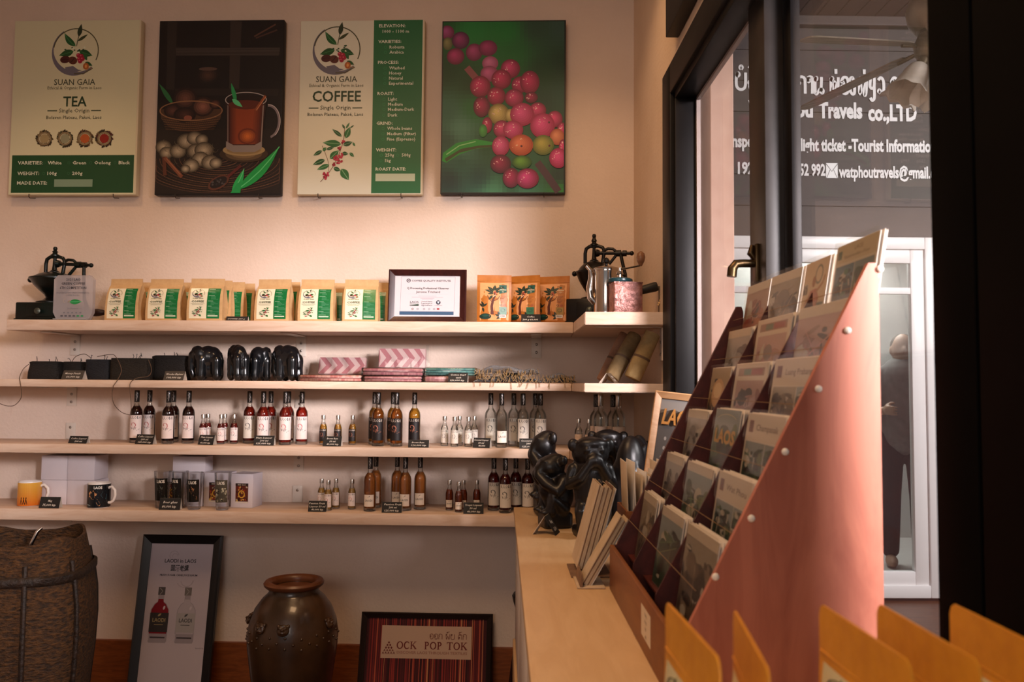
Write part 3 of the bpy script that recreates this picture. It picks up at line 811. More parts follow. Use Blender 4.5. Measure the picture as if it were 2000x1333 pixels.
corner_shelf(3, 0, (1141, 884), 0, 'lower corner shelf piece behind the black carvings', 2.80)
print('CS_Y', CS_Y, 'gap', SB[2]-SZ[3], SB[3]-SZ[4], 'SZ', SZ)
# ================================================================ price cards (shared by every shelf)
M_slate = mat('black_price_card', '#171513', .7, col2='#211e1b', scale=30)
M_cardback = mat('pale_card_back', '#cfc4b6', .7)
M_chalk = print_mat()
def price_card(px, k, n, lines, label, w=.078, h=.044, rz=0, lean=.018, shear=.25, tone=None, loc=None):
    """folded tent card with a hand-lettered black front"""
    t = thing('price_card', label, 'price card', loc if loc else on(k, px, n), WALLROT+rz, 'black hand-lettered price cards')
    d = lean
    b = B()
    b.loft([[(-w/2,-d-.0006,0),(w/2,-d-.0006,0),(w/2,-d+.0006,0),(-w/2,-d+.0006,0)], [(-w/2+shear*0,-.0006,h),(w/2,-.0006,h),(w/2,.0006,h),(-w/2,.0006,h)]])
    b.build('front', tone or M_slate, t)
    b = B()
    b.loft([[(-w/2,d-.0006,0),(w/2,d-.0006,0),(w/2,d+.0006,0),(-w/2,d+.0006,0)], [(-w/2,.0006,h),(w/2,.0006,h),(w/2,.0014,h),(-w/2,.0014,h)]])
    b.build('back', M_cardback, t)
    a = Art(w, h, (0, 0, 100, 56), warp=lambda X, Z, q: (X, -d*(1-Z/h)-.0012-q, Z), step=.00003)
    ys = {1: (34,), 2: (24, 45), 3: (17, 33, 49)}[len(lines)]
    for y, tx in zip(ys, lines):
        a.text(tx, 50+random.uniform(-4, 4), y, 10.5 if len(lines) < 3 else 9, '#d9d2c6', 'c', width=min(86, len(tx)*6.6), shear=.22, bold=.012, res=1)
    a.build('lettering', M_chalk, t, smooth=0)
    return t

# ================================================================ cast iron coffee grinders
M_iron = mat('dark_green_cast_iron', '#0d1d1a', .32, metal=.3, col2='#13100f', scale=14, bump=.1)
M_iron2 = mat('black_cast_iron', '#0e0d0d', .36, metal=.3, col2='#17110e', scale=14, bump=.1)
M_hand = mat('dark_turned_wood', '#341d16', .35, col2='#23120e', scale=12, stretch=(6,1,1), wood=True)
M_brass = mat('worn_brass', '#8a7a5a', .35, metal=.9)
def grinder(label, loc, rz, S, yb, yn, yr, yd, ya, yt, rim, bw, iron, lug=True, handle=True, logo_=True, crank=1):
    """S metres per pixel; heights are pixels above the shelf: base, neck, rim, dome, arch, finial"""
    t = thing('coffee_grinder', label, 'coffee grinder', loc, rz)
    s = lambda v: v*S
    b = B(); b.box(-s(bw), s(bw), -s(bw)*.8, s(bw)*.8, 0, s(yb), .004)
    b.box(-s(bw+2), s(bw+2), -s(bw+2)*.8, s(bw+2)*.8, 0, s(4), .002); b.build('base_box', iron, t)
    b = B(); b.box(-s(bw*.55), s(bw*.55), -s(bw)*.8-.004, -s(bw)*.8+.002, s(yb*.22), s(yb*.85), .002)
    dw = b.build('drawer', iron, t)
    b = B(); b.lathe([(.004,0),(.004,.006),(.011,.012),(.012,.018),(.006,.022)], 16, Matrix.Translation((0,-s(bw)*.8-.003, s(yb*.5))) @ Matrix.Rotation(PI/2,4,'X')); b.build('knob', mat('dull_pewter', '#5a605a', .4, metal=.8), dw)
    b = B(); q = (yr-yn)
    b.lathe([(s(32*rim/50), s(yb)), (s(32*rim/50), s(yb+4)), (s(20*rim/50), s(yb+7)), (s(14*rim/50), s(yn)), (s(17*rim/50), s(yn+q*.15)), (s(27*rim/50), s(yn+q*.4)), (s(37*rim/50), s(yn+q*.68)), (s(43*rim/50), s(yn+q*.93)), (s(46*rim/50), s(yr)), (s(46*rim/50), s(yr+3)), (s(41*rim/50), s(yr+3.5))], 32)
    if lug:
        b.ball((-s(rim), 0, s(yr)), (s(5), s(6), s(5.5)), 12, 8); b.cyl((-s(rim), 0, s(yr)), (-s(rim*.85), 0, s(yr)), s(4)); b.ball((s(rim), 0, s(yr)), (s(5), s(6), s(5.5)), 12, 8)
    b.build('hopper', iron, t)
    b = B(); dd = yd-yr
    b.lathe([(s(41*rim/50), s(yr+3.5)), (s(36*rim/50), s(yr+dd*.45)), (s(26*rim/50), s(yr+dd*.8)), (s(14*rim/50), s(yd)), (s(8*rim/50), s(yd+1))], 32); b.build('lid', iron, t)
    b = B()
    A = ya-yd; r = s(3.6)
    b.tube([(-s(18),0,s(yd-3)), (-s(18),0,s(yd+A*.55)), (-s(16),0,s(yd+A*.85)), (-s(9),0,s(ya)), (0,0,s(ya)), (s(9),0,s(ya)), (s(17),0,s(ya-3)), (s(20),0,s(ya-9)), (s(20),0,s(yd+A*.5)), (s(17),0,s(yd-4))], r, 10)
    b.tube([(s(20),0,s(ya-9)), (s(28),0,s(ya-6)), (s(38),0,s(ya-7)), (s(45),0,s(ya-13)), (s(44),0,s(ya-20)), (s(36),0,s(ya-30)), (s(30),0,s(ya-37))], r*.85, 10)
    b.build('arch_frame', iron, t)
    b = B()
    b.lathe([(s(9),s(yd)), (s(9),s(yd+2)), (s(5),s(yd+5)), (s(4),s(yd+A*.4)), (s(3),s(ya)), (s(8),s(ya+1)), (s(8),s(ya+4)), (s(5),s(ya+6)), (s(4),s(ya+9)), (s(6),s(ya+10)), (s(3),s(yt-8)), (s(3.6),s(yt-7)), (s(4.2),s(yt-4)), (s(3),s(yt-1)), (s(.5),s(yt))], 16)
    b.build('spindle', iron, t)
    b = B(); zs_ = s(ya-14)
    b.cyl((s(4),0,zs_), (s(74),0,zs_-s(3)), s(3.6), s(3.2), 12)
    b.cyl((s(5),0,zs_), (s(11),0,zs_), s(8), s(6), 14); b.cyl((s(44),0,zs_-s(2)), (s(54),0,zs_-s(2)), s(6.5), s(6.5), 14); b.cyl((s(57),0,zs_-s(2.4)), (s(65),0,zs_-s(2.6)), s(6), s(6), 14); b.ball((s(75),0,zs_-s(3)), s(4.6), 12, 8)
    b.build('shaft', iron, t)
    b = B()
    if crank == 1:
        e = (s(80), -s(6), s(19)); b.tube([(s(61),-s(1),zs_-s(2)), (s(62),-s(2),zs_-s(28)), (s(66),-s(4),s(45)), e], s(3.4), 10)
        cr = b.build('crank', iron, t)
        b = B(); q = Matrix.Translation(e) @ Matrix.Rotation(PI/2, 4, 'Y'); b.lathe([(s(3.5),-s(4)), (s(6.5),0), (s(7.8),s(8)), (s(7.2),s(18)), (s(5.5),s(27)), (s(3.5),s(30))], 18, q); b.build('handle', M_hand, cr)
    else:
        b.tube([(s(53),-s(1),zs_-s(2)), (s(57),-s(3),zs_-s(20)), (s(63),-s(4),zs_-s(45)), (s(65),-s(5),zs_-s(70))], s(3.4), 10)
        cr = b.build('crank', iron, t)
        b = B(); b.lathe([(s(3.5),-s(3)), (s(6),0), (s(7),s(8)), (s(5),s(22))], 16, Matrix.Translation((s(65),-s(5),zs_-s(71))) @ Matrix.Rotation(-PI/2, 4, 'X')); b.build('handle', M_hand, cr)
    if logo_:
        a = Art(s(bw*1.1), s(yb*.6), (0,0,100,50), warp=lambda X, Z, q: (X, -s(bw)*.8-.0045-q, Z+s(yb*.24)))
        a.ring(50, 12, 20, 3, '#59695f', ry=6); a.text('MOULIN', 50, 14, 6, '#7f8c80', 'c', res=1)
        a.build('badge', print_mat(), dw, smooth=0)
    return t
grinder('dark green cast iron coffee grinder at the left end of the top shelf', on(1, 103, .125), WALLROT, .00196, 36, 49, 85, 100, 132, 153, 49, 51, M_iron, logo_=False)
grinder('black cast iron coffee grinder behind the steel coffee pot in the corner', on(1, 1160, .15), WALLROT-.25, .00192, 48, 53, 102, 125, 156, 181, 40, 48, M_iron2, crank=2, logo_=False)

# ================================================================ acrylic trophy
t = thing('acrylic_trophy', 'clear acrylic award plaque printed with coffee competition text', 'trophy', on(1, 144, .236), WALLROT)
tw, th_ = .152, .17
poly = [(-.42*tw,.004),(.42*tw,.004),(.5*tw,.028),(.5*tw,th_-.016),(.40*tw,th_),(-.40*tw,th_),(-.5*tw,th_-.016),(-.5*tw,.028)]
b = B(); b.prism(poly, -.009, .009); b.build('plaque', glass_mat('frosted_acrylic', (.90,.90,.92,1), .06, .08, .34, rgb('#d8d0d2')), t)
b = B(); b.box(-.07, .06, -.02, .02, 0, .0045, .001); b.build('base_plate', glass_mat('acrylic_base', (.92,.95,.95,1), .1, .05, .25), t)
a = Art(tw, th_, (106, 532, 183, 620), off=.0095, step=.00003)
for y, tx, w_ in ((543,'2021 LAO',28),(551,'GREEN COFFEE',46),(559.5,'6TH COMPETITION',52)): a.text(tx, 144, y, 5, '#33323c', 'c', width=w_, bold=.02, res=1)
a.text('BOLAVEN PLATEAU GREEN EXPERIMENTAL', 144, 568, 2.6, '#56545c', 'c', width=64, res=1); a.text('COFFEE PROCESS', 144, 573, 2.6, '#56545c', 'c', width=26, res=1)
a.leaf((138,585),(162,584), 10, '#1f8a45', '#6ac28a'); a.leaf((134,586),(140,581),3,'#8a7a6a'); a.ring(130,583,4,.8,'#9a8a7c',2,5)
a.text('EXCELLENCE', 145, 599, 2.6, '#6a686e', 'c', res=1)
for k in range(5): a.oval(128+k*8, 606, 2, 1.5, '#6a686e', n=8)
for k in range(6): a.rect(121+k*8, 611, 126+k*8, 614, '#55535a' if k < 4 else '#3a8a55')
a.build('print', print_mat(), t, smooth=0)

# ================================================================ kraft coffee bags
M_kraft = mat('kraft_paper', '#cda878', .7, col2='#c29c6c', scale=40, bump=.12, bscale=60)
M_kraft_y = mat('golden_kraft_paper', '#e39c2c', .55, col2='#d8902a', scale=30, bump=.12, bscale=50)
M_label = print_mat('glossy_label_ink', .25)
def bag_mesh(w, d, h, seed=0, puff=1.0):
    """gusseted pouch: rectangular foot, bulging body, flat pinched top; returns builder and front-surface function"""
    rnd = random.Random(seed)
    sec = [(0, 1.0, 1.0), (.03, 1.0, 1.02), (.2, 1.0, 1.06*puff), (.45, .99, .98*puff), (.66, .97, .72*puff), (.8, .955, .36), (.845, .95, .12), (.86, .95, .07), (1.0, .945, .05)]
    ks = [rnd.uniform(-.012, .012) for _ in sec]
    def dep(z):
        f = min(max(z/h, 0), 1)
        for i in range(len(sec)-1):
            if f <= sec[i+1][0]:
                t_ = (f-sec[i][0])/(sec[i+1][0]-sec[i][0]); return d/2*(sec[i][2]*(1-t_)+sec[i+1][2]*t_)
        return d/2*sec[-1][2]
    rings = []
    N = 9
    for i, (f, ww, dd) in enumerate(sec):
        hw, hd = w/2*ww, d/2*dd
        r = []
        for j in range(N):
            x = -hw+2*hw*j/(N-1); bulge = 1+.06*(1-(2*j/(N-1)-1)**2)*(f < .8)
            r.append((x, -hd*bulge, h*f))
        gus = 0 if f < .1 else (hd*.55 if f < .8 else 0)
        r.append((hw-min(gus, hw*.16), 0, h*f))
        for j in range(N):
            x = hw-2*hw*j/(N-1); r.append((x, hd, h*f))
        r.append((-hw+min(gus, hw*.16), 0, h*f))
        rings.append(r)
    b = B(); b.loft(rings)
    def front(X, Z, q): return (X, -dep(Z)*(1+.06*(1-min(1,(2*X/w)**2))*(Z/h < .8))-q-.0004, Z)
    return b, front
LABY = (.05, .76)
_bagcache = {}
def coffee_bag(label, px, n, w, h, rz=0, d=.062, src=None, sy=1, seed=0):
    loc = on(1, px, n)
    if src:
        r = dup(src, loc, WALLROT+rz, label); r.scale = (1, sy, 1); return r
    t = thing('coffee_bag', label, 'coffee bag', loc, WALLROT+rz, 'kraft coffee bags with green and cream labels')
    b, fr = bag_mesh(w, d, h, seed)
    b.build('pouch', M_kraft, t, smooth=50)
    lw, lh = w*.86, h*(LABY[1]-LABY[0])
    a = Art(lw, lh, (600, 40, 829, 378), warp=lambda X, Z, q: fr(X+w*.0, Z+h*LABY[0], q), step=.00002)
    a.rect(600, 40, 826, 378, '#e6dfc2', 9, 16); a.lay += 14
    a.rect(731, 40, 826, 378, '#146a35', 4, 16); a.lay += 14
    for y, n_ in ((54,5),(65,6),(85,5),(96,4),(106,4),(126,5),(137,4),(147,4),(157,4),(167,6),(187,4),(198,3),(208,4),(218,6),(229,3),(245,3),(255,6),(265,7),(276,7),(297,4),(307,7),(317,2),(334,6)):
        x = 741 if y in (54,85,126,187,245,297,334) else 760
        a.rect(x, y-5.5, x+n_*9, y-1, '#45895f' if x > 741 else '#8fb898')
    a.rect(741, 343, 815, 356, '#c6d6bc')
    logo(a, 664, 97, 46, False)
    a.text('SUAN GAIA', 664, 161, 11.5, '#6a6a4c', 'c', width=80, bold=.02, res=1)
    a.text('COFFEE', 664, 199, 20, '#3a4a34', 'c', width=94, bold=.02, res=1); a.rect(612, 210, 716, 212.5, '#7a7a62')
    a.rect(622, 222, 706, 225.5, '#9a9a80')
    plant(a, lambda x, y: (604+x*120/1143, 232+y*140/1333), False)
    a.build('label', M_label, t, smooth=0)
    return t
bg = coffee_bag('kraft coffee bag right of the acrylic plaque, leftmost of the front row', 246, .19, .134, .163, -.06)
coffee_bag('second front coffee bag right of the acrylic plaque', 325, .19, 0, 0, 0, src=bg)
coffee_bag('third front coffee bag from the left, just left of the gap with the price card', 405, .205, 0, 0, .05, src=bg)
coffee_bag('front coffee bag just right of the gap, leftmost of the right-hand trio', 536, .19, 0, 0, -.04, src=bg)
coffee_bag('middle front coffee bag of the right-hand trio', 620, .19, 0, 0, .02, src=bg)
coffee_bag('front coffee bag nearest the framed certificate', 706, .19, 0, 0, .07, src=bg)
coffee_bag('coffee bag peeking out behind the leftmost front bag', 279, .085, 0, 0, .1, src=bg)
coffee_bag('coffee bag peeking out behind the second front bag from the left', 352, .085, 0, 0, .05, src=bg)
coffee_bag('coffee bag directly behind the third front bag, beside the gap', 421, .15, 0, 0, .0, src=bg, sy=.62)
coffee_bag('coffee bag in the back row at the gap, inner one of two', 446, .104, 0, 0, .0, src=bg, sy=.62)
coffee_bag('coffee bag in the back row at the gap, nearest the price card', 466, .058, 0, 0, .0, src=bg, sy=.62)
coffee_bag('coffee bag peeking out behind the leftmost bag of the right-hand trio', 554, .11, 0, 0, .0, src=bg)
coffee_bag('dark-sided coffee bag behind the middle bag of the right-hand trio', 641, .085, 0, 0, .12, src=bg)
coffee_bag('coffee bag behind the front bag nearest the certificate', 727, .095, 0, 0, .0, src=bg)
price_card(464, 1, .205, ['COFFEE 250 g'], 'low black price card lying in the gap between the coffee bags', .084, .019, lean=.01)

# ================================================================ framed certificate
M_mahog = mat('mahogany_frame', '#3e1a18', .3, col2='#2a1110', scale=8, stretch=(10,10,2), wood=True)
fwid, fh = .299, .207
t = thing('framed_certificate', 'mahogany framed certificate standing on the top shelf between bags and pouches', 'certificate', on(1, 834, .165), 0, rot=(-.10, 0, WALLROT+.03))
def frame_parts(t, w, h, bw, m, depth=.018, inner=None, y0=-.018):
    """four mitred bars with a stepped face"""
    b = B()
    for (A, Bv, n0, n1) in (((-w/2,0),(w/2,0),(-w/2+bw,bw),(w/2-bw,bw)), ((-w/2,h),(w/2,h),(-w/2+bw,h-bw),(w/2-bw,h-bw)), ((-w/2,0),(-w/2,h),(-w/2+bw,bw),(-w/2+bw,h-bw)), ((w/2,0),(w/2,h),(w/2-bw,bw),(w/2-bw,h-bw))):
        def pr(o, i_, yo, yi):
            mid = (o[0]*.55+i_[0]*.45, o[1]*.55+i_[1]*.45)
            return [(o[0],0,o[1]), (o[0],yo*.8,o[1]), (o[0]*.8+i_[0]*.2,yo,o[1]*.8+i_[1]*.2), (mid[0],yo*.82,mid[1]), (i_[0],yi,i_[1]), (i_[0],0,i_[1])]
        b.loft([pr(A, n0, y0, y0*.5), pr(Bv, n1, y0, y0*.5)])
    bm = bmesh.new(); me = bpy.data.meshes.new('x'); me.from_pydata(b.v, [], b.f); bm.from_mesh(me); bmesh.ops.recalc_face_normals(bm, faces=bm.faces[:])
    b2 = B(); b2.bm(bm); bpy.data.meshes.remove(me)
    return b2.build('frame', m, t, smooth=30)
frame_parts(t, fwid, fh, .024, M_mahog)
a = Art(fwid-.046, fh-.046, (768, 531, 900, 615), off=.006, step=.00003); a.h0 = .023
a.warp = lambda X, Z, q: (X, -q, Z+.023)
a.rect(768, 531, 900, 615, '#dcd4da')
a.line([(781,533),(889,533)], .5, '#8a8494'); a.line([(781,533),(780,604)], .5, '#8a8494'); a.line([(889,533),(888,604)], .5, '#8a8494')
a.oval(795.5, 541, 4.3, 4, '#54505c'); a.text('Q', 795.5, 543, 4, '#e8e4ea', 'c', bold=.02)
a.text('COFFEE QUALITY INSTITUTE', 802, 543, 3.6, '#34323e', 'l', width=78, bold=.02)
a.text('Q Processing Professional Observer', 835, 558.5, 3.9, '#25242c', 'c', width=84, bold=.025); a.text('Jerome Trichard', 835, 566, 4.1, '#25242c', 'c', width=48, bold=.02)
a.line([(795,568.5),(876,568.5)], .3, '#b8b2c0')
for y, w_ in ((572.5,36),(575,62),(577.3,28),(579,22)): a.line([(834-w_/2, y), (834+w_/2, y)], .7, '#b0a8b4')
a.text('LAOS', 808, 587, 4.6, '#3a4450', 'c', width=17, bold=.01); a.rect(799, 588.5, 817, 590, '#7a8a84'); a.poly([(799,593),(817,593),(817,589.5),(808,590.5),(799,592)], '#2f4238')
for y, tx in ((585,'United States'),(588.8,'Department of'),(592.6,'Agriculture')): a.text(tx, 822, y, 2.8, '#34404c', 'l', width=22, bold=.015, res=1)
a.oval(856, 585.5, 4.6, 4.4, '#2d3a4c'); a.poly([(853.5,583.5),(859,583),(856,588)], '#dfe2ea'); a.text('TECHNOSERVE', 856, 592.5, 1.6, '#6a7080', 'c', res=1)
for x, c in ((805,'#6a2a34'),(815,'#7a7a8a'),(828,'#8a8a98'),(838,'#8a8a98'),(848,'#7a7a8a'),(856,'#a0303c')):
    a.ring(x, 599, 1.8, .8, c, n=10) if c[1] != 'a' else a.rect(x-2.5, 597, x+2.5, 600.5, c)
a.rect(779, 604, 887, 611, '#2f5578')
a.build('certificate_sheet', print_mat(), t, smooth=0)
b = B(); b.box(-fwid/2+.02, fwid/2-.02, -.0075, -.0072, .02, fh-.02); b.build('glazing', glass_mat('picture_glass', (1,1,1,1), .04, .02, fres=.35), t)
b = B(); b.box(-.02, .02, .0, .004, .01, fh*.7); b.box(-fwid/2+.004, fwid/2-.004, -.004, -.0005, .004, fh-.004); b.build('backing', mat('brown_backing_board', '#4a3424', .8), t)

# ================================================================ golden brown pouches with tree artwork
M_gold = mat('amber_kraft_pouch', '#b8702a', .42, col2='#a9641f', scale=25, bump=.15, bscale=30)
def pouch_art(a, tone=0):
    pk = '#d99a63'
    a.rect(8, 30, 92, 172, pk, 3, 8)
    D = '#1e2c22'
    a.line([(44,150),(42,120),(46,95),(52,80),(50,66)], lambda t_: 9-5*t_, '#5a2c20'); a.line([(46,100),(60,92),(66,80)], 2, '#5a2c20'); a.line([(46,108),(34,90),(30,78)], 2, '#5a2c20')
    for p, q, w_ in (((48,66),(22,56),10),((48,62),(30,44),10),((50,60),(52,38),10),((52,60),(70,46),10),((52,66),(66,62),9),((48,70),(30,72),8),((44,78),(34,96),8)): a.leaf(p, q, w_, D, '#3f5a44')
    a.oval(52, 66, 4, 3, '#a03a30'); a.oval(56, 74, 3, 3, '#a03a30'); a.line([(46,84),(54,76)], 2.4, '#e8c8a8')
    for p, q in (((16,122),(8,108)),((16,122),(30,108)),((16,124),(20,142)),((20,118),(12,100))): a.leaf(p, q, 6, D)
    a.oval(24, 158, 17, 11, '#16332c'); a.oval(24, 154, 10, 5, '#1f4a40')
    for p, q in (((66,158),(52,150)),((66,158),(60,138)),((66,160),(56,168))): a.leaf(p, q, 7, D)
    g = '#1f5548' if tone == 0 else '#a8672a'
    a.poly([(64,38),(86,38),(86,66),(64,72)], g); a.rect(65, 55, 85, 58, '#d8c8a8'); a.oval(75, 46, 4, 4, '#123a30'); a.ring(75, 64, 2.6, .8, '#d8c8a8', n=10)
    for k in range(6): a.rect(66, 80+k*4.5, 84-(k%3)*3, 81.2+k*4.5, '#8a4a2a')
    a.ring(69, 115, 3, 1, '#2c4a30', n=10); a.ring(80, 115, 3, 1, '#a03a30', n=10)
    a.rect(64, 122, 86, 150, '#2f6a48' if tone == 0 else '#9a7a2c'); a.ring(75, 134, 6, 1, '#1f4a34', n=12)
    a.rect(64, 151, 84, 162, '#e8e0d4')
    for k in range(9): a.rect(66.5+k*1.7, 153, 67.3+k*1.7, 160, '#3a3430')
def pouch(label, px, n, rz, tilt=0, tone=0, src=None, w=.13, h=.183):
    loc = on(1, px, n)
    if src:
        r = dup(src, loc, None, label); r.rotation_euler = (tilt, 0, WALLROT+rz); return r
    t = thing('coffee_pouch', label, 'coffee pouch', loc, 0, 'amber coffee pouches with tree artwork', rot=(tilt, 0, WALLROT+rz))
    b = B(); N = 11; rings = []
    secs = [(0,1,.55),(.04,1,.8),(.2,1,.95),(.5,1,.8),(.72,1,.4),(.84,1,.1),(.88,1,.09),(.89,1,.06),(1,1,.05)]
    d = .044
    def dep(z):
        f = min(max(z/h,0),1)
        for i in range(len(secs)-1):
            if f <= secs[i+1][0]:
                q = (f-secs[i][0])/(secs[i+1][0]-secs[i][0]); return d/2*(secs[i][2]*(1-q)+secs[i+1][2]*q)
        return d/2*.05
    def prof(x): return .12+.88*(1-min(1,abs(2*x/w))**2.4)
    for f, ww, dd in secs:
        r = [(-w/2+w*j/(N-1), -d/2*dd*prof(-w/2+w*j/(N-1))-.0006, h*f) for j in range(N)]
        r += [(w/2-w*j/(N-1), d/2*dd*prof(w/2-w*j/(N-1))+.0006, h*f) for j in range(N)]
        rings.append(r)
    b.loft(rings); b.box(-w/2+.001, w/2-.001, -.0028, .0028, h*.865, h*.885, .001); b.build('pouch', M_gold, t, smooth=50)
    a = Art(w, h, (0, 0, 100, 182), warp=lambda X, Z, q: (X, -dep(Z)*prof(X)-.0010-q, Z), step=.00002); pouch_art(a, tone)
    a.build('label', print_mat('satin_pouch_ink', .4), t, smooth=0)
    return t
p1 = pouch('amber coffee pouch with tree artwork, nearest the framed certificate', 965, .18, .10)
p2 = pouch('middle amber coffee pouch with tree artwork, behind the small price card', 1024, .165, -.42, src=p1)
p3 = pouch('amber coffee pouch with a plain amber panel, nearest the black grinder', 1079, .16, -.30, tone=1, tilt=-.06)
pouch('amber coffee pouch peeking out between the left and middle pouches', 1010, .10, -.1, src=p1)
pouch('amber coffee pouch peeking out between the middle and right pouches', 1058, .085, -.2, src=p1)
price_card(1037, 1, .235, ['Coffee', '200 g 60,000'], 'black price card standing before the amber coffee pouches', .072, .03, lean=.02)

# ================================================================ pot, box mill and black handle on the corner piece
def onc(px, y, k=1): return Vector((ony(px, 600, y).x, y, SZ[k]+.0006))
M_chrome = mat('polished_steel', '#c9c0b8', .12, metal=1)
M_copper = mat('hammered_pink_copper', '#c08d86', .42, metal=.75, col2='#7a5450', scale=60, bump=.5, contrast=(.3,.6))
M_teal = mat('dark_teal_enamel', '#173a40', .25)
M_clearbrown = mat('pale_turned_wood', '#8a6248', .35, col2='#77523a', scale=12, stretch=(1,1,8), wood=True)
yc = CS_Y+.155
s = yc/FPX
t = thing('coffee_pot', 'tall polished steel coffee pot with curved spout, left of the copper box mill', 'coffee pot', onc(1184, yc+.055), 0)
r = 25*s
b = B(); b.lathe([(r*1.02,0),(r*1.06,.006),(r,.02),(r*.98,86*s),(r*1.03,90*s),(r*1.03,94*s)], 32); b.build('body', M_chrome, t)
b = B(); b.lathe([(r*1.06,94*s),(r*1.08,97*s),(r*1.0,99*s),(r*.7,101*s),(r*.3,104*s),(r*.16,105*s)], 32); ld = b.build('lid', M_chrome, t)
b = B(); b.lathe([(3*s,104*s),(3*s,108*s),(6.5*s,111*s),(7*s,115*s),(4*s,119*s),(s,121*s)], 16); b.build('knob', mat('black_bakelite', '#121010', .25), ld)
b = B(); b.tube([(-r*.9,0,30*s),(-r*1.25,0,40*s),(-r*1.34,0,60*s),(-r*1.22,0,80*s),(-r*1.28,0,95*s),(-r*1.6,0,104*s)], [8*s,8*s,7*s,5.5*s,4.5*s,3.6*s], 14); b.build('spout', M_chrome, t)
b = B(); b.tube([(r*.95,.0,84*s),(r*1.5,.01,86*s),(r*1.7,.012,66*s),(r*1.45,.01,36*s),(r*.95,0,30*s)], 3.6*s, 10); b.build('handle', M_iron2, t)
ym = CS_Y+.03; s = (ym+.02)/FPX
t = thing('box_coffee_mill', 'pink copper box coffee mill with teal lid and wooden crank knob', 'coffee mill', onc(1222, ym+.045), 0, rot=(0,0,.10))
w = 28.5*s
b = B(); b.box(-w, w, -w*.8, w*.8, .004, 61*s, .004); b.box(-w*1.05, w*1.05, -w*.85, w*.85, 0, .006, .002); b.box(-w*1.02, w*1.02, -w*.82, w*.82, 59*s, 62*s, .001); b.build('body', M_copper, t)
b = B(); b.lathe([(25*s,62*s),(26*s,64*s),(25*s,69*s),(20*s,71*s),(8*s,72*s)], 28, Matrix.Translation((-12*s,0,0))); b.build('lid', M_teal, t)
b = B(); b.lathe([(5*s,72*s),(5*s,78*s),(7*s,79*s),(6*s,84*s),(3*s,86*s),(3*s,92*s)], 14, Matrix.Translation((-12*s,0,0))); b.build('hub', M_chrome, t)
b = B(); b.tube([(-12*s,0,89*s),(5*s,0,92*s),(30*s,-.004,98*s)], 2*s, 8); cr = b.build('crank', M_chrome, t)
b = B(); b.lathe([(2*s,96*s),(3.5*s,98*s),(7.5*s,106*s),(9*s,114*s),(7.5*s,121*s),(3.5*s,125*s),(.5*s,126*s)], 18, Matrix.Translation((30*s,-.004,0))); b.build('knob', M_clearbrown, cr)
t = thing('black_handled_tool', 'black tapered handle on a bent wire, right of the copper mill', 'tool', onc(1268, ym+.10), 0)
b = B(); b.tube([(-22*s,0,50*s),(-18*s,0,51*s),(12*s,0,59*s),(16*s,0,60*s)], [7*s,8.5*s,10*s,9*s], 16); b.build('handle', mat('matte_black_plastic', '#100e0e', .5), t)
b = B(); b.tube([(14*s,0,60*s),(20*s,0,60*s),(20*s,0,30*s),(19*s,0,18*s),(19*s,0,1.3*s)], 1.3*s, 8); b.tube([(-20*s,0,48*s),(-24*s,0,30*s),(-24*s,0,1.3*s)], 1.3*s, 8); b.tube([(-24*s,0,1.4*s),(19*s,0,1.4*s)], 1.3*s, 8)
w_ = b.build('wire_stand', mat('grey_brown_wire', '#6a5a4a', .5, metal=.5), t)
b = B(); b.ball((20*s,0,26*s), (2.6*s,2.6*s,3*s), 10, 8); b.ball((22*s,-.002,31*s), 2*s, 8, 6); b.ball((18*s,-.002,22*s), 2*s, 8, 6); b.build('twine_knot', mat('pale_twine', '#c9a878', .9), w_)
# ================================================================ woven black pouches
M_weave = mat('black_woven_fibre', '#161312', .65, col2='#0c0a0a', scale=120, stretch=(1,1,2.5), bump=.6)
M_weave_b = mat('blue_black_woven_fibre', '#171d26', .6, col2='#0f1014', scale=120, stretch=(1,1,2.5), bump=.6)
M_weave_o = mat('brown_black_woven_fibre', '#1f1a12', .65, col2='#100d0a', scale=120, stretch=(1,1,2.5), bump=.6)
M_cord = mat('brown_twine', '#5a4636', .9)
S2 = .00195
def woven(label, px, n, w, h, m, flare=.12, lid=True, cords=0, seed=0, rz=0, d=.07):
    t = thing('woven_pouch', label, 'woven pouch', on(2, px, n), WALLROT+rz, 'black woven pouches on the second shelf')
    rnd = random.Random(seed); b = B(); rings = []
    N = 24
    for f, ww in ((0,.94),(.03,.99),(.4,1-flare*.3),(.75,1-flare*.7),(.97,1-flare),(1,1-flare-.02)):
        r = []
        for k in range(N):
            a_ = 2*PI*k/N; cx, sy = math.cos(a_), math.sin(a_)
            e = .45
            x = math.copysign(abs(cx)**e, cx)*w/2*ww; y = math.copysign(abs(sy)**e, sy)*d/2*ww
            r.append((x+rnd.uniform(-.001,.001), y+rnd.uniform(-.001,.001), h*f))
        rings.append(r)
    b.loft(rings); b.build('body', m, t, smooth=60)
    if lid:
        b = B(); b.loft([[(p[0]*1.07, p[1]*1.07, h*.9) for p in rings[-1]], [(p[0]*1.08, p[1]*1.08, h*1.0) for p in rings[-1]], [(p[0]*.9, p[1]*.9, h*1.05) for p in rings[-1]]]); b.build('lid', m, t, smooth=60)
    for k in range(cords):
        x0 = rnd.uniform(-.4,.4)*w; b = B(); x1 = x0+rnd.uniform(-.012,.012)
        b.tube([(x0,-d*.3,h*1.0), (x0+.003,-d*.3,h*1.08), ((x0+x1)/2,-d*.32,h*1.0+rnd.uniform(.008,.022)), (x1,-d*.3,h*1.05+rnd.uniform(0,.012))], .0011, 6); b.build('cord_end', M_weave, t)
    return t
woven('flared black woven pouch at the left end of the second shelf', 90, .16, .125, .066, M_weave, .14, True, 3, 1, .05)
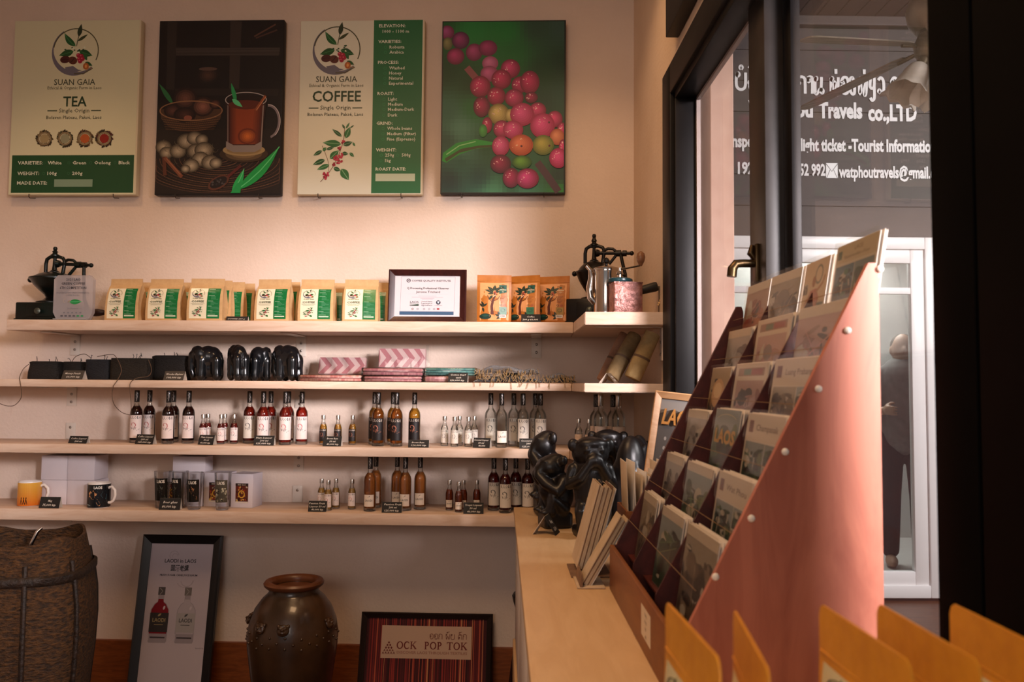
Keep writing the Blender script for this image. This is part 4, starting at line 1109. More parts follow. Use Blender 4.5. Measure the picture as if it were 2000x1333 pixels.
woven('small black woven pouch behind the leftmost price card', 145, .13, .095, .066, M_weave, .2, True, 2, 2, -.1)
woven('blue-black woven pouch right of the leftmost price card', 196, .15, .10, .078, M_weave_b, .02, False, 3, 3, 0)
woven('wide brown-black woven pouch with cord loops, fourth from the left', 258, .165, .155, .083, M_weave_o, .02, False, 4, 4, .04)
woven('tall black woven pouch behind the price card left of the elephants', 335, .11, .14, .092, M_weave, .03, True, 4, 5, 0)
def cord_thing(label, pts):
    b = B(); P_ = []
    for i in range(len(pts)-1):                     # smooth the path
        p0, p1, p2, p3 = [Vector(pts[max(0, min(len(pts)-1, j))]) for j in (i-1, i, i+1, i+2)]
        for q in range(6):
            u = q/6; P_.append(.5*((2*p1)+(p2-p0)*u+(2*p0-5*p1+4*p2-p3)*u*u+(3*p1-p0-3*p2+p3)*u**3))
    P_.append(Vector(pts[-1])); b.tube(P_, .0013, 6)
    o = b.build('twine_cord', M_cord, smooth=60); tag(o, label, 'cord', 'twine cords hanging from the woven pouches'); return o
def wpt(px, py, n): return W(px, py, n)
fr = SN+.004
cord_thing('thin twine loop hanging over the shelf edge at the far left', [wpt(56,712,.16), wpt(45,722,.2), wpt(38,738,fr-.01), wpt(39,745,fr+.004), wpt(42,765,fr+.003), wpt(40,780,fr), wpt(26,793,fr), wpt(5,791,fr), wpt(-14,780,fr)])
cord_thing('long twine loop hanging down to the first dark bottle', [wpt(190,697,.2), wpt(215,693,.21), wpt(226,697,.215), wpt(237,722,.22), wpt(230,742,fr), wpt(221,756,fr+.004), wpt(219,775,fr+.002), wpt(224,792,fr), wpt(238,806,fr-.01), wpt(254,811,fr-.02)])
cord_thing('twine cord running from the wide woven pouch over the shelf edge', [wpt(290,703,.2), wpt(296,722,.215), wpt(290,735,.23), wpt(268,739,fr), wpt(255,748,fr+.004), wpt(254,762,fr+.003), wpt(256,790,fr), wpt(256,812,fr-.01)])
cord_thing('thin twine arc standing above the two leftmost pouches', [wpt(140,708,.12), wpt(148,697,.13), wpt(165,692,.14), wpt(178,700,.15)])

# ================================================================ black wooden elephants
M_ebony = mat('glossy_black_carved_wood', '#0b0c0e', .22, col2='#15171a', scale=9, bump=.05, coat=.3)
def eleph_parts(k=1.0, head=1):
    h = head
    P_ = [('e',(0,0,.06*k),(.036*k,.03*k,.033*k)), ('e',(.018*k,0,.058*k),(.028*k,.029*k,.032*k)),
          ('e',(-.034*k*h,0,.069*k),(.021*k,.022*k,.024*k)), ('e',(-.040*k*h,0,.078*k),(.015*k,.017*k,.013*k))]
    for lx in (-.018, .032):
        for ly in (-.016, .016): P_.append(('t',[(lx*k,ly*k,.05*k),(lx*k,ly*k,.025*k),(lx*k*1.05,ly*k,.009*k)],[.0185*k,.0165*k,.0165*k]))
    P_ += [('e',(.006*k,0,.036*k),(.036*k,.020*k,.034*k)), ('e',(-.026*k*h,0,.052*k),(.020*k,.026*k,.030*k))]
    P_.append(('t',[(-.050*k*h,0,.064*k),(-.055*k*h,0,.044*k),(-.054*k*h,0,.022*k),(-.049*k*h,0,.008*k)],[.015*k,.013*k,.011*k,.010*k]))
    for ly in (-1, 1):
        P_.append(('e',(-.022*k*h,ly*.024*k,.064*k),(.017*k,.005*k,.021*k)))
        P_.append(('t',[(-.048*k*h,ly*.010*k,.054*k),(-.062*k*h,ly*.011*k,.050*k)],[.0036*k,.0022*k]))
    P_.append(('t',[(.044*k,0,.07*k),(.05*k,0,.05*k),(.049*k,0,.03*k)],[.004*k,.003*k,.0035*k]))
    return P_
def elephant(label, px, n, rz, k, head=1, sx=1.0):
    v, f = blob(eleph_parts(k, head), .0026*max(k, .9), 3)
    zb = min(p[2] for p in v)
    b = B(); b.add([(x*sx,y*sx,(z-zb)*1.2) for x,y,z in v], f)
    t = b.build('carved_elephant', M_ebony, None, on(2, px, n), WALLROT+rz, smooth=80)
    return tag(t, label, 'elephant figurine', 'glossy black carved elephants')
elephant('glossy black carved elephant with sloping trunk, next to the woven pouches', 405, .14, .15, 1.13)
elephant('upright black carved elephant, left one of the close pair', 463, .165, -.75, 1.16, 1, .82)
elephant('black carved elephant with broad back, right one of the close pair', 503, .11, .75, 1.12, -1, .84)
elephant('black carved elephant leaning its head up, next to the pink textiles', 561, .14, -.35, 1.17, 1, .95)
price_card(145, 2, .235, ['Money Pouch', '60,000 kip'], 'leftmost grey price card standing among the woven pouches', .082, .034, rz=-.02, tone=mat('grey_brown_price_card', '#3f3830', .7))
price_card(342, 2, .235, ['Wooden Elephant', '100,000 kip'], 'grey price card standing left of the elephants', .076, .034, tone=mat('grey_brown_price_card', '#3f3830', .7))

# ================================================================ packed textiles
M_film = glass_mat('clear_plastic_film', (.97,.97,.97,1), .07, .08, fres=.9)
M_text = print_mat('woven_cotton', .8)
PINK, PALE = '#b9767a', '#d8b8b2'
def chev(a, n, c1, c2, x0, x1, y0, y1):
    a.rect(x0, y0, x1, y1, c2, 4, 2)
    hgt = y1-y0; st = (x1-x0)/n
    for k in range(-1, n+1):
        xa = x0+k*st
        for (ya, yb, o0, o1) in ((y0, y0+hgt*.5, 0, .45), (y0+hgt*.5, y1, .45, 0)):
            pts = [(xa+o0*st*1.4, ya), (xa+o0*st*1.4+st*.5, ya), (xa+o1*st*1.4+st*.5, yb), (xa+o1*st*1.4, yb)]
            pts = [(max(x0, min(x1, p[0])), p[1]) for p in pts]
            if abs(pts[0][0]-pts[1][0])+abs(pts[2][0]-pts[3][0]) > .5: a.poly(pts, c1)
def fold_pack(name, label, loc, rz, w, d, h, c1, c2, layers=2, tilt=0, film=True, cat='folded textile', upright=False, group='folded cotton textiles in clear film'):
    t = thing(name, label, cat, loc, 0, group, rot=(tilt, 0, rz))
    b = B()
    if upright:          # slab standing on its long edge
        b.box(-w/2, w/2, -d/2, d/2, 0, h, d*.42); m_ = mat('cloth_'+c2, c2, .85, col2=c1, scale=40, contrast=(.2,.8), sheen=.2)
        b.build('cloth', m_, t, smooth=60)
        a = Art(w*.96, h*.92, (0,0,100,40), off=d/2+.0005); a.warp = lambda X, Z, q: (X, -q, Z+h*.04)
        chev(a, 4, c1, c2, 0, 100, 0, 40); a.build('chevron_weave', M_text, t, smooth=0)
        if film:
            b = B()
            def fm(u, v): 
                e = math.sin(PI*min(1,max(0,u)))*math.sin(PI*min(1,max(0,v)))
                return (-w/2*1.06+w*1.12*u, -d/2-.003-.003*e+.0015*math.sin(23*u+5*v), -.0+h*1.10*v)
            b.grid(fm, 14, 6); b.box(w/2*1.0, w/2*1.10, -d/2-.002, -d/2+.001, h*.05, h*1.14); b.build('film_bag', M_film, t, smooth=80)
    else:
        hh = h/layers
        for k in range(layers):
            b = B(); o_ = random.uniform(-.002,.002)
            b.box(-w/2+o_, w/2+o_, -d/2, d/2, k*hh+.0004, (k+1)*hh-.0006, min(hh*.45,.008))
            cm = mat('cloth_fold_'+c1+str(k % 2), c1 if k % 2 else c2, .85, col2=c2 if k % 2 else c1, scale=22, stretch=(3,1,.6), contrast=(.42,.58), sheen=.2)
            b.build('fold', cm, t, smooth=60)
        if film:
            b = B(); b.box(-w/2-.004, w/2+.006, -d/2-.003, d/2, .0003, h+.001, .004); b.build('film_bag', M_film, t, smooth=60)
    return t
def tx(px, n, z=0):
    p = on(2, px, n); p.z += z; return p
fold_pack('folded_scarf', 'coral pink folded scarf lying under the left chevron pack', tx(652,.17), WALLROT, .232, .12, .024, '#c87870', '#e0b0a0', 2)
fold_pack('scarf_pack', 'pink chevron scarf pack leaning on the coral scarf, left of two', tx(667,.11,.0255), WALLROT-.05, .19, .018, .072, PINK, PALE, upright=True, tilt=-.30)
fold_pack('folded_scarf', 'pale pink folded scarf at the bottom of the middle pile', tx(772,.17), WALLROT, .215, .12, .021, '#b8747a', '#cf9a98', 2)
fold_pack('folded_scarf', 'rose patterned folded scarf on top of the middle pile', tx(771,.165,.0225), WALLROT+.03, .225, .12, .029, '#a5626a', '#c48c8a', 2)
fold_pack('scarf_pack', 'pink chevron scarf pack standing tall on the middle pile', tx(785,.115,.053), WALLROT+.03, .186, .02, .078, PINK, PALE, upright=True, tilt=-.12)
fold_pack('folded_scarf', 'pink folded scarf under the teal one, left of the price card', tx(860,.17), WALLROT, .105, .11, .023, '#b4767a', '#d0a09c', 1)
fold_pack('folded_scarf', 'teal folded scarf on top of the small pink one', tx(882,.165,.0245), WALLROT, .188, .11, .029, '#4f8c88', '#77a8a0', 3)
price_card(895, 2, .24, ['Cotton Scarf', 'each', '120,000 kip'], 'square black price card standing by the teal scarf', .072, .036)
# fringed shawls
M_shawl = mat('grey_brown_shawl', '#5a5048', .95, col2='#332c28', scale=50, stretch=(1,3,1), bump=.5, sheen=.3)
M_shawl2 = mat('dark_grey_shawl', '#3a3634', .95, col2='#262322', scale=60, bump=.5, sheen=.3)
M_fringe = mat('straw_fringe', '#a8895c', .9, col2='#7a6444', scale=60)
def shawl(label, px, n, w, h, d, m, seed, nf, over=0):
    rnd = random.Random(seed)
    t = thing('fringed_shawl', label, 'shawl', on(2, px, n), WALLROT, 'fringed shawls at the end of the second shelf')
    for L_ in range(2):
        b = B(); z0 = L_*h*.48
        def top(u, v):
            x = -w/2+w*u; y = -d/2+d*v; e = (math.sin(PI*u)**.5)*(math.sin(PI*v)**.5)
            z = z0+.004+h*.5*e*(.75+.25*math.sin(9*u+seed+L_*2)+.15*math.sin(17*u-4*v))
            return (x*(1-.06*L_)+.003*math.sin(14*v), y, z)
        b.grid(top, 28, 12); b.grid(lambda u, v: (top(u,v)[0], top(u,v)[1], z0+.0005 if L_ == 0 else min(z0, top(u,v)[2]-.002)), 28, 12)
        fo = b.build('fold', m if L_ == 0 else M_shawl, t, smooth=80)
    b = B()
    for k in range(nf):
        x = -w/2*.95+w*.95*k/nf+rnd.uniform(-.003,.003); z = h*(.2+.55*rnd.random()); y = -d/2-.001
        L_ = rnd.uniform(.012,.024); pts = [(x, y+.012, z+.006), (x+rnd.uniform(-.002,.002), y-.002, z), (x+rnd.uniform(-.006,.006), y-.006, max(.0015, z-L_*.6)), (x+rnd.uniform(-.010,.010), y-.009, max(.0014, z-L_))]
        if over and rnd.random() < .12:
            yo = -(SN-n)-.004
            pts = [(x, y, .004), (x, yo*.8, .0022), (x+.002, yo-.001, .001), (x+rnd.uniform(-.006,.006), yo-.002, -rnd.uniform(.012,.026))]
        b.tube(pts, .0010, 5)
    f_ = b.build('fringe', M_fringe, t, smooth=60); f_['kind'] = 'stuff'
    return t
shawl('grey brown fringed shawl heaped right of the teal scarf', 992, .17, .255, .066, .13, M_shawl2, 3, 110, 1)
shawl('dark fringed shawl lying flat at the shelf end', 1092, .17, .125, .034, .11, M_shawl2, 8, 40, 1)

# ================================================================ bark paper rolls in the corner
M_bark = mat('olive_bark_cloth', '#8a7450', .8, col2='#6a5638', scale=14, bump=.5, bscale=40)
M_bark2 = mat('pale_bark_cloth', '#a58e62', .8, col2='#86704a', scale=14, bump=.5, bscale=40)
M_barkp = mat('pinkish_bark_cloth', '#a07a62', .8, col2='#84604c', scale=14, bump=.4, bscale=40)
def roll(label, p0, p1, r, m, flat=1.0, band=.45):
    d = (p1-p0); L = d.length
    t = thing('bark_cloth_roll', label, 'bark cloth roll', p0, 0, 'rolls of bark cloth leaning in the corner')
    z = d.normalized(); q = Vector((0,0,1)).rotation_difference(z)
    t.rotation_mode = 'XYZ'; t.rotation_euler = q.to_euler()
    b = B(); b.lathe([(r*.96,0),(r,.004),(r*1.02,L*.3),(r*.99,L*.6),(r*.94,L-.003),(r*.9,L),(r*.7,L),(r*.7,L-.03)], 28, sy=flat); b.build('roll', m, t)
    b = B(); b.lathe([(r*1.035,L*band-.004),(r*1.05,L*band-.002),(r*1.05,L*band+.002),(r*1.035,L*band+.004)], 28, cap=False, sy=flat); b.build('tie_band', M_cord, t)
    b = B(); b.lathe([(r*1.03,L*.02),(r*1.04,L*band-.004)], 28, cap=False, sy=flat); b.build('cuff', m, t)
    return t
y2 = CS_Y+.09
def c2(px, py, y): return ony(px, py, y)
zt2 = SZ[2]+.0008
def foot(px, y, r, lean): p = ony(px, 745, y); p.z = zt2+r*lean; return p
roll('flat pinkish bark cloth roll, leftmost of the leaning rolls', foot(1174, y2+.07, .016, .62), c2(1219, 652, y2+.135), .016, M_barkp, .6)
roll('olive bark cloth roll, middle of the leaning rolls', foot(1194, y2+.01, .026, .6), c2(1240, 656, y2+.07), .0255, M_bark)
roll('pale bark cloth roll nearest the window, rightmost of the leaning rolls', foot(1235, y2-.03, .028, .55), c2(1275, 652, y2-.02), .027, M_bark2)
price_card(0, 2, 0, ['Bark', '90,000'], 'small price card seen edge-on at the foot of the bark rolls', .05, .032, rz=1.25, loc=Vector((ony(1189,745,CS_Y+.03).x, CS_Y+.03, SZ[2]+.0006)), tone=mat('brown_price_card', '#5a4836', .7), lean=.026)
# ================================================================ bottles
M_glass = glass_mat('bottle_glass', (.94,.95,.94,1), .05, .015, fres=.75)
def liquid(name, col, dens=1.0):
    """coloured drink seen through its bottle"""
    if name in _M: return _M[name]
    m = mat(name, col, .08, trans=.75 if dens < .9 else .25, ior=1.33, spec=.5)
    return m
LIQ = {'coffee': liquid('coffee_liqueur', '#2a0d0a', 1), 'plum': liquid('plum_liqueur', '#b32a1a', .8), 'red': liquid('red_liqueur', '#96200f', .8),
       'amber': liquid('amber_rum', '#dc9a34', .8), 'brown': liquid('brown_rum', '#c06a22', .8), 'gold': liquid('golden_liqueur', '#e6b65c', .8), 'orange': liquid('orange_liqueur', '#e08a44', .8),
       'ruby': liquid('dark_ruby_liqueur', '#7a1a16', .8), 'clear': glass_mat('clear_spirit', (.97,.98,.97,1), .03, .02, fres=.3), 'rust': liquid('rust_liqueur', '#a8481f', .8)}
M_caps = {'black': mat('black_capsule', '#14100f', .3, coat=.4), 'silver': mat('silver_screw_cap', '#c9c2ba', .25, metal=1), 'dark': mat('dark_foil_capsule', '#2a2422', .25, metal=.6)}
M_inklabel = print_mat('paper_label_ink', .5)
BIG = [(.0205,.0),(.0226,.0015),(.0228,.006),(.0228,.111),(.0223,.118),(.0207,.1255),(.0176,.132),(.0136,.138),(.0104,.142),(.0090,.147),(.0086,.152),(.0086,.172),(.0096,.174),(.0096,.178),(.0086,.180),(.0086,.186)]
MINI = [(.0125,0),(.0144,.0012),(.0146,.004),(.0146,.060),(.0140,.066),(.0118,.073),(.0085,.079),(.0068,.085),(.0062,.096),(.0072,.097),(.0072,.100)]
def swirl(a, cx, cy, s, red, dark, big=True):
    """curled snail-like brush mark"""
    pts = [(cx-s*.25+s*(.10+.055*k)*math.cos(.55*k+2.2), cy-s*.2+s*(.10+.055*k)*math.sin(.55*k+2.2)) for k in range(11)] if big else [(cx-s*.25+s*(.16+.08*k)*math.cos(.8*k+2.2), cy-s*.2+s*(.16+.08*k)*math.sin(.8*k+2.2)) for k in range(7)]
    a.line(pts, lambda t: s*(.10+.06*math.sin(PI*t)), red)
    a.line([(cx-s*.55, cy+s*.15), (cx-s*.4, cy+s*.5), (cx-s*.05, cy+s*.62), (cx+s*.25, cy+s*.5), (cx+s*.2, cy+s*.25), (cx, cy+s*.3), (cx+s*.05, cy+s*.55), (cx+s*.45, cy+s*.75), (cx+s*.7, cy+s*.62)], s*.10, dark)
    a.line([(cx+s*.4, cy+s*.3), (cx+s*.75, cy+s*.55), (cx+s*.95, cy+s*.5)], s*.07, dark)
    if big:
        a.line([(cx-s*.2, cy+s*.15), (cx+s*.1, cy+s*.05), (cx+s*.3, cy+s*.3)], s*.06, red)
        a.line([(cx-s*.35, cy+s*.35), (cx-s*.1, cy+s*.4)], s*.06, dark)
LABELS = {
    'white': dict(z=(.020,.106), base='#e4d5d0', ink='#232022', red='#b05a58', dark='#4a4446', style='top'),
    'pale':  dict(z=(.020,.106), base='#e6d9d4', ink='#232022', red='#c0686a', dark='#4a4446', style='top'),
    'black': dict(z=(.022,.104), base='#1a1313', ink='#cdbfb2', red='#b5735c', dark='#a5674f', style='top'),
    'grey':  dict(z=(.020,.106), base='#d6cec2', ink='#2a2726', red='#4a4644', dark='#5a5652', style='top'),
    'small': dict(z=(.018,.062), base='#e2d6c8', ink='#3a332c', red='#5a524a', dark='#8a8076', style='low'),
    'script':dict(z=(.020,.088), base='#dcbfa6', ink='#4a3a34', red='#8a6a5a', dark='#8a6a5a', style='script'),
}
_proto = {}
def bottle_meshes(kind, liq, lab, cap, fill):
    """build once per look; later bottles reuse the meshes"""
    key = (kind, liq, lab, cap, fill)
    if key in _proto: return _proto[key]
    prof = BIG if kind == 'big' else MINI
    L = LABELS[lab]; out = []
    b = B(); b.lathe(prof, 28); out.append(('glass', b, M_glass, None))
    zf = {'big': (.141 if fill > .9 else .120), 'mini': (.077 if fill > .9 else .07)}[kind]
    zb = .011 if kind == 'big' else .005
    lp = [(r*.93, z) for r, z in prof if zb < z < zf]
    lp = [(lp[0][0]*.9, zb)] + [(lp[0][0], zb+.002)] + lp + [(lp[-1][0], zf), (.0004, zf)]
    b = B(); b.lathe(lp, 28); out.append(('liquid', b, LIQ[liq], None))
    R = prof[2][0]
    z0, z1 = L['z']
    if kind == 'mini': z0, z1 = z0*.62, z1*.575 if L['style'] == 'top' else z1*.62
    span = 2.25 if L['style'] != 'low' else 1.75
    wl = R*span
    a = Art(wl, z1-z0, (0,0,100,160), warp=lambda X, Z, q: ((R+q)*math.sin(X/R), -(R+q)*math.cos(X/R), Z+z0), off=.0004, step=.00002)
    a.rect(0, 0, 100, 160, L['base'], 14, 1)
    if L['style'] == 'top':
        a.text('LAODI', 50, 25, 18, L['ink'], 'c', width=74, bold=.045, res=1)
        swirl(a, 44, 76, 42, L['red'], L['dark'], kind == 'big')
        if kind == 'big':
            a.rect(12, 140, 60, 142, mixc(L['ink'], L['base'], .5)); a.rect(12, 146, 48, 147.6, mixc(L['ink'], L['base'], .6))
    elif L['style'] == 'low':
        a.leaf((40, 40), (62, 14), 12, L['dark']); a.line([(46,44),(58,30),(60,14)], 3, L['red'])
        a.text('LAODI', 50, 92, 28, L['ink'], 'c', width=70, bold=.02, res=1)
        a.rect(18, 112, 82, 115, mixc(L['ink'], L['base'], .5)); a.rect(28, 126, 72, 128, mixc(L['ink'], L['base'], .6))
    else:
        a.line([(14,40),(24,20),(26,44),(36,22),(38,42),(48,30),(58,40),(70,32),(84,36)], 4, L['ink'])
        a.leaf((20,150),(34,90), 16, '#b06a50')
    out.append(('label', a, M_inklabel, 0))
    b = B()
    if kind == 'big':
        b.lathe([(.0094,.156),(.0098,.157),(.0098,.186),(.0094,.200),(.0088,.2012),(.004,.2014)], 20)
    else:
        b.lathe([(.0078,.0955),(.0082,.096),(.0082,.1085),(.0076,.1115),(.003,.112)], 18)
    out.append(('capsule' if kind == 'big' else 'screw_cap', b, M_caps[cap], 30))
    if kind == 'big' and cap != 'silver':
        a = Art(.02, .04, (0,0,100,200), warp=lambda X, Z, q: ((.0098+q)*math.sin(X/.0098), -(.0098+q)*math.cos(X/.0098), Z+.158), off=.0003)
        a.line([(40,10),(60,40),(42,70),(60,100),(44,130),(58,160),(46,190)], 8, '#a89c92'); a.line([(66,20),(54,60),(70,110),(56,150)], 5, '#8a7e76')
        out.append(('seal_print', a, M_inklabel, 0))
    _proto[key] = out
    return out
_done = {}
def bottle(label, k, px, n, kind, liq, lab, cap='black', rz=0, fill=1, group=None, S_=1.0, loc=None):
    key = (kind, liq, lab, cap, fill)
    loc = loc if loc is not None else on(k, px, n)
    if key in _done:
        r = dup(_done[key], loc, WALLROT+rz, label); r.scale = (S_,)*3
        r['group'] = group or ('large bottles on the shelves' if kind == 'big' else 'miniature bottles on the shelves'); return r
    t = thing('bottle' if kind == 'big' else 'miniature_bottle', label, 'bottle', loc, WALLROT+rz, group or ('large bottles on the shelves' if kind == 'big' else 'miniature bottles on the shelves'))
    for nm, b, m, sm in bottle_meshes(*key): b.build(nm, m, t, smooth=40 if sm is None else sm)
    t.scale = (S_,)*3
    _done[key] = t
    return t
# ---- third shelf
F, Bk = .175, .085
bottle('dark coffee liqueur bottle at the far left, in front of its twin', 3, 265, .165, 'big', 'coffee', 'white', rz=.25)
bottle('dark coffee liqueur bottle behind and right of the leftmost one', 3, 290, .105, 'big', 'coffee', 'white', rz=.25)
bottle('dark coffee liqueur bottle in the middle of the coffee group, alone in front', 3, 327.5, .19, 'big', 'coffee', 'white', rz=.2)
bottle('dark coffee liqueur bottle hidden close behind the middle coffee one', 3, 337, .10, 'big', 'coffee', 'white', rz=.2)
bottle('dark coffee liqueur bottle standing alone, nearest the red miniatures', 3, 367, .16, 'big', 'coffee', 'white', rz=.2)
bottle('leftmost red miniature bottle, behind a slanted price card', 3, 396, .18, 'mini', 'red', 'pale', 'silver', rz=.3)
bottle('red miniature bottle second from the left, close behind the first', 3, 405, .125, 'mini', 'red', 'pale', 'silver', rz=.3)
bottle('red miniature bottle third from the left', 3, 431, .18, 'mini', 'red', 'pale', 'silver', rz=.3)
bottle('red miniature bottle half hidden behind the third one', 3, 438, .12, 'mini', 'red', 'pale', 'silver', rz=.3)
bottle('rightmost red miniature bottle on the third shelf', 3, 456.5, .15, 'mini', 'red', 'pale', 'silver', rz=.3)
bottle('leftmost plum red bottle, standing towards the back', 3, 486, .12, 'big', 'red', 'grey', rz=.3)
bottle('plum red bottle in front, behind the plum price card', 3, 513, .165, 'big', 'plum', 'pale', rz=.3)
bottle('plum red bottle just right of and behind the price card one', 3, 527.5, .105, 'big', 'plum', 'pale', rz=.4)
bottle('bright plum red bottle second from the right, standing in front', 3, 556.5, .19, 'big', 'plum', 'pale', rz=.25)
bottle('plum red bottle hidden close behind the second from the right', 3, 562, .11, 'big', 'plum', 'pale', rz=.25)
bottle('rightmost plum red bottle on the third shelf, alone', 3, 588.5, .15, 'big', 'plum', 'pale', rz=.25)
bottle('amber rum miniature with black label, left of three', 3, 631, .15, 'mini', 'amber', 'black', 'silver')
bottle('amber rum miniature with black label, middle of three', 3, 659.5, .15, 'mini', 'amber', 'black', 'silver')
bottle('amber rum miniature with black label, right of three', 3, 688, .14, 'mini', 'amber', 'black', 'silver')
bottle('black labelled rum bottle, back one of the left pair', 3, 731, .11, 'big', 'amber', 'black')
bottle('black labelled rum bottle, front one of the left pair', 3, 738, .195, 'big', 'brown', 'black')
bottle('black labelled rum bottle, back one of the middle pair', 3, 767, .11, 'big', 'amber', 'black')
bottle('black labelled rum bottle, front one of the middle pair', 3, 774, .20, 'big', 'brown', 'black')
bottle('black labelled amber rum bottle standing alone behind its price card', 3, 809, .145, 'big', 'amber', 'black')
for px, n, lb in ((868,.15,'leftmost clear miniature bottle on the third shelf'), (887.5,.19,'clear miniature bottle standing in front, second from the left'), (897,.12,'clear miniature bottle at the back, between two front ones'),
                  (914.5,.185,'clear miniature bottle in front, left of the slanted price card'), (926,.12,'rightmost clear miniature, behind the slanted price card')):
    bottle(lb, 3, px, n, 'mini', 'clear', 'grey', 'silver', rz=.15)
for px, n, lab, liq, lb in ((958,.11,'grey','clear','leftmost clear spirit bottle, behind the yellowish one'), (979,.20,'small','clear','clear spirit bottle with a small low label, standing in front'), (1003,.11,'grey','clear','clear spirit bottle at the back, third from the left'),
                   (1021,.17,'grey','clear','clear spirit bottle in front of the third one, behind the price card'), (1045,.09,'grey','clear','clear spirit bottle half hidden at the right of the group'), (1055,.155,'grey','clear','rightmost clear spirit bottle, just above the small monkey carving')):
    bottle(lb, 3, px, n, 'big', liq, lab, rz=.2)
Z3 = SZ[3]+.0006
def c3(px, y): p = ony(px, 860, y); return Vector((p.x, y, Z3))
bottle('left miniature in the corner, high above the black carvings', 3, 0, 0, 'mini', 'clear', 'script', 'silver', loc=c3(1130, 3.02))
bottle('right miniature in the corner, close to the tall pale labelled bottles', 3, 0, 0, 'mini', 'clear', 'script', 'silver', loc=c3(1150, 3.0))
bottle('corner bottle with pale script label, front left one', 3, 0, 0, 'big', 'clear', 'script', 'silver', loc=c3(1173, 2.87), S_=1.04)
bottle('corner bottle with pale script label, front right one', 3, 0, 0, 'big', 'clear', 'script', 'silver', loc=c3(1208, 2.85), S_=1.04)
bottle('corner bottle half hidden behind the front left one', 3, 0, 0, 'big', 'clear', 'script', 'black', loc=c3(1164, 2.97))
bottle('corner bottle half hidden behind the front right one', 3, 0, 0, 'big', 'clear', 'script', 'black', loc=c3(1197, 2.95))
for px, n, ln, lb, w, rz in ((155,.23,['Coffee Liqueur','200 ml'],'black price card alone at the left end of the third shelf',.076,-.12), (285,.235,['Coffee Liqueur','200 ml','125,000 kip'],'black price card in front of the two leftmost coffee bottles',.078,-.22),
                      (405,.235,['Plum Liqueur','50 ml','40,000 kip'],'slanted black price card in front of the red miniatures',.066,-.25), (517,.235,['Plum Liqueur','200 ml','125,000 kip'],'black price card in front of the plum red bottles',.076,.02),
                      (650,.235,['Brown Rum','50 ml','40,000 kip'],'black price card in front of the black labelled miniatures',.07,-.06), (818,.25,['Brown Rum','120,000 kip'],'low black price card below the lone rum bottle',.076,.05),
                      (942,.235,['Coconut Liqueur','50 ml','40,000'],'slanted black price card right of the clear miniatures',.066,-.28), (1034,.245,['Coconut Liqueur','200 ml','125,000 kip'],'black price card in front of the clear spirit bottles',.074,.04)):
    price_card(px, 3, n-.012, ln, lb, w, .036 if len(ln) > 2 else .027, rz=rz, lean=.012)

# ---- lowest shelf: miniatures and bottles
for px, n, lb in ((627.5,.16,'leftmost golden miniature behind the price card on the lowest shelf'), (640.5,.20,'golden miniature standing in front of the leftmost cluster'), (655.5,.15,'golden miniature, right one of the cluster of three'), (687,.16,'golden miniature standing apart, left of the tall orange bottle')):
    bottle(lb, 4, px, n, 'mini', 'gold', 'pale', 'silver')
for px, n, liq, lb in ((722,.20,'orange','orange bottle with low label in front, left of the group'), (733,.11,'orange','orange bottle close behind the front left one'), (775,.11,'orange','dim orange bottle behind the price card, at the back'), (791,.175,'orange','orange bottle with low label, right behind the price card'), (820,.14,'orange','orange bottle with low label, alone at the right of its group')):
    bottle(lb, 4, px, n, 'big', liq, 'small')
for px, n, lb in ((877.5,.15,'leftmost rust red miniature on the lowest shelf'), (896,.20,'rust red miniature standing in front, left of the price card'), (905,.15,'rust red miniature half hidden behind the front one'), (931,.14,'rust red miniature standing above the right price card')):
    bottle(lb, 4, px, n, 'mini', 'rust', 'small', 'silver')
for px, n, lb in ((964,.14,'dark ruby bottle with grey label, leftmost of the right group'), (986.5,.195,'dark ruby bottle in front, second of the right group'), (1007,.12,'dark ruby bottle at the back, third of the right group'), (1030,.16,'dark ruby bottle fourth of the right group, above the counter edge'), (1047,.11,'dark ruby bottle half hidden behind the monkey carvings')):
    bottle(lb, 4, px, n, 'big', 'ruby', 'grey', rz=.2)
for px, n, ln, lb, w, h, rz in ((621,.24,['Passion Fruit','Liqueur 50 ml','40,000 kip'],'black price card below the golden miniatures',.068,.038,.0), (766,.24,['Passion Fruit','200 ml','125,000 kip'],'black price card between the orange bottles',.074,.038,.0), (925,.24,['Tropic Liqueur','50 ml','40,000 kip'],'black price card below the rust red miniatures',.074,.04,.03)):
    price_card(px, 4, n-.012, ln, lb, w, h, rz=rz, lean=.012)

# ================================================================ mugs
M_cer = mat('white_glazed_ceramic', '#e6ded8', .18, coat=.3)
def mug(label, px, n, rz, art_fn, body):
    t = thing('mug', label, 'mug', on(4, px, n), WALLROT+rz, 'printed mugs on the lowest shelf')
    R, H = .0405, .092
    b = B(); b.lathe([(R*.9,0),(R*.97,.003),(R,.006),(R,H-.003),(R*.985,H),(R*.93,H-.002),(R*.92,.01),(.001,.008)], 36); b.build('cup', M_cer, t)
    b = B(); b.tube([(R*.96,0,H*.80),(R*1.3,0,H*.85),(R*1.62,0,H*.70),(R*1.66,0,H*.5),(R*1.5,0,H*.30),(R*1.2,0,H*.2),(R*.96,0,H*.2)], .0052, 12); b.build('handle', M_cer, t)
    a = Art(R*4.6, H*.93, (0,0,230,92), warp=lambda X, Z, q: ((R+q)*math.sin(X/R), -(R+q)*math.cos(X/R), Z+H*.03), off=.0005, step=.00003)
    art_fn(a); a.build('print', print_mat('glazed_print', .2), t, smooth=0)
    return t
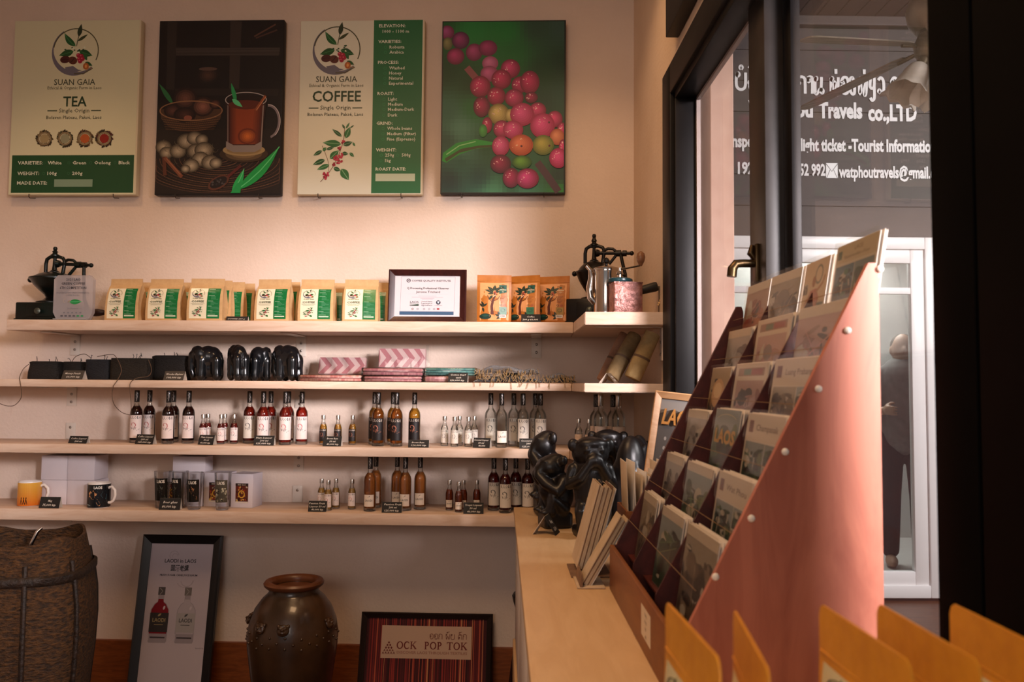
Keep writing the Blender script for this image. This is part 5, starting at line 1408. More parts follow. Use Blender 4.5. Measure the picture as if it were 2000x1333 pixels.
def art_orange(a):
    for k in range(14):
        t_ = k/13; a.rect(0, 92*k/14, 230, 92*(k+1)/14+.4, mixc('#d9a441', '#c2661a', t_), 26)
    a.poly([(60,60),(100,46),(140,40),(170,48),(230,44),(230,70),(60,78)], '#b3520f')
    for x in (100, 112, 122): a.line([(x,62),(x-1,70),(x-4,86)], 3, '#2a1208'); a.oval(x, 60, 2.4, 2.6, '#2a1208', n=8); a.line([(x,66),(x+4,86)], 2.2, '#2a1208')
def art_map(a):
    a.rect(0, 0, 230, 92, '#12151a', 26)
    a.text('LAOS', 140, 17, 10, '#e8e4de', 'c', bold=.03, width=36)
    a.poly([(96,34),(106,26),(112,32),(120,22),(127,32),(137,36),(133,44),(127,44),(128,52),(138,58),(146,68),(152,80),(148,86),(140,82),(134,70),(122,60),(112,58),(108,50),(98,50),(102,42)], '#d99a66')
    a.poly([(160,30),(180,40),(176,60),(160,52),(152,42)], '#4a7a8a'); a.leaf((85,80),(110,84), 5, '#7a8a8a')
    for k in range(20): a.oval(random.uniform(60,175), random.uniform(20,88), .9, .7, '#5a6a72', n=6)
mug('orange mug with dark figures, leftmost on the lowest shelf', 57, .18, .15, art_orange, None)
mug('black mug printed with a tan map, in front of the white boxes', 192.5, .20, -.1, art_map, None)
price_card(99, 4, .232, ['Mug', '75,000 kip'], 'black price card right of the orange mug', .078, .04, rz=-.03, lean=.012)

# ================================================================ white gift boxes
M_box = mat('white_card_box', '#d8cfd4', .75, col2='#d0c7cc', scale=5)
def gift_box(label, x0, x1, y0, y1, n0, d, art_=None, rz=0, zb=0, group='plain white gift boxes'):
    """front face spans the given pixel columns"""
    n = n0
    A, C_ = W(x0, 950, n), W(x1, 950, n); w = (A-C_).length-.0012
    u = (wu(x0, n, 950)+wu(x1, n, 950))/2
    h = (y1-y0)*(W(0,0,n)-CAM).dot(CF)/FPX
    h = y0
    p = wp(u, n-d/2, SZ[4]+.0006+zb)
    t = thing('gift_box', label, 'box', p, WALLROT+rz, group)
    b = B(); b.box(-w/2, w/2, -d/2, d/2, 0, h, .0012); b.build('carton', M_box, t)
    b = B(); b.box(-w/2+.002, w/2-.002, -d/2-.0002, d/2, h-.0004, h+.0006); b.box(w/2-.0002, w/2+.0003, -d/2+.004, d/2-.004, h*.75, h-.001)
    b.build('lid_flap', M_box, t)
    if art_:
        a = Art(w, h, (0,0,100,130), warp=lambda X, Z, q: (X, -d/2-q, Z), off=.0005, step=.00003)
        art_(a); a.build('window_print', print_mat('box_print', .4), t, smooth=0)
    return t
bh = .0925
gift_box('white box, lower left of the stack of four behind the mugs', 80, 130.5, bh, 0, .15, .10)
gift_box('white box, lower right of the stack of four behind the mugs', 131, 186, bh, 0, .15, .10)
gift_box('white box, upper left of the stack of four behind the mugs', 79, 130, bh, 0, .15, .10, zb=bh+.0014)
gift_box('white box, upper right of the stack of four behind the mugs', 130.5, 184, bh, 0, .15, .10, zb=bh+.0014)
def art_beer(seed):
    def f(a):
        r = random.Random(seed); a.rect(22, 36, 80, 112, '#5a2418')
        for k in range(34): a.oval(r.uniform(27,75), r.uniform(50,106), r.uniform(2,6), r.uniform(2,5), r.choice(['#8a2a18','#c08a3a','#2c1410','#d8b45a','#a03a24','#3a2a20','#b8a890']), r.uniform(0,3), n=9)
        a.rect(22, 36, 80, 46, '#2a1a18'); a.text('BEER GLASS', 51, 44, 5, '#d8c8b0', 'c', res=1); a.ring(50, 78, 13, 4, '#d8a83a', n=20); a.rect(22, 106, 80, 112, '#d9cfc2')
    return f
bw = .148
gift_box('printed white beer glass box, leftmost of the row behind the glasses', 318, 356, bw*.86, 0, .15, .075, art_beer(1), group='printed beer glass boxes')
gift_box('printed white beer glass box, second in the row', 357, 396, bw*.86, 0, .15, .075, art_beer(2), group='printed beer glass boxes')
gift_box('printed white beer glass box, third in the row, with a red picture', 398, 446, bw*.86, 0, .15, .085, art_beer(3), group='printed beer glass boxes')
gift_box('printed white beer glass box at the right end, turned to show its side', 452, 497, bw*.86, 0, .17, .085, art_beer(4), rz=-.10, group='printed beer glass boxes')
gift_box('plain white box lying on top of the beer glass boxes', 336, 400, .058, 0, .13, .075, zb=bw*.86+.0016)
# ================================================================ beer glasses
def art_glass(seed):
    def f(a):
        r = random.Random(seed); a.rect(0, 0, 100, 110, '#16130f' if seed != 3 else '#4a4438', 12)
        a.text('LAOS', 50, 22, 15, '#e6dccb', 'c', bold=.03, width=56)
        if seed == 3:
            for k in range(30): a.oval(r.uniform(8,92), r.uniform(40,104), r.uniform(3,9), r.uniform(3,8), r.choice(['#7a7460','#2c2a24','#b0a68c','#5a5444']), n=8)
        else: a.poly([(30,46),(44,34),(50,42),(64,44),(60,56),(66,66),(80,84),(84,98),(74,96),(60,78),(44,70),(40,60),(28,60)], '#c98a58' if seed == 2 else '#6a6a5c')
    return f
M_tumbler = glass_mat('tumbler_glass', (.95,.95,.95,1), .05, .015, fres=.6)
def tumbler(label, px, n, seed, rz=0):
    t = thing('beer_glass', label, 'drinking glass', on(4, px, n), WALLROT+rz, 'printed beer glasses on the lowest shelf')
    H = .138
    def R(z): return .0225+.0088*z/H
    b = B(); b.lathe([(.020,0),(.0225,.002)]+[(R(H*q/8), H*q/8) for q in range(1,9)]+[(R(H)-.0022,H),(R(.02)-.002,.018),(.001,.014)], 32, cap=False); b.lathe([(.0002,.0006),(.020,.0004)], 32, cap=False); b.build('tumbler', M_tumbler, t)
    a = Art(.050, .083, (0,0,100,110), warp=lambda X, Z, q: ((R(Z+.03)+q)*math.sin(X/R(Z+.03)), -(R(Z+.03)+q)*math.cos(X/R(Z+.03)), Z+.030), off=.0006, step=.00003)
    art_glass(seed)(a); a.build('print', print_mat('glazed_print', .2), t, smooth=0)
    return t
tumbler('beer glass with dark print, leftmost and partly behind the price card', 316, .198, 1, .2)
tumbler('beer glass standing behind the leftmost glass', 350, .188, 1, -.3)
tumbler('beer glass with a tan map print, in the middle', 379, .222, 2, .1)
tumbler('beer glass with a pale print, rightmost of the glasses', 434, .225, 3, .1)
price_card(333, 4, .236, ['Beer glass', '80,000 kip'], 'black price card in front of the leftmost beer glasses', .08, .042, lean=.01)
# ================================================================ things on the floor along the back wall
def fl(px, py, depth):
    p = CAM + ray(px, py)*(depth/ray(px, py).dot(CF)); p.z = 0.001; return p
# tall woven basket
M_bask = mat('old_brown_wickerwork', '#5a3814', .7, col2='#241304', scale=55, stretch=(1,1,2.5), bump=1.0, contrast=(.38,.68))
M_bask2 = mat('dark_rattan_hoop', '#2c1a0c', .6, col2='#180e06', scale=60, bump=.6)
bc = fl(42, 1300, 2.72)
t = thing('woven_basket', 'tall brown woven storage basket on the floor at the left edge', 'basket', bc, .25)
def zpx(py, d): return EYE + (752-py)/FPX*d
bd = 2.66
def bring(r, z, saddle=0, e=.62, n=48):
    out = []
    for k in range(n):
        a_ = 2*PI*k/n; c, s_ = math.cos(a_), math.sin(a_)
        x = math.copysign(abs(c)**e, c)*r; y = math.copysign(abs(s_)**e, s_)*r
        out.append((x, y, z + saddle*(abs(math.sin(2*a_))**2-.5)))
    return out
b = B()
zr = zpx(1062, bd)
prof = [(.155,.02),(.165,.06),(.19,.2),(.205,.36),(.21,.47),(.207,.56),(.196,.635),(.188,.66),(.182,.70),(.168,zr)]
b.loft([bring(r, z, .0 if z < .65 else .022*(z-.65)/(zr-.65)) for r, z in prof] + [bring(.160, zr, .022), bring(.172, .66), bring(.19, .45), bring(.15, .05)])
body = b.build('body', M_bask, t, smooth=60)
for zc, r in ((.652,.2),(.04,.166)):
    b = B(); b.loft([bring(r, zc-.016), bring(r+.006, zc-.010), bring(r+.006, zc+.010), bring(r-.004, zc+.016)], cap=False); b.build('hoop', M_bask2, t, smooth=60)
for ang in (-.55, -1.45, -2.3, .6):
    c, s_ = math.cos(ang), math.sin(ang); e = .62
    x, y = math.copysign(abs(c)**e, c), math.copysign(abs(s_)**e, s_)
    b = B(); b.tube([(x*(r+.004), y*(r+.004), z) for r, z in prof[:-1]], .008, 8); b.build('upright_stake', M_bask2, t)
b = B(); b.tube([(.03,-.06,zr-.2),(.045,-.05,zr-.02),(.058,-.04,zr+.018),(.07,-.035,zr+.03)], [.006,.006,.006,.004], 10)
o = b.build('metal_rod', M_chrome, None, bc); tag(o, 'bright metal rod poking out of the woven basket', 'rod')

# leaning framed spirits poster
fw_, fh_ = .318, .70
def leaning_frame(name, label, pxc, ntop, h, w, nb, rz=0, cat='framed poster'):
    lean = math.asin(min(.9, (nb-ntop)/h))
    u = wu(pxc, (nb+ntop)/2, 1200); p = wp(u, nb, .002)
    return thing(name, label, cat, p, 0, rot=(-lean, 0, WALLROT+rz)), lean
t, _ = leaning_frame('framed_poster', 'black framed poster of a red and a clear bottle, leaning against the wall', 343, .035, .685, .318, .15, -.01)
HP = .685
M_frameblk = mat('matte_black_frame', '#100d0d', .4)
frame_parts(t, .318, HP, .034, M_frameblk, y0=-.02)
a = Art(.318-.064, HP-.064, (282, 1103, 411, 1433), off=.006, step=.00002); a.warp = lambda X, Z, q: (X, -q, Z+.032)
a.rect(282, 1103, 411, 1433, '#cdbfc4')
a.ring(331, 1128, 9, 1.2, '#b8aaae', 2.4, 6.2); a.ring(333, 1129, 5, 1, '#b8aaae', 2.4, 6.2); a.ring(362, 1178, 12, 1.2, '#b3a5aa', 0, 3); a.ring(358, 1174, 18, 1, '#b3a5aa', .2, 2.6)
a.text('LAODI in LAOS', 345, 1142.5, 7.2, '#1d1a1c', 'c', width=64, bold=.018)
a.text('国酒老嫘', 345, 1158.5, 9.5, '#1d1a1c', 'c', width=36, bold=.02); a.text('FRESH SUGAR CANE JUICE RHUM', 344, 1169.5, 3.6, '#2c2830', 'c', width=76, bold=.03, res=1)
def pbottle(cx, c_liq, c_lab, ink):
    a.rect(cx-7, 1192, cx+7, 1208, '#5a5250' if c_lab[1] == '3' else '#7a726c'); a.line([(cx-4,1194),(cx+2,1200),(cx-3,1207)], 1.2, '#b0a69e')
    a.poly([(cx-6,1208),(cx+6,1208),(cx+6,1221),(cx+12,1225),(cx+18,1236),(cx+19,1244),(cx+19,1298),(cx+17,1302),(cx-17,1302),(cx-19,1298),(cx-19,1244),(cx-18,1236),(cx-12,1225),(cx-6,1221)], '#a89ca0')
    a.poly([(cx-5,1216),(cx+5,1216),(cx+6,1222),(cx+11,1226),(cx+17,1237),(cx+17.5,1244),(cx+17.5,1284),(cx-17.5,1284),(cx-17.5,1244),(cx-17,1237),(cx-11,1226),(cx-6,1222)], c_liq)
    a.rect(cx-18.6, 1243, cx+18.6, 1281, c_lab); a.text('LAODI', cx, 1261, 7.5, ink, 'c', width=26, bold=.02)
    a.leaf((cx-3,1250),(cx+4,1244), 4, ink); a.rect(cx-9, 1266, cx+9, 1267.2, ink)
    a.oval(cx+8, 1233, 2, 4, '#d8cacd', .3); a.rect(cx-15, 1290, cx+15, 1293, '#4a4042'); a.line([(cx-18,1284),(cx-18,1298)], 1, '#d5c8cc')
pbottle(313.5, '#8a0f1c', '#3c3430', '#b09a6a'); pbottle(367, '#c3b6ba', '#b7afab', '#4a4644')
a.text('laodi.la', 400, 1312, 2.6, '#6a6064', 'c', width=16)
a.build('poster_sheet', print_mat(), t, smooth=0)
b = B(); b.box(-.13, .13, -.0078, -.0074, .03, HP-.03); b.build('glazing', glass_mat('picture_glass', (1,1,1,1), .04, .02, fres=.35), t)
b = B(); b.box(-.155, .155, -.0045, -.001, .004, HP-.004); b.build('backing', mat('brown_backing_board', '#4a3424', .8), t)

# stoneware jar
M_jar = mat('brown_glazed_stoneware', '#4a3320', .3, col2='#2c1e12', scale=5, bump=.1, bscale=25, coat=.3)
M_jarrim = mat('rust_brown_rim_glaze', '#6a4028', .35, col2='#54301c', scale=8)
jd = 2.86
t = thing('stoneware_jar', 'dark brown glazed stoneware jar with lion face bosses, on the floor', 'jar', fl(571, 1300, jd), -.1)
k = jd/FPX
Z = lambda py: zpx(py, jd)
b = B(); prof = [(.088,.0),(.092,.004),(.10,.05),(.122,.16),(.142,.28),(86*k,Z(1262)),(87*k,Z(1240)),(83*k,Z(1215)),(73*k,Z(1190)),(60*k,Z(1172)),(50*k,Z(1163)),(47*k,Z(1158)),(47*k,Z(1152))]
b.lathe(prof+[(40*k,Z(1150)),(40*k,Z(1165)),(70*k,Z(1200)),(75*k,Z(1260)),(.07,.02)], 48); b.build('body', M_jar, t, smooth=60)
b = B(); zr_ = Z(1146); b.lathe([(44*k,zr_-.012),(52*k,zr_-.010),(57*k,zr_-.002),(58*k,zr_+.006),(55*k,zr_+.013),(49*k,zr_+.015),(43*k,zr_+.011),(40*k,zr_+.002),(41*k,zr_-.01)], 40); b.build('rim', M_jarrim, t)
def ronbody(z):
    for i in range(len(prof)-1):
        if prof[i][1] <= z <= prof[i+1][1]:
            q = (z-prof[i][1])/(prof[i+1][1]-prof[i][1]); return prof[i][0]*(1-q)+prof[i+1][0]*q
    return .1
for ang in (-1.45, -.28, .9, 2.1, 3.3, 4.3-.05-.6*0):
    zb_ = Z(1213); r = ronbody(zb_)
    ps = [('e',(0,-.002,0),(.021,.009,.020)), ('e',(-.009,-.009,.006),(.0055,.005,.005)), ('e',(.009,-.009,.006),(.0055,.005,.005)), ('e',(0,-.012,-.001),(.006,.007,.005)), ('e',(0,-.009,-.010),(.012,.005,.004)), ('e',(-.016,-.004,.013),(.006,.005,.007)), ('e',(.016,-.004,.013),(.006,.005,.007)), ('e',(0,-.008,.014),(.011,.004,.0035))]
    q = Matrix.Translation((r*math.cos(ang), r*math.sin(ang), zb_)) @ Matrix.Rotation(ang+PI/2, 4, 'Z') @ Matrix.Rotation(-.45, 4, 'X')
    blob_obj('face_boss', ps, .0022, M_jar, t, 1, xf=q)
nst = 0
for row, (py, n_) in enumerate(((1228,18),(1238,18),(1247,18))):
    for j in range(n_):
        ang = 2*PI*(j+.5*(row % 2))/n_
        if math.sin(ang) > .2: continue
        z_ = Z(py)-.004*math.cos(6*ang); r = ronbody(z_)
        b = B(); b.ball((r*math.cos(ang), r*math.sin(ang), z_), .0048, 8, 6); b.build('stud', M_jar, t)

# framed textile sign
t, _ = leaning_frame('framed_textile_sign', 'dark framed red striped textile sign reading OCK POP TOK, on the floor', 832, .03, .40, .505, .13, .0, cat='framed sign')
WS, HS = .512, .40
frame_parts(t, WS, HS, .022, mat('dark_brown_frame', '#1c100d', .4), y0=-.02)
x0, x1, y0_, y1_ = 697, 968, 1232, 1232+271*HS/WS
a = Art(WS-.03, HS-.03, (697+8, 1232+8, 968-8, y1_-8), off=.004, step=.00002); a.warp = lambda X, Z, q: (X, -q, Z+.015)
a.rect(705, 1240, 960, y1_-8, '#4a1216')
rnd = random.Random(5)
x = 706
while x < 959:
    wl_ = rnd.uniform(.7, 3.2); a.rect(x, 1240, min(959.5, x+wl_), y1_-8, rnd.choice(['#6a1c1e','#8a2a24','#3a0e12','#a84a34','#c07a52','#5a161a','#2c0a0e'])); x += wl_+rnd.uniform(.4, 3)
a.rect(740, 1258, 925, 1321, '#c0a28c')
RD = '#6a2420'
# serif capitals drawn with thick and thin strokes
def serif(ch, x, y, h):
    S1, S2, w_ = h*.17, h*.07, {'O':.92,'C':.8,'K':.9,'P':.68,'T':.84}[ch]*h
    def stem(sx): a.rect(sx, y-h, sx+S1, y, RD); a.rect(sx-h*.09, y-S2, sx+S1+h*.09, y, RD); a.rect(sx-h*.09, y-h, sx+S1+h*.09, y-h+S2, RD)
    if ch == 'O': a.ring(x+w_/2, y-h/2, w_/2-S1*.5, lambda t_: S1*(.62+.38*abs(math.cos(2*PI*t_))), RD, ry=h/2-S1*.3)
    if ch == 'C':
        a.ring(x+w_*.55, y-h/2, w_*.55-S1*.5, lambda t_: S1*(.6+.45*abs(math.sin(PI*t_))), RD, .28*PI, 1.72*PI, ry=h/2-S1*.3); a.rect(x+w_*.86, y-h*.98, x+w_*.92, y-h*.66, RD); a.rect(x+w_*.86, y-h*.3, x+w_*.92, y-h*.04, RD)
    if ch == 'K':
        stem(x+h*.09); a.line([(x+h*.22,y-h*.42),(x+w_*.8,y-h*.97)], S2*1.3, RD); a.line([(x+h*.38,y-h*.55),(x+w_*.9,y-h*.03)], S1*1.05, RD)
        a.rect(x+w_*.62, y-h, x+w_*.98, y-h+S2, RD); a.rect(x+w_*.66, y-S2, x+w_*1.04, y, RD)
    if ch == 'P':
        stem(x+h*.09); a.ring(x+h*.26, y-h*.72, w_*.42, lambda t_: S1*(.5+.5*math.sin(PI*t_)), RD, -.5*PI, .5*PI, 16, ry=h*.25)
    if ch == 'T':
        sx = x+w_/2-S1/2; a.rect(sx, y-h, sx+S1, y, RD); a.rect(sx-h*.09, y-S2, sx+S1+h*.09, y, RD); a.rect(x, y-h, x+w_, y-h+S2*1.2, RD); a.rect(x, y-h, x+S2, y-h*.74, RD); a.rect(x+w_-S2, y-h, x+w_, y-h*.74, RD)
    return w_
words_ = [('OCK', 772), ('POP', 829), ('TOK', 875)]
for wd_, xs in words_:
    x = xs
    for ch in wd_: x += serif(ch, x, 1303, 14.5) + 1.4
a.text('DISCOVER LAOS THROUGH TEXTILES', 845, 1312, 5, '#9a6a58', 'c', width=144, bold=.012)
for r_ in range(5):
    for c_ in range(r_+1):
        x = 756+(c_-r_/2)*5.6; y = 1291+r_*5; a.poly([(x,y-2.6),(x+2.2,y),(x,y+2.6),(x-2.2,y)] if r_ < 3 else [(x,y-2.6),(x+1.4,y),(x+2.2,y+2.6),(x,y+.6),(x-2.2,y+2.6),(x-1.4,y)], RD)
# lettering in the local script, as brush strokes
def smooth(pts, n=5):
    out = []
    for i in range(len(pts)-1):
        p0, p1, p2, p3 = pts[max(i-1,0)], pts[i], pts[i+1], pts[min(i+2,len(pts)-1)]
        for q in range(n):
            u = q/n; out.append(tuple(.5*(2*p1[d]+(p2[d]-p0[d])*u+(2*p0[d]-5*p1[d]+4*p2[d]-p3[d])*u*u+(3*p1[d]-p0[d]-3*p2[d]+p3[d])*u**3) for d in (0,1)))
    return out+[pts[-1]]
GL = {
 'o': (.8, [[(.32,.42),(.22,.5),(.12,.42),(.2,.34),(.32,.42),(.3,.7),(.12,.72),(.3,.98),(.62,.95),(.72,.6),(.68,.15),(.45,.02),(.2,.1)]]),
 'k': (.85, [[(.14,0),(.14,.5),(.26,.62),(.12,.72),(.2,.95),(.42,1.0),(.66,.92),(.72,.7),(.72,0)]]),
 'p': (.9, [[(.2,.98),(.1,.9),(.18,.8),(.28,.88),(.2,.98),(.12,.8),(.16,.3),(.26,.02),(.44,.6),(.62,.02),(.76,.3),(.8,1.0)]]),
 'b': (.85, [[(.26,.98),(.14,.92),(.2,.78),(.32,.86),(.26,.98),(.14,.85),(.12,.25),(.3,.02),(.58,.02),(.74,.25),(.76,1.0)]]),
 't': (.85, [[(.3,.3),(.22,.42),(.36,.46),(.36,.3),(.3,.2),(.14,.1),(.12,.6),(.28,.95),(.5,.98),(.7,.85),(.74,.6),(.74,0)],[(.3,.98),(.44,.8),(.56,.98)]]),
 'l': (.8, [[(.2,.3),(.12,.42),(.24,.48),(.34,.4),(.5,.5),(.66,.6),(.68,.85),(.45,1.0),(.2,.92)],[(.66,.6),(.7,.3),(.7,.02)],[(.2,.3),(.2,.1),(.4,.02),(.66,.05)]]),
 'a': (.6, [[(.14,.72),(.1,.88),(.25,.9),(.26,.74),(.14,.72),(.14,.95),(.38,1.0),(.5,.85),(.5,0)]]),
 'n': (.95, [[(.26,.98),(.14,.9),(.22,.8),(.32,.9),(.26,.98),(.16,.8),(.16,.1),(.3,.0),(.6,.3),(.66,.1),(.8,.05),(.86,.18),(.76,.28),(.66,.2),(.7,.6),(.72,1.0)]]),
 'h': (.95, [[(.26,.98),(.14,.9),(.22,.8),(.32,.9),(.26,.98),(.16,.8),(.18,.0),(.5,.75),(.56,.0),(.7,.0),(.78,.5),(.8,1.0)]]),
 'g': (.75, [[(.2,.75),(.1,.9),(.28,1.0),(.36,.85),(.2,.75)],[(.34,.9),(.46,.6),(.46,.1),(.3,.0),(.12,.15),(.1,.3)]]),
 'j': (.8, [[(.3,.6),(.18,.68),(.28,.78),(.38,.68),(.3,.6),(.2,.6),(.14,.8),(.34,1.0),(.58,.92),(.64,.6),(.5,.25),(.3,.0)]]),
 'w': (.75, [[(.3,.1),(.18,.16),(.24,.28),(.36,.2),(.3,.1),(.5,.05),(.64,.3),(.62,.8),(.4,1.0),(.16,.85)]]),
 'y': (.7, [[(.2,1.0),(.14,.5),(.3,.35),(.5,.5),(.52,1.0)],[(.5,.5),(.5,-.2),(.3,-.35),(.15,-.2)]]),
 'e': (.75, [[(.14,.95),(.1,.5),(.26,.02),(.5,.05),(.6,.4),(.6,.8),(.45,.98),(.36,.82),(.5,.7),(.62,.78)]]),
 'd': (.85, [[(.34,.42),(.24,.5),(.32,.6),(.42,.5),(.34,.42),(.26,.2),(.14,.05),(.1,.55),(.24,.92),(.5,1.0),(.72,.85),(.76,.5),(.76,0)]]),
 's': (.9, [[(.16,.6),(.12,.8),(.3,.85),(.34,.65),(.5,.55),(.7,.6),(.74,.85),(.5,1.0),(.3,.95)],[(.72,.6),(.72,0)],[(.74,.9),(.9,1.12)]]),
 'r': (.7, [[(.3,.45),(.2,.55),(.3,.65),(.4,.55),(.3,.45),(.14,.4),(.14,.1),(.36,.0),(.56,.1)],[(.3,.65),(.5,.75),(.52,1.0),(.2,1.0)]]),
}
MK = {'~': [[(.18,1.28),(.3,1.42),(.5,1.42),(.66,1.28),(.18,1.28)]], "'": [[(.6,1.2),(.6,1.48)]], '*': [[(.45,1.2),(.36,1.3),(.45,1.4),(.54,1.3),(.45,1.2)]], '^': [[(.14,1.26),(.24,1.36),(.34,1.26),(.5,1.45),(.72,1.45)]], '%': [[(.2,1.3),(.3,1.22),(.4,1.3),(.3,1.4),(.5,1.38),(.7,1.5)]]}
def script(a, spec, x, y, h, col, wd=.13, width=None):
    """spec: glyph keys, spaces and marks that sit over the glyph before them; baseline y"""
    tot = 0
    for ch in spec: tot += .45 if ch == ' ' else (0 if ch in MK else GL[ch][0])
    k = (width/tot) if width else h
    cx, last = x, x
    for ch in spec:
        if ch == ' ': cx += .45*k; continue
        if ch in MK:
            for st in MK[ch]: a.line(smooth([(last+p[0]*k, y-p[1]*h) for p in st]), wd*h, col)
            continue
        for st in GL[ch][1]: a.line(smooth([(cx+p[0]*k, y-p[1]*h) for p in st]), wd*h, col)
        last = cx; cx += GL[ch][0]*k
script(a, 'ook p%b t%k', 838, 1283, 10, '#7a4a3a', .12, 78)
a.build('textile_panel', print_mat('matte_print', .8), t, smooth=0)
b = B(); b.box(-WS/2+.004, WS/2-.004, -.003, -.001, .004, HS-.004); b.build('backing', mat('brown_backing_board', '#4a3424', .8), t)

# black vase half hidden behind the counter
vd = 2.98
t = B(); zt_ = zpx(1160, vd)
t.lathe([(.05,0),(.06,.01),(.075,.12),(.06,.25),(.035,zt_-.10),(.036,zt_-.075),(.052,zt_-.03),(.056,zt_-.01),(.05,zt_),(.042,zt_),(.03,zt_-.06)], 32)
o = t.build('floor_vase', mat('black_lacquer', '#0c0a0a', .3), None, fl(1029, 1300, vd)); tag(o, 'black flared vase almost hidden behind the counter corner', 'vase')

# ================================================================ counter
M_ply = mat('pale_counter_laminate', '#dbb88c', .42, col2='#d2ad80', scale=4, stretch=(6,1,6), wood=True)
M_cab = mat('white_counter_side', '#e2d6cc', .5)
ZC_ = EYE-.433
CX0, CX1, CY0, CY1 = .046, XW-.008, .30, 2.93
t = thing('counter', 'pale wooden counter under the window, carrying carvings and the postcard rack', 'counter', ((CX0+CX1)/2, (CY0+CY1)/2, 0), 0)
hx, hy = (CX1-CX0)/2, (CY1-CY0)/2
b = B(); b.box(-hx, hx, -hy, hy, ZC_-.024, ZC_, .003); b.build('worktop', M_ply, t)
b = B(); b.box(-hx+.012, hx-.006, -hy+.02, hy-.012, .06, ZC_-.025); b.box(-hx+.03, hx-.006, -hy+.03, hy-.02, .002, .06); b.build('carcass', M_cab, t)
for i in range(4):
    ya = -hy+.03+i*(2*hy-.05)/4; yb = ya+(2*hy-.05)/4-.004
    b = B(); b.box(-hx+.0, -hx+.0118, ya, yb, .075, .40, .002); d_ = b.build('drawer', M_ply, t)
    b = B(); b.box(-hx-.012, -hx-.0002, (ya+yb)/2-.05, (ya+yb)/2+.05, .33, .342, .002); b.build('handle', M_black, d_)
    b = B(); b.box(-hx+.008, -hx+.0118, ya, yb, .41, ZC_-.03, .002); b.build('panel', M_cab, t)
ZT_ = ZC_+.0006
def cnt(px, y): p = ony(px, 900, y); return Vector((p.x, y, ZT_))

# ================================================================ carved black monkeys and elephants on the counter
M_carv = mat('matt_black_carved_wood', '#0d0b0b', .38, col2='#151112', scale=10, bump=.12)
def carving(label, loc, rz, parts, S_, zs, cat, name, vox=.004, fat=1.0):
    v, f = blob(parts, vox, 2)
    zb = min(p[2] for p in v); b = B(); b.add([(x*S_*fat, y*S_*fat, (z-zb)*S_*zs) for x, y, z in v], f)
    o = b.build(name, M_carv, None, loc, rz, smooth=80); return tag(o, label, cat, 'black carvings on the counter')
# squatting monkey covering its mouth, facing -x, about 0.24 tall
monkey = [('b',(-.036,.038,-.036,.036,0,.046),.006), ('e',(.008,0,.095),(.040,.040,.062)), ('e',(-.014,0,.115),(.028,.034,.040)), ('e',(.014,0,.130),(.036,.040,.036)),
          ('e',(-.010,0,.182),(.036,.034,.036)), ('e',(-.038,0,.176),(.017,.020,.017)), ('e',(-.030,0,.200),(.013,.026,.008)), ('e',(.012,-.034,.203),(.011,.008,.017)), ('e',(.012,.034,.203),(.011,.008,.017)), ('e',(0,0,.210),(.024,.022,.012)),
          ('e',(-.040,-.011,.192),(.006,.007,.006)), ('e',(-.040,.011,.192),(.006,.007,.006))]
for sy in (-1, 1):
    monkey += [('t',[(.012,sy*.036,.142),(-.008,sy*.044,.112),(-.030,sy*.026,.134),(-.046,sy*.010,.158)],[.019,.018,.016,.013]), ('e',(-.048,sy*.009,.163),(.009,.011,.014)),
               ('t',[(.012,sy*.028,.060),(-.022,sy*.036,.092),(-.022,sy*.032,.052)],[.020,.018,.014]), ('e',(-.034,sy*.028,.050),(.015,.012,.008))]
carving('small black carved monkey on a block, front one behind the price card', cnt(1084, 2.53), .25, monkey, 1.08, .93, 'monkey figurine', 'carved_monkey', fat=1.12)
carving('taller black carved monkey standing behind the small one', cnt(1069, 2.76), .15, monkey, 1.12, 1.13, 'monkey figurine', 'carved_monkey', fat=1.0)
big = [('b',(-.05,.045,-.045,.045,0,.03),.008), ('e',(0,0,.04),(.042,.038,.03)), ('t',[(0,0,.05),(0,0,.12),(0,0,.18)],[.036,.050,.056]), ('e',(0,0,.165),(.062,.05,.055)), ('e',(0,0,.245),(.060,.054,.048)), ('e',(0,-.02,.272),(.050,.034,.020)),
       ('e',(-.058,-.008,.268),(.018,.012,.02)), ('e',(.058,-.008,.268),(.018,.012,.02)), ('e',(0,-.050,.225),(.026,.022,.022)), ('e',(-.022,-.046,.255),(.012,.010,.010)), ('e',(.022,-.046,.255),(.012,.010,.010))]
for sx in (-1, 1):
    big += [('t',[(sx*.056,0,.195),(sx*.070,-.012,.150),(sx*.045,-.046,.175),(sx*.018,-.056,.215)],[.020,.018,.015,.013]), ('e',(sx*.016,-.060,.220),(.012,.009,.018)), ('t',[(sx*.03,-.01,.09),(sx*.042,-.040,.075),(sx*.036,-.034,.03)],[.022,.018,.015]), ('e',(sx*.036,-.045,.024),(.014,.020,.010))]
carving('large black carved monkey with hands at its face, left of the calendars', cnt(1153, 2.38), .15, big, .92, 1.06, 'monkey figurine', 'carved_monkey', .0045)
carving('black carved monkey half hidden behind the large one', cnt(1187, 2.665), -.1, big, .88, 1.13, 'monkey figurine', 'carved_monkey', .0045)
eb = eleph_parts(2.6, -1)
carving('black carved elephant behind the standing postcards, with a curved back', cnt(1232, 2.46), .9, eb, .56, 1.95, 'elephant figurine', 'carved_elephant', .007)
carving('black carved elephant next to the framed LAOS picture', cnt(1266, 2.70), 1.35, eleph_parts(2.6, 1), .50, 1.95, 'elephant figurine', 'carved_elephant', .007)
price_card(0, 2, 0, ['Monkey', '150,000'], 'price tent seen end-on at the foot of the small monkey', .06, .052, rz=1.35-.0, lean=.034, loc=cnt(1068, 2.42), tone=mat('dark_price_card', '#211d19', .7))

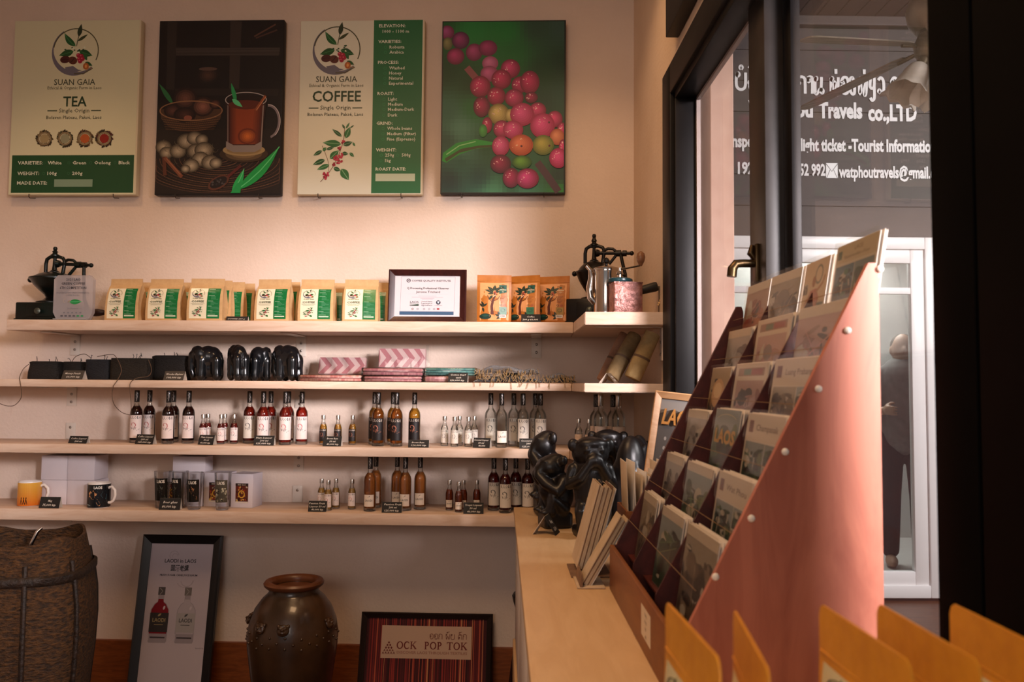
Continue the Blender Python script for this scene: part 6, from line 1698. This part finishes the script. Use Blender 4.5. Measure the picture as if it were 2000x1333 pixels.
# ================================================================ LAOS picture leaning by the window
M_pale = mat('pale_wood_frame', '#d2a67c', .45, col2='#c59668', scale=6, stretch=(2,2,12), wood=True)
PW, PH = .20, .408
t = thing('framed_picture', 'pale wood framed picture with raised LAOS letters, behind the postcard rack', 'framed picture', Vector((.430, 2.05, ZT_+.0115)), 0, rot=(-.22, .10, -.38))
frame_parts(t, PW, PH, .017, M_pale, y0=-.02)
a = Art(PW-.03, PH-.03, (0,0,100,215), off=.004, step=.00003); a.warp = lambda X, Z, q: (X, -q, Z+.015)
a.rect(0, 0, 100, 215, '#4a4644'); a.poly([(22,70),(40,62),(58,66),(80,60),(90,80),(84,110),(70,140),(60,190),(40,200),(30,150),(12,130)], '#c79868'); a.poly([(0,0),(100,0),(100,14),(60,26),(20,16),(0,24)], '#7a7672')
for k_ in range(8): a.oval(8+random.uniform(0,10), 60+k_*14, 2, 3, '#8a8682', n=7)
a.build('picture_sheet', print_mat('matte_print', .8), t, smooth=0)
v, f, xa, xb = text_data('LAOS', .02, 2)
b = B(); kx = .078/(xb-xa); kz = .040/.7
for y_ in (-.0125, -.0055): b.add([((p[0]-xa)*kx-.062, y_, p[1]*kz+PH-.092) for p in v], f)
n_ = len(v)
b2 = B(); bm = bmesh.new(); V_ = [bm.verts.new(((p[0]-xa)*kx-.074+.006*p[1], -.0055, p[1]*kz+PH-.084)) for p in v]
for q in f:
    try: bm.faces.new([V_[i] for i in q])
    except ValueError: pass
r_ = bmesh.ops.extrude_face_region(bm, geom=bm.faces[:])
for g in r_['geom']:
    if isinstance(g, bmesh.types.BMVert): g.co.y -= .008
bmesh.ops.recalc_face_normals(bm, faces=bm.faces[:]); b2.bm(bm); b2.build('raised_letters', mat('golden_wood_letters', '#b07a3c', .4), t, smooth=30)
b = B(); b.box(-PW/2+.003, PW/2-.003, -.003, -.001, .003, PH-.003); b.build('backing', mat('brown_backing_board', '#4a3424', .8), t)
# ================================================================ tiered postcard rack
M_rack = mat('reddish_plywood', '#b97058', .5, col2='#a05a46', scale=3.5, stretch=(5,5,.8), wood=True, bump=.05)
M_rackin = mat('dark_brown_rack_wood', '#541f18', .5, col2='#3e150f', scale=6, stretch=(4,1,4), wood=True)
M_rackfront = mat('brown_rack_board', '#8a5226', .45, col2='#764119', scale=5, stretch=(4,1,4), wood=True)
M_pin = mat('white_plastic_pin', '#e8e0d4', .3)
YA, YB = 1.12, 1.765
RX0, RX1 = .243, .520
RZ = ZT_
t = thing('postcard_rack', 'large tiered wooden postcard rack with reddish side panel, on the counter', 'postcard rack', (RX0, YA, RZ), 0)
H0, HT = .094, .605
side = [(0,0),(RX1-RX0,0),(RX1-RX0,HT-.012),(RX1-RX0-.004,HT),(RX1-RX0-.014,HT),(.004,H0),(0,H0)]
b = B(); b.prism(side, 0, .010); b.build('side_panel', M_rack, t, smooth=30)
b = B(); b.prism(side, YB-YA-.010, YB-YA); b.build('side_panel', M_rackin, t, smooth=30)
b = B(); b.box(-.010, -.0004, .0, YB-YA, 0, H0, .002); b.build('front_board', M_rackfront, t)
b = B(); b.box(RX1-RX0-.006, RX1-RX0, .011, YB-YA-.011, .0, HT-.13); b.build('back_board', M_rackin, t)
b = B(); b.box(0, RX1-RX0-.007, .011, YB-YA-.011, 0, .008); b.build('bottom_board', M_rackin, t)
# sticker and small screw on the front board
a = Art(.085, .05, (0,0,85,50), off=0); a.warp = lambda X, Z, q: (-.0104-q, .205-X, Z+.026)
a.rect(0,0,85,50,'#d8c6ac'); 
for k in range(4): a.text(['CARDS','10,000','KIP','each'][k], 42, 13+k*11, 6, '#7a6a58', 'c', res=1)
a.build('price_sticker', print_mat('matte_print', .8), t, smooth=0)
# tiers: pin positions down the sloping edge
pins = [(1718,526),(1655,646),(1598,760),(1533,883),(1467,1013),(1397,1127)]
PT = []
for px, py in pins:
    p = ony(px, py, YA); PT.append((p.x-RX0, p.z-RZ))
    b = B(); b.lathe([(.0042,0),(.0052,.001),(.0048,.0028),(.003,.0045),(.0006,.0052)], 16, Matrix.Translation((p.x-RX0+.0, -.0001, p.z-RZ)) @ Matrix.Rotation(PI/2, 4, 'X')); b.build('pin', M_pin, t)
for i, (x, z) in enumerate(PT):
    b = B(); zb = max(.010, z-.100)
    b.box(x+.0226, x+.0262, .011, YB-YA-.011, zb, z-.022)
    if i: b.build('tier_back', M_rackin, t)
    b = B(); b.box(max(.001, x-.021), x+.022 if i else RX1-RX0, .011, YB-YA-.011, zb-.004, zb); b.build('tier_shelf', M_rackin, t)
dv = [(.006,.010),(RX1-RX0-.008,.010),(RX1-RX0-.008,HT-.016),(.008,H0)]
for yd in (.222, .448):
    b = B(); b.prism(dv, yd-.002, yd+.002); b.build('divider', M_rackin, t, smooth=30)
for i, (x, z) in enumerate(PT):
    b = B(); b.tube([(x-.024, .011, z-.022), (x-.024, YB-YA-.011, z-.022)], .0005, 5); b.build('elastic_thread', mat('tan_thread', '#8a6a48', .8), t)

# ================================================================ postcards
M_cardw = mat('white_card_stock', '#d8cec2', .6)
M_sleeve = glass_mat('plastic_sleeve', (.97,.96,.94,1), .03, .12, fres=.08)
M_ph = print_mat('postcard_photo', .35)
def art_card(a, seed, style):
    r = random.Random(seed); a.dim = .74
    a.rect(0, 0, 100, 140, '#cbbfae')
    def sc(x0, y0, x1, y1, pal, n=34, hor=True):
        a.dim = .42
        a.rect(x0, y0, x1, y1, pal[0])
        a.poly([(x0,y0+(y1-y0)*.55),(x0+(x1-x0)*.25,y0+(y1-y0)*.38),(x0+(x1-x0)*.55,y0+(y1-y0)*.5),(x0+(x1-x0)*.8,y0+(y1-y0)*.34),(x1,y0+(y1-y0)*.5),(x1,y1),(x0,y1)], pal[1])
        for k in range(n):
            w_, h_ = r.uniform(3,(x1-x0)*.22), r.uniform(2,(y1-y0)*.16); cx, cy = r.uniform(x0+w_, x1-w_), r.uniform(y0+(y1-y0)*.12+h_, y1-h_)
            a.oval(cx, cy, w_, h_, r.choice(pal[1:]+['#1a1512','#e0d6c4','#241c16']), r.uniform(-.4,.4), n=9)
        for k in range(5):
            xx = r.uniform(x0+4, x1-4); yy = r.uniform(y0+(y1-y0)*.3, y1-8); a.line([(xx, yy), (xx+r.uniform(-3,3), min(y1-1, yy+r.uniform(8,(y1-y0)*.4)))], r.uniform(1,3.5), r.choice(['#15110e','#d8ccb8','#2a1c16']))
        a.dim = .74
    P_ = {'green': ['#9fb0b4','#3d5a4a','#2a4a38','#5a7a50','#7a8a5a','#37504a'], 'blue': ['#6a8ea6','#2f5f7c','#3a7a8a','#1f4458','#4a8a78','#27404a'], 'sepia': ['#b5a893','#7a6a58','#5a4c40','#8e7c66','#433a33','#a08a70'],
          'red': ['#c8a08a','#a0503c','#7a2f28','#c87a4a','#5a2a26','#b8604a'], 'grey': ['#c2bcb4','#8f8a84','#6a6662','#a29c94','#55504c','#787068'], 'gold': ['#d0b078','#a07a34','#7a5420','#d8a84a','#3a2a18','#b89048'], 'pink': ['#d8b0aa','#b8807a','#9a5f60','#c89490','#7a6a66','#a8807a']}
    if style == 'map4':
        a.rect(0, 0, 100, 26, '#c4b49a'); a.rect(5, 8, 15, 20, '#6a7a70'); a.text('LAOS', 55, 12, 6, '#7a6a58', 'c'); a.text('Natural wonders of Laos', 52, 21, 5, '#5a5048', 'c', width=60, res=1)
        sc(4, 30, 50, 78, P_['blue']); sc(52, 30, 96, 78, P_['green']); sc(4, 82, 50, 136, P_['green']); sc(52, 82, 96, 136, P_['blue'])
    elif style == 'dancer':
        a.rect(0,0,100,140,'#cdb595'); a.ring(64, 24, 14, 4, '#7a7a6a', n=20); a.oval(46, 34, 7, 9, '#9a6a4a'); a.poly([(34,48),(60,46),(74,62),(66,80),(78,110),(22,110),(34,80),(28,64)], '#b06a58'); a.poly([(32,110),(70,110),(80,138),(24,138)], '#8a5a50')
        a.line([(60,52),(84,40),(90,28)], 5, '#a87a58'); a.line([(34,54),(14,70)], 5, '#a87a58'); sc(70, 70, 96, 90, P_['green'], 5); sc(4, 36, 22, 52, P_['grey'], 4)
    elif style == 'title':
        pal = P_[r.choice(['sepia','grey','green','pink'])]
        a.rect(0, 0, 100, 40, '#c8b8a2'); a.rect(8, 10, 20, 28, '#6a3a34'); a.text(r.choice(['Vang Vieng','Luang Prabang','Champasak','Pakse Laos','Wat Phou']), 58, 24, 9, '#5a4638', 'c', width=58, bold=.01)
        sc(4, 42, 58, 104, pal); sc(60, 42, 96, 72, P_['green']); sc(60, 74, 96, 104, P_['sepia']); sc(4, 106, 96, 136, pal)
    elif style == 'laos':
        sc(0, 0, 100, 140, P_['green'], 30); a.text('LAOS', 50, 56, 22, '#c8983c', 'c', bold=.04, width=82); a.ring(50, 20, 40, 2, '#b0a890', 3.5, 5.9, ry=12)
    elif style == 'flag':
        a.rect(0,0,100,140,'#c9bcab'); a.rect(10, 8, 90, 22, '#8a6a5a'); a.rect(28, 10, 50, 20, '#3f6a5a'); a.rect(52, 10, 84, 20, '#8a3a3a'); sc(8, 30, 92, 132, P_['pink'], 20); a.poly([(10,120),(40,96),(50,112),(62,96),(90,118),(80,132),(20,132)], '#d0b0a2')
    elif style == 'bowl':
        sc(0, 0, 100, 140, P_['gold'], 16); a.oval(48, 52, 32, 30, '#c89a5c'); a.oval(46, 46, 22, 16, '#e0bb80'); a.poly([(8,140),(20,92),(50,76),(78,92),(92,140)], '#1c1712')
    else:
        pal = P_[style] if style in P_ else P_['sepia']
        sc(0, 14, 100, 140, pal, 34); a.rect(0, 0, 100, 16, '#c2b4a0')
        for k in range(5): a.line([(r.uniform(5,95), r.uniform(30,60)), (r.uniform(5,95), r.uniform(60,138))], r.uniform(.8,2), r.choice(pal[2:]))
def card_plane(i, dx):
    x, z = PT[i]
    zb = max(.010, z-.100)+.0006
    return x, z, zb
def postcard(label, i, y0, y1, h, style, seed, off=0.0, sleeve=True, front=True, group='postcards in the wooden rack', swing=0):
    """stands on tier i, leaning back; its face looks to the left into the shop"""
    x, z, zb = card_plane(i, 0)
    w = y1-y0
    lean = math.atan2(.024, .148)
    xb = x-.012+off-(.003 if i == 0 else 0)
    loc = (RX0+xb, YA+(y0+y1)/2, RZ+zb)
    t = thing('postcard', label, 'postcard', loc, 0, group, rot=(-lean, 0, -PI/2+swing))
    b = B(); b.box(-w/2, w/2, .0006, .0016, 0, h, .0003); b.build('card', M_cardw, t)
    if front:
        a = Art(w-.002, h-.002, (0,0,100,140), off=-.0003, step=.00001); a.warp = lambda X, Z, q: (X, .0005-q-.0003, Z+.001)
        a.off = .0; art_card(a, seed, style); a.build('picture', M_ph, t, smooth=0)
        if sleeve:
            b = B(); b.box(-w/2-.003, w/2+.003, -.0034, -.0032, .0, h+.006); b.build('sleeve', M_sleeve, t)
    return t
near, mid, far = (.022, .216), (.236, .438), (.456, .628)
rows = [
 [((.016,.168),.160,'map4'), ((.186,.300),.152,'dancer'), ((.318,.470),.152,'sepia'), ((.486,.630),.152,'red')],
 [((.020,.205),.150,'pink'), ((.240,.430),.148,'flag'), ((.462,.620),.140,'grey')],
 [((.022,.200),.148,'title'), ((.242,.420),.146,'flag'), ((.462,.600),.142,'bowl')],
 [((.024,.205),.148,'title'), ((.240,.400),.150,'laos'), ((.458,.610),.142,'grey')],
 [((.022,.205),.146,'title'), ((.238,.415),.142,'green'), ((.458,.610),.142,'grey')],
 [((.022,.195),.142,'sepia'), ((.238,.400),.140,'green'), ((.458,.610),.140,'sepia')],
]
ordn = ['top', 'second', 'third', 'fourth', 'fifth', 'bottom']
colw = {3: ['nearest', 'middle', 'farthest'], 4: ['nearest', 'second nearest', 'third nearest', 'farthest']}
desc = {'map4':'with four landscape pictures', 'dancer':'showing a pink dressed dancer', 'sepia':'with a sepia picture', 'red':'with a red brown picture', 'pink':'with a pink picture', 'flag':'with a small flag heading', 'grey':'with a grey picture', 'title':'with a title band', 'bowl':'with a golden bowl', 'laos':'with golden LAOS letters', 'green':'with a green picture'}
for i, rw in enumerate(rows):
    for j, ((y0, y1), h, st) in enumerate(rw):
        pos = colw[len(rw)][j]
        sw = random.uniform(-.03, .03)
        nb = 3 if i else 2
        for q in range(nb, 0, -1):
            postcard('plain edged postcard tucked behind the front one, %s row, %s pocket of the rack' % (ordn[i], pos), i, y0+.002*q-.006, y1+.003*q-.009 if j else y1-.004*q, h+.001*(q % 2), 'grey', 0, off=.0042*q, sleeve=False, front=False, swing=sw, group='postcards behind the front one, %s row %s pocket' % (ordn[i], pos))
        postcard('front postcard %s, %s row, %s pocket of the rack' % (desc[st], ordn[i], pos), i, y0, y1, h, st, 100*i+j, swing=sw)

# ================================================================ loose cards and desk calendars left of the rack
M_paper = mat('cream_paper', '#cdb79c', .7, col2='#c0a888', scale=20)
M_paperd = mat('brown_printed_paper', '#8a6a50', .6, col2='#6a4e3a', scale=30)
bx = thing('card_box', 'low brown card box holding upright postcards behind the rack', 'box', Vector((.338, 1.93, ZT_)), 0)
b = B()
b.box(-.055,.055,-.075,.075,0,.004); b.box(-.055,-.051,-.075,.075,.004,.15); b.box(.051,.055,-.075,.075,.004,.15); b.box(-.051,.051,-.075,-.071,.004,.15); b.box(-.051,.051,.071,.075,.004,.15)
b.build('tray', M_rackfront, bx)
b = B(); b.box(-.050,.050,-.070,.070,.0045,.085); b.build('inner_step', M_rackin, bx)
for k in range(13):
    hh = .142 if k % 4 else .15
    if k in (0, 1, 9, 10): hh = .172
    o = thing('postcard', 'upright postcard seen edge-on in the card box, one of thirteen', 'postcard', Vector((.338-.045+k*.0075, 1.93, ZT_+.0858)), 0, 'upright postcards in the card box', rot=(0, random.uniform(-.04,.06), random.uniform(-.05,.05)))
    b = B(); b.box(-.0009, .0009, -.055+random.uniform(-.008,.004), .052, .001, hh, .0003); b.build('card', M_cardw if k % 3 else M_paper, o)
def sheet_stack(label, p0, p1, n, th, wy, m, group, name='desk_calendar'):
    """bundle of sheets leaning from p0 up to p1 (x,z on the counter), wy deep"""
    t = thing(name, label, 'calendar', Vector((p0[0], p0[2], ZT_)), 0, group)
    d = Vector((p1[0]-p0[0], 0, p1[1]-p0[1])); L = d.length; d.normalize(); nrm = Vector((d.z, 0, -d.x))
    for k in range(n):
        q = nrm*(th*k); r = random.uniform(-.004,.004)
        b = B(); a0 = q + Vector((0,0,p0[1])); a1 = a0 + d*(L+r)
        e = nrm*(th*.72)
        b.loft([[a0+Vector((0,-wy/2,0)), a0+e+Vector((0,-wy/2,0)), a0+e+Vector((0,wy/2,0)), a0+Vector((0,wy/2,0))], [a1+Vector((0,-wy/2+r*.5,0)), a1+e+Vector((0,-wy/2+r*.5,0)), a1+e+Vector((0,wy/2,0)), a1+Vector((0,wy/2,0))]])
        b.build('sheet', (M_paperd if k % 4 == 1 else M_paper) if k < n-1 else M_cardw, t)
    return t
t = sheet_stack('upright bundle of desk calendar sheets leaning right, beside the rack front', (.172, .0225, 1.93), (.222, .208), 17, .00245, .13, M_paper, 'desk calendars left of the rack')
b = B(); b.cyl((.064,-.03,.204), (.064,.03,.204), .005); b.build('spiral_binding', M_black, t)
b = B(); b.box(-.012, .080, -.065, .065, .0003, .004, .001); b.build('base_fold', M_paperd, t)
t = sheet_stack('lower slanting desk calendar in front of the upright bundle', (.176, .0085, 1.815), (.258, .150), 9, .0024, .068, M_paper, 'desk calendars left of the rack')
b = B(); b.box(-.012, .048, -.05, .05, .0003, .0035, .001); b.build('base_fold', M_paper, t)
b = B(); b.loft([[(-.006,-.05,.004),(.0,-.05,.004),(.0,.05,.004),(-.006,.05,.004)], [(-.002,-.05,.03),(.0,-.05,.03),(.0,.05,.03),(-.002,.05,.03)]]); b.build('front_fold', M_paperd, t)

# ================================================================ golden coffee bags in the foreground
def big_bag(label, X, yc, w=.165, h=.233, d=.03, rz=0, src=None):
    loc = Vector((X, yc, ZT_))
    if src: return dup(src, loc, -PI/2+rz, label)
    t = thing('coffee_bag', label, 'coffee bag', loc, -PI/2+rz, 'golden coffee bags in the foreground')
    N = 15; rings = []
    sec = [(0,.98,.7),(.03,.99,.95),(.2,1,1.05),(.45,1,1.0),(.62,1,.75),(.74,1,.35),(.80,1,.10),(.83,1,.07),(.955,1,.05),(.985,.965,.05),(1,.90,.05)]
    def dep(z):
        f = min(max(z/h,0),1)
        for i in range(len(sec)-1):
            if f <= sec[i+1][0]:
                q = (f-sec[i][0])/(sec[i+1][0]-sec[i][0]); return d/2*(sec[i][2]*(1-q)+sec[i+1][2]*q)
        return d/2*.05
    def pr(x): return .12+.88*(1-min(1,abs(2*x/w))**2.6)
    for f, ww, dd in sec:
        hw = w/2*ww
        r = [(-hw+2*hw*j/(N-1), -d/2*dd*pr(-hw+2*hw*j/(N-1))-.0007, h*f) for j in range(N)]
        r += [(hw-2*hw*j/(N-1), d/2*dd*pr(hw-2*hw*j/(N-1))+.0007, h*f) for j in range(N)]
        rings.append(r)
    b = B(); b.loft(rings); b.build('pouch', M_kraft_y, t, smooth=50)
    b = B(); b.box(-w/2*.97, w/2*.97, -.0022, .0022, h*.812, h*.826, .0008); b.build('press_seal', M_kraft_y, t)
    a = Art(w*.84, h*.70, (600, 40, 829, 378), off=.0004, step=.00004); a.warp = lambda X_, Z_, q: (X_, -dep(Z_+h*.09)*pr(X_)-.0011-q, Z_+h*.09)
    a.rect(600, 40, 826, 378, '#ddd2a4', 9, 16); a.lay += 8; a.rect(731, 40, 826, 378, '#2f6a3c', 4, 16); a.lay += 8; logo(a, 662, 97, 46, False); a.text('SUAN GAIA', 664, 161, 11.5, INK, 'c', width=80, bold=.02, res=1); a.text('COFFEE', 664, 199, 20, '#26402a', 'c', width=94, bold=.02)
    plant(a, lambda x, y: (604+x*120/1143, 232+y*140/1333), False)
    a.build('label', M_label, t, smooth=0)
    return t
fb = big_bag('golden coffee bag in the left foreground, leftmost of five', .158, .69, rz=.04)
big_bag('golden coffee bag seen almost edge-on, second of the five in the foreground', .200, .665, rz=-.13, src=fb)
big_bag('golden coffee bag in the middle of the five in the foreground', .298, .685, rz=.02, src=fb)
big_bag('golden coffee bag fourth of the five in the foreground', .351, .687, rz=.0, src=fb)
big_bag('golden coffee bag at the right edge, rightmost of the five in the foreground', .420, .69, rz=-.01, src=fb)
# ================================================================ lettering on the neighbour's wall
def plain(t_, x0, x1, yb, h, bold=.045):
    return (t_, x0, x1, yb, h, bold)
OX0, OX1 = 1380, 1900
A_ = ony(OX0, 400, YO); C_ = ony(OX1, 400, YO); wS = C_.x-A_.x
zt_ = ony(1640, 100, YO).z; zb_ = ony(1640, 400, YO).z; hS = zt_-zb_
t = thing('shop_sign', 'white lettering of the travel company on the dark boarded wall outside', 'sign', (A_.x, YO-.004, zb_), 0)
tilt = .02                                       # the lines of lettering drop a little to the right
M_let = mat('white_sign_letters', '#e6e2e2', .5)
def sign_part(name, fn):
    a = Art(wS, hS, (OX0, 100, OX1, 400), off=.0, step=.0001); a.warp = lambda X, Z, q: (X+wS/2, -q, Z-tilt*0*(X+wS/2))
    fn(a); return a.build(name, print_mat('sign_paint', .5), t, smooth=0)
WHT = '#eae6e6'
def l1(a):
    script(a, 'b*l^sd', 1436, 178, 33, WHT, .17, 96); script(a, "kan h'ogh'yw jakd", 1558, 185, 33, WHT, .17, 252)
def l2(a): a.text('Watphou', 1462, 230, 30, WHT, 'l', bold=.045, width=127); a.text('Travels', 1600, 231, 29, WHT, 'l', bold=.045, width=86); a.text('co.,LTD', 1697, 235, 30, WHT, 'l', bold=.045, width=96)
def l3(a): a.text('Transportation -', 1398, 290, 23, WHT, 'l', bold=.04, width=148); a.text('Flight ticket -Tourist Information', 1555, 296, 23, WHT, 'l', bold=.04, width=274)
def l4(a):
    a.text('030 192 9876 -', 1395, 342, 22, WHT, 'l', bold=.035, width=145); a.text('252 992', 1552, 344, 22, WHT, 'l', bold=.035, width=60)
    a.rect(1613, 320, 1636, 349, '#f4f2f2'); a.line([(1613,321),(1624.5,336),(1636,321)], 1.6, '#6a6462'); a.line([(1614,349),(1621,333)], 1.2, '#6a6462'); a.line([(1635,349),(1628,333)], 1.2, '#6a6462')
    a.text('watphoutravels@gmail.com', 1638, 347, 22, WHT, 'l', bold=.035, width=212)
for nm, fn in (('script_line', l1), ('company_name', l2), ('services_line', l3), ('contact_line', l4)): sign_part(nm, fn)

# ================================================================ ceiling fan on the verandah
hub = ony(1822, 88, 3.55)
t = thing('ceiling_fan', 'pale ceiling fan with glass lamp shades hanging on the verandah', 'ceiling fan', hub, 0)
M_fanm = mat('aged_fan_metal', '#7a6a54', .4, metal=.5, col2='#5e503e', scale=10); M_blade = mat('dusty_fan_blade', '#8f8272', .6, col2='#6c5f50', scale=6, stretch=(1,8,1))
b = B(); b.lathe([(.02,.05),(.07,.06),(.10,.10),(.11,.16),(.09,.22),(.05,.25),(.016,.27),(.014,zt-hub.z-.03),(.05,zt-hub.z-.02),(.05,zt-hub.z-.001)], 28); b.build('motor_housing', M_fanm, t)
b = B(); b.lathe([(.02,-.09),(.05,-.08),(.075,-.04),(.08,.0),(.06,.05),(.02,.055)], 28); b.build('switch_cup', M_fanm, t)
tipA, tipB = ony(1569, 76, 3.50)-hub, ony(1566, 214, 4.15)-hub
for k, tip in enumerate((tipA, tipB, Vector((.55,.35,.02)), Vector((.5,-.5,.02)), Vector((-.25,-.66,.03)))):
    d = tip.normalized(); L = tip.length; s_ = d.cross(Vector((0,0,1))).normalized(); up = s_.cross(d)
    s_ = (s_*.97+up*.22).normalized(); up = d.cross(s_).normalized()
    b = B(); rings = []
    for f, w_ in ((.18,.035),(.24,.05),(.6,.062),(.93,.068),(.985,.056),(1,.03)):
        c = d*(L*f); rings.append([c-s_*w_-up*.003, c+s_*w_-up*.003, c+s_*w_+up*.003, c-s_*w_+up*.003])
    b.loft(rings); bl = b.build('blade', M_blade, t, smooth=30)
    b = B(); b.tube([d*.06, d*(L*.12)+up*.006, d*(L*.24)+up*.006], [.012,.009,.012], 8); b.build('blade_iron', M_fanm, bl)
M_shade = mat('frosted_lamp_glass', '#d8ccc0', .35, trans=.15, col2='#c4b6a8', scale=10)
for k, (ang, tl) in enumerate(((PI*1.08, .5), (PI*1.58, .6), (PI*.3, .6), (PI*.75, .6))):
    dr_ = Vector((math.cos(ang)*math.sin(tl), math.sin(ang)*math.sin(tl), -math.cos(tl)))
    o_ = Vector((math.cos(ang)*.05, math.sin(ang)*.05, -.07)); q = Vector((0,0,1)).rotation_difference(dr_).to_matrix().to_4x4(); q.translation = o_
    b = B(); b.lathe([(.022,0),(.026,.02),(.024,.04)], 16, q); so = b.build('lamp_holder', M_fanm, t)
    n_ = 32; vs_, fs = [], []
    prof_ = [(.028,.035),(.045,.05),(.056,.08),(.062,.12),(.072,.155),(.088,.185)]
    for ii, (r, z) in enumerate(prof_):
        for j in range(n_):
            an = 2*PI*j/n_; rr = r*(1+.035*(ii/5)*math.cos(8*an)); vs_.append((rr*math.cos(an), rr*math.sin(an), z+.008*(ii == 5)*math.cos(8*an)))
    for ii in range(len(prof_)-1):
        for j in range(n_): fs.append((ii*n_+j, ii*n_+(j+1) % n_, (ii+1)*n_+(j+1) % n_, (ii+1)*n_+j))
    b = B(); b.add(vs_, fs, q); b.build('glass_shade', M_shade, so, smooth=60)

# ================================================================ person and plant seen through the neighbour's door
M_skin = mat('skin', '#b08a74', .5); M_shirt = mat('grey_shirt', '#7a7674', .85, col2='#6c6866', scale=20); M_trs = mat('dark_trousers', '#2c2c30', .85)
pp = ony(1763, 700, 5.9); PX, PY = pp.x, 5.9
t_body = [('e',(0,0,1.56),(.078,.095,.115)), ('e',(0,-.03,1.50),(.06,.06,.05)), ('t',[(0,.01,1.46),(0,.015,1.38)],[.055,.065]), ('e',(0,-.098,1.555),(.013,.018,.024)), ('e',(-.078,.0,1.555),(.012,.02,.03)), ('e',(.078,.0,1.555),(.012,.02,.03)), ('e',(0,-.085,1.508),(.026,.012,.007)),
          ('t',[(0,0,1.34),(0,0,1.15),(0,0,.98)],[.15,.14,.15])]
hands = []
for sx in (-1, 1):
    t_body += [('t',[(sx*.19,0,1.36),(sx*.24,.02,1.10),(sx*.15,-.17,1.12)],[.052,.042,.032]), ('e',(sx*.125,-.22,1.13),(.028,.045,.04)), ('t',[(sx*.09,0,.95),(sx*.10,-.01,.52),(sx*.10,.01,.10)],[.085,.062,.042]), ('e',(sx*.10,-.06,.052),(.042,.12,.04))]
    for f in range(4): t_body.append(('t',[(sx*.125,-.25,1.155-.018*f),(sx*(.10),-.285,1.15-.018*f),(sx*.07,-.285,1.148-.018*f)],[.0095,.0085,.007]))
    t_body.append(('t',[(sx*.125,-.21,1.165),(sx*.10,-.235,1.18),(sx*.085,-.255,1.18)],[.011,.010,.008]))
t = blob_obj('person', t_body, .0085, M_skin, None, 2, loc=(PX, PY, .012), rz=-.35)
zoff = min(v.co.z for v in t.data.vertices); t.location.z = .0126-zoff
tag(t, 'person in a grey shirt behind the white glass door, hands held in front', 'person')
blob_obj('shirt', [('t',[(0,0,1.35),(0,0,1.15),(0,0,.96)],[.165,.155,.165]), ('e',(0,0,1.40),(.185,.10,.06)), ('t',[(.18,0,1.37),(.235,.02,1.14)],[.066,.058]), ('t',[(-.18,0,1.37),(-.235,.02,1.14)],[.066,.058])], .012, M_shirt, t)
blob_obj('trousers', [('e',(0,0,.95),(.165,.13,.10)), ('t',[(.09,0,.93),(.10,-.01,.52),(.10,.01,.12)],[.098,.076,.06]), ('t',[(-.09,0,.93),(-.10,-.01,.52),(-.10,.01,.12)],[.098,.076,.06])], .012, M_trs, t)
blob_obj('hair', [('e',(0,.022,1.59),(.083,.085,.09))], .008, mat('short_grey_hair', '#5a524c', .8), t)
pl = thing('potted_plant', 'leafy potted plant beside the person behind the glass door', 'plant', (ony(1738, 700, 6.4).x-.42, 6.42, .0126), 0)
b = B(); b.lathe([(.12,0),(.15,.02),(.18,.30),(.19,.32),(.17,.32),(.16,.28),(.0,.27)], 28); b.build('pot', mat('white_plant_pot', '#b8b2ac', .5), pl)
rnd = random.Random(11); b = B()
for k in range(46):
    an, el, L = rnd.uniform(0, 2*PI), rnd.uniform(.5, 1.4), rnd.uniform(.28, .52); d = Vector((math.cos(an)*math.cos(el), math.sin(an)*math.cos(el), math.sin(el)))
    pts = [Vector((0,0,.28))+d*(L*q/6)+Vector((0,0,-.18*L*(q/6)**2)) for q in range(7)]; s_ = d.cross(Vector((0,0,1))).normalized()
    for q in range(6):
        w0, w1 = .03*math.sin(PI*(q/6)**.7+.05), .03*math.sin(PI*min(1,((q+1)/6)**.7))
        b.add([pts[q]-s_*w0, pts[q]+s_*w0, pts[q+1]+s_*w1, pts[q+1]-s_*w1], [(0,1,2,3)])
b.build('foliage', mat('green_leaves', '#4a6a3a', .5, col2='#6a8a50', scale=9), pl)
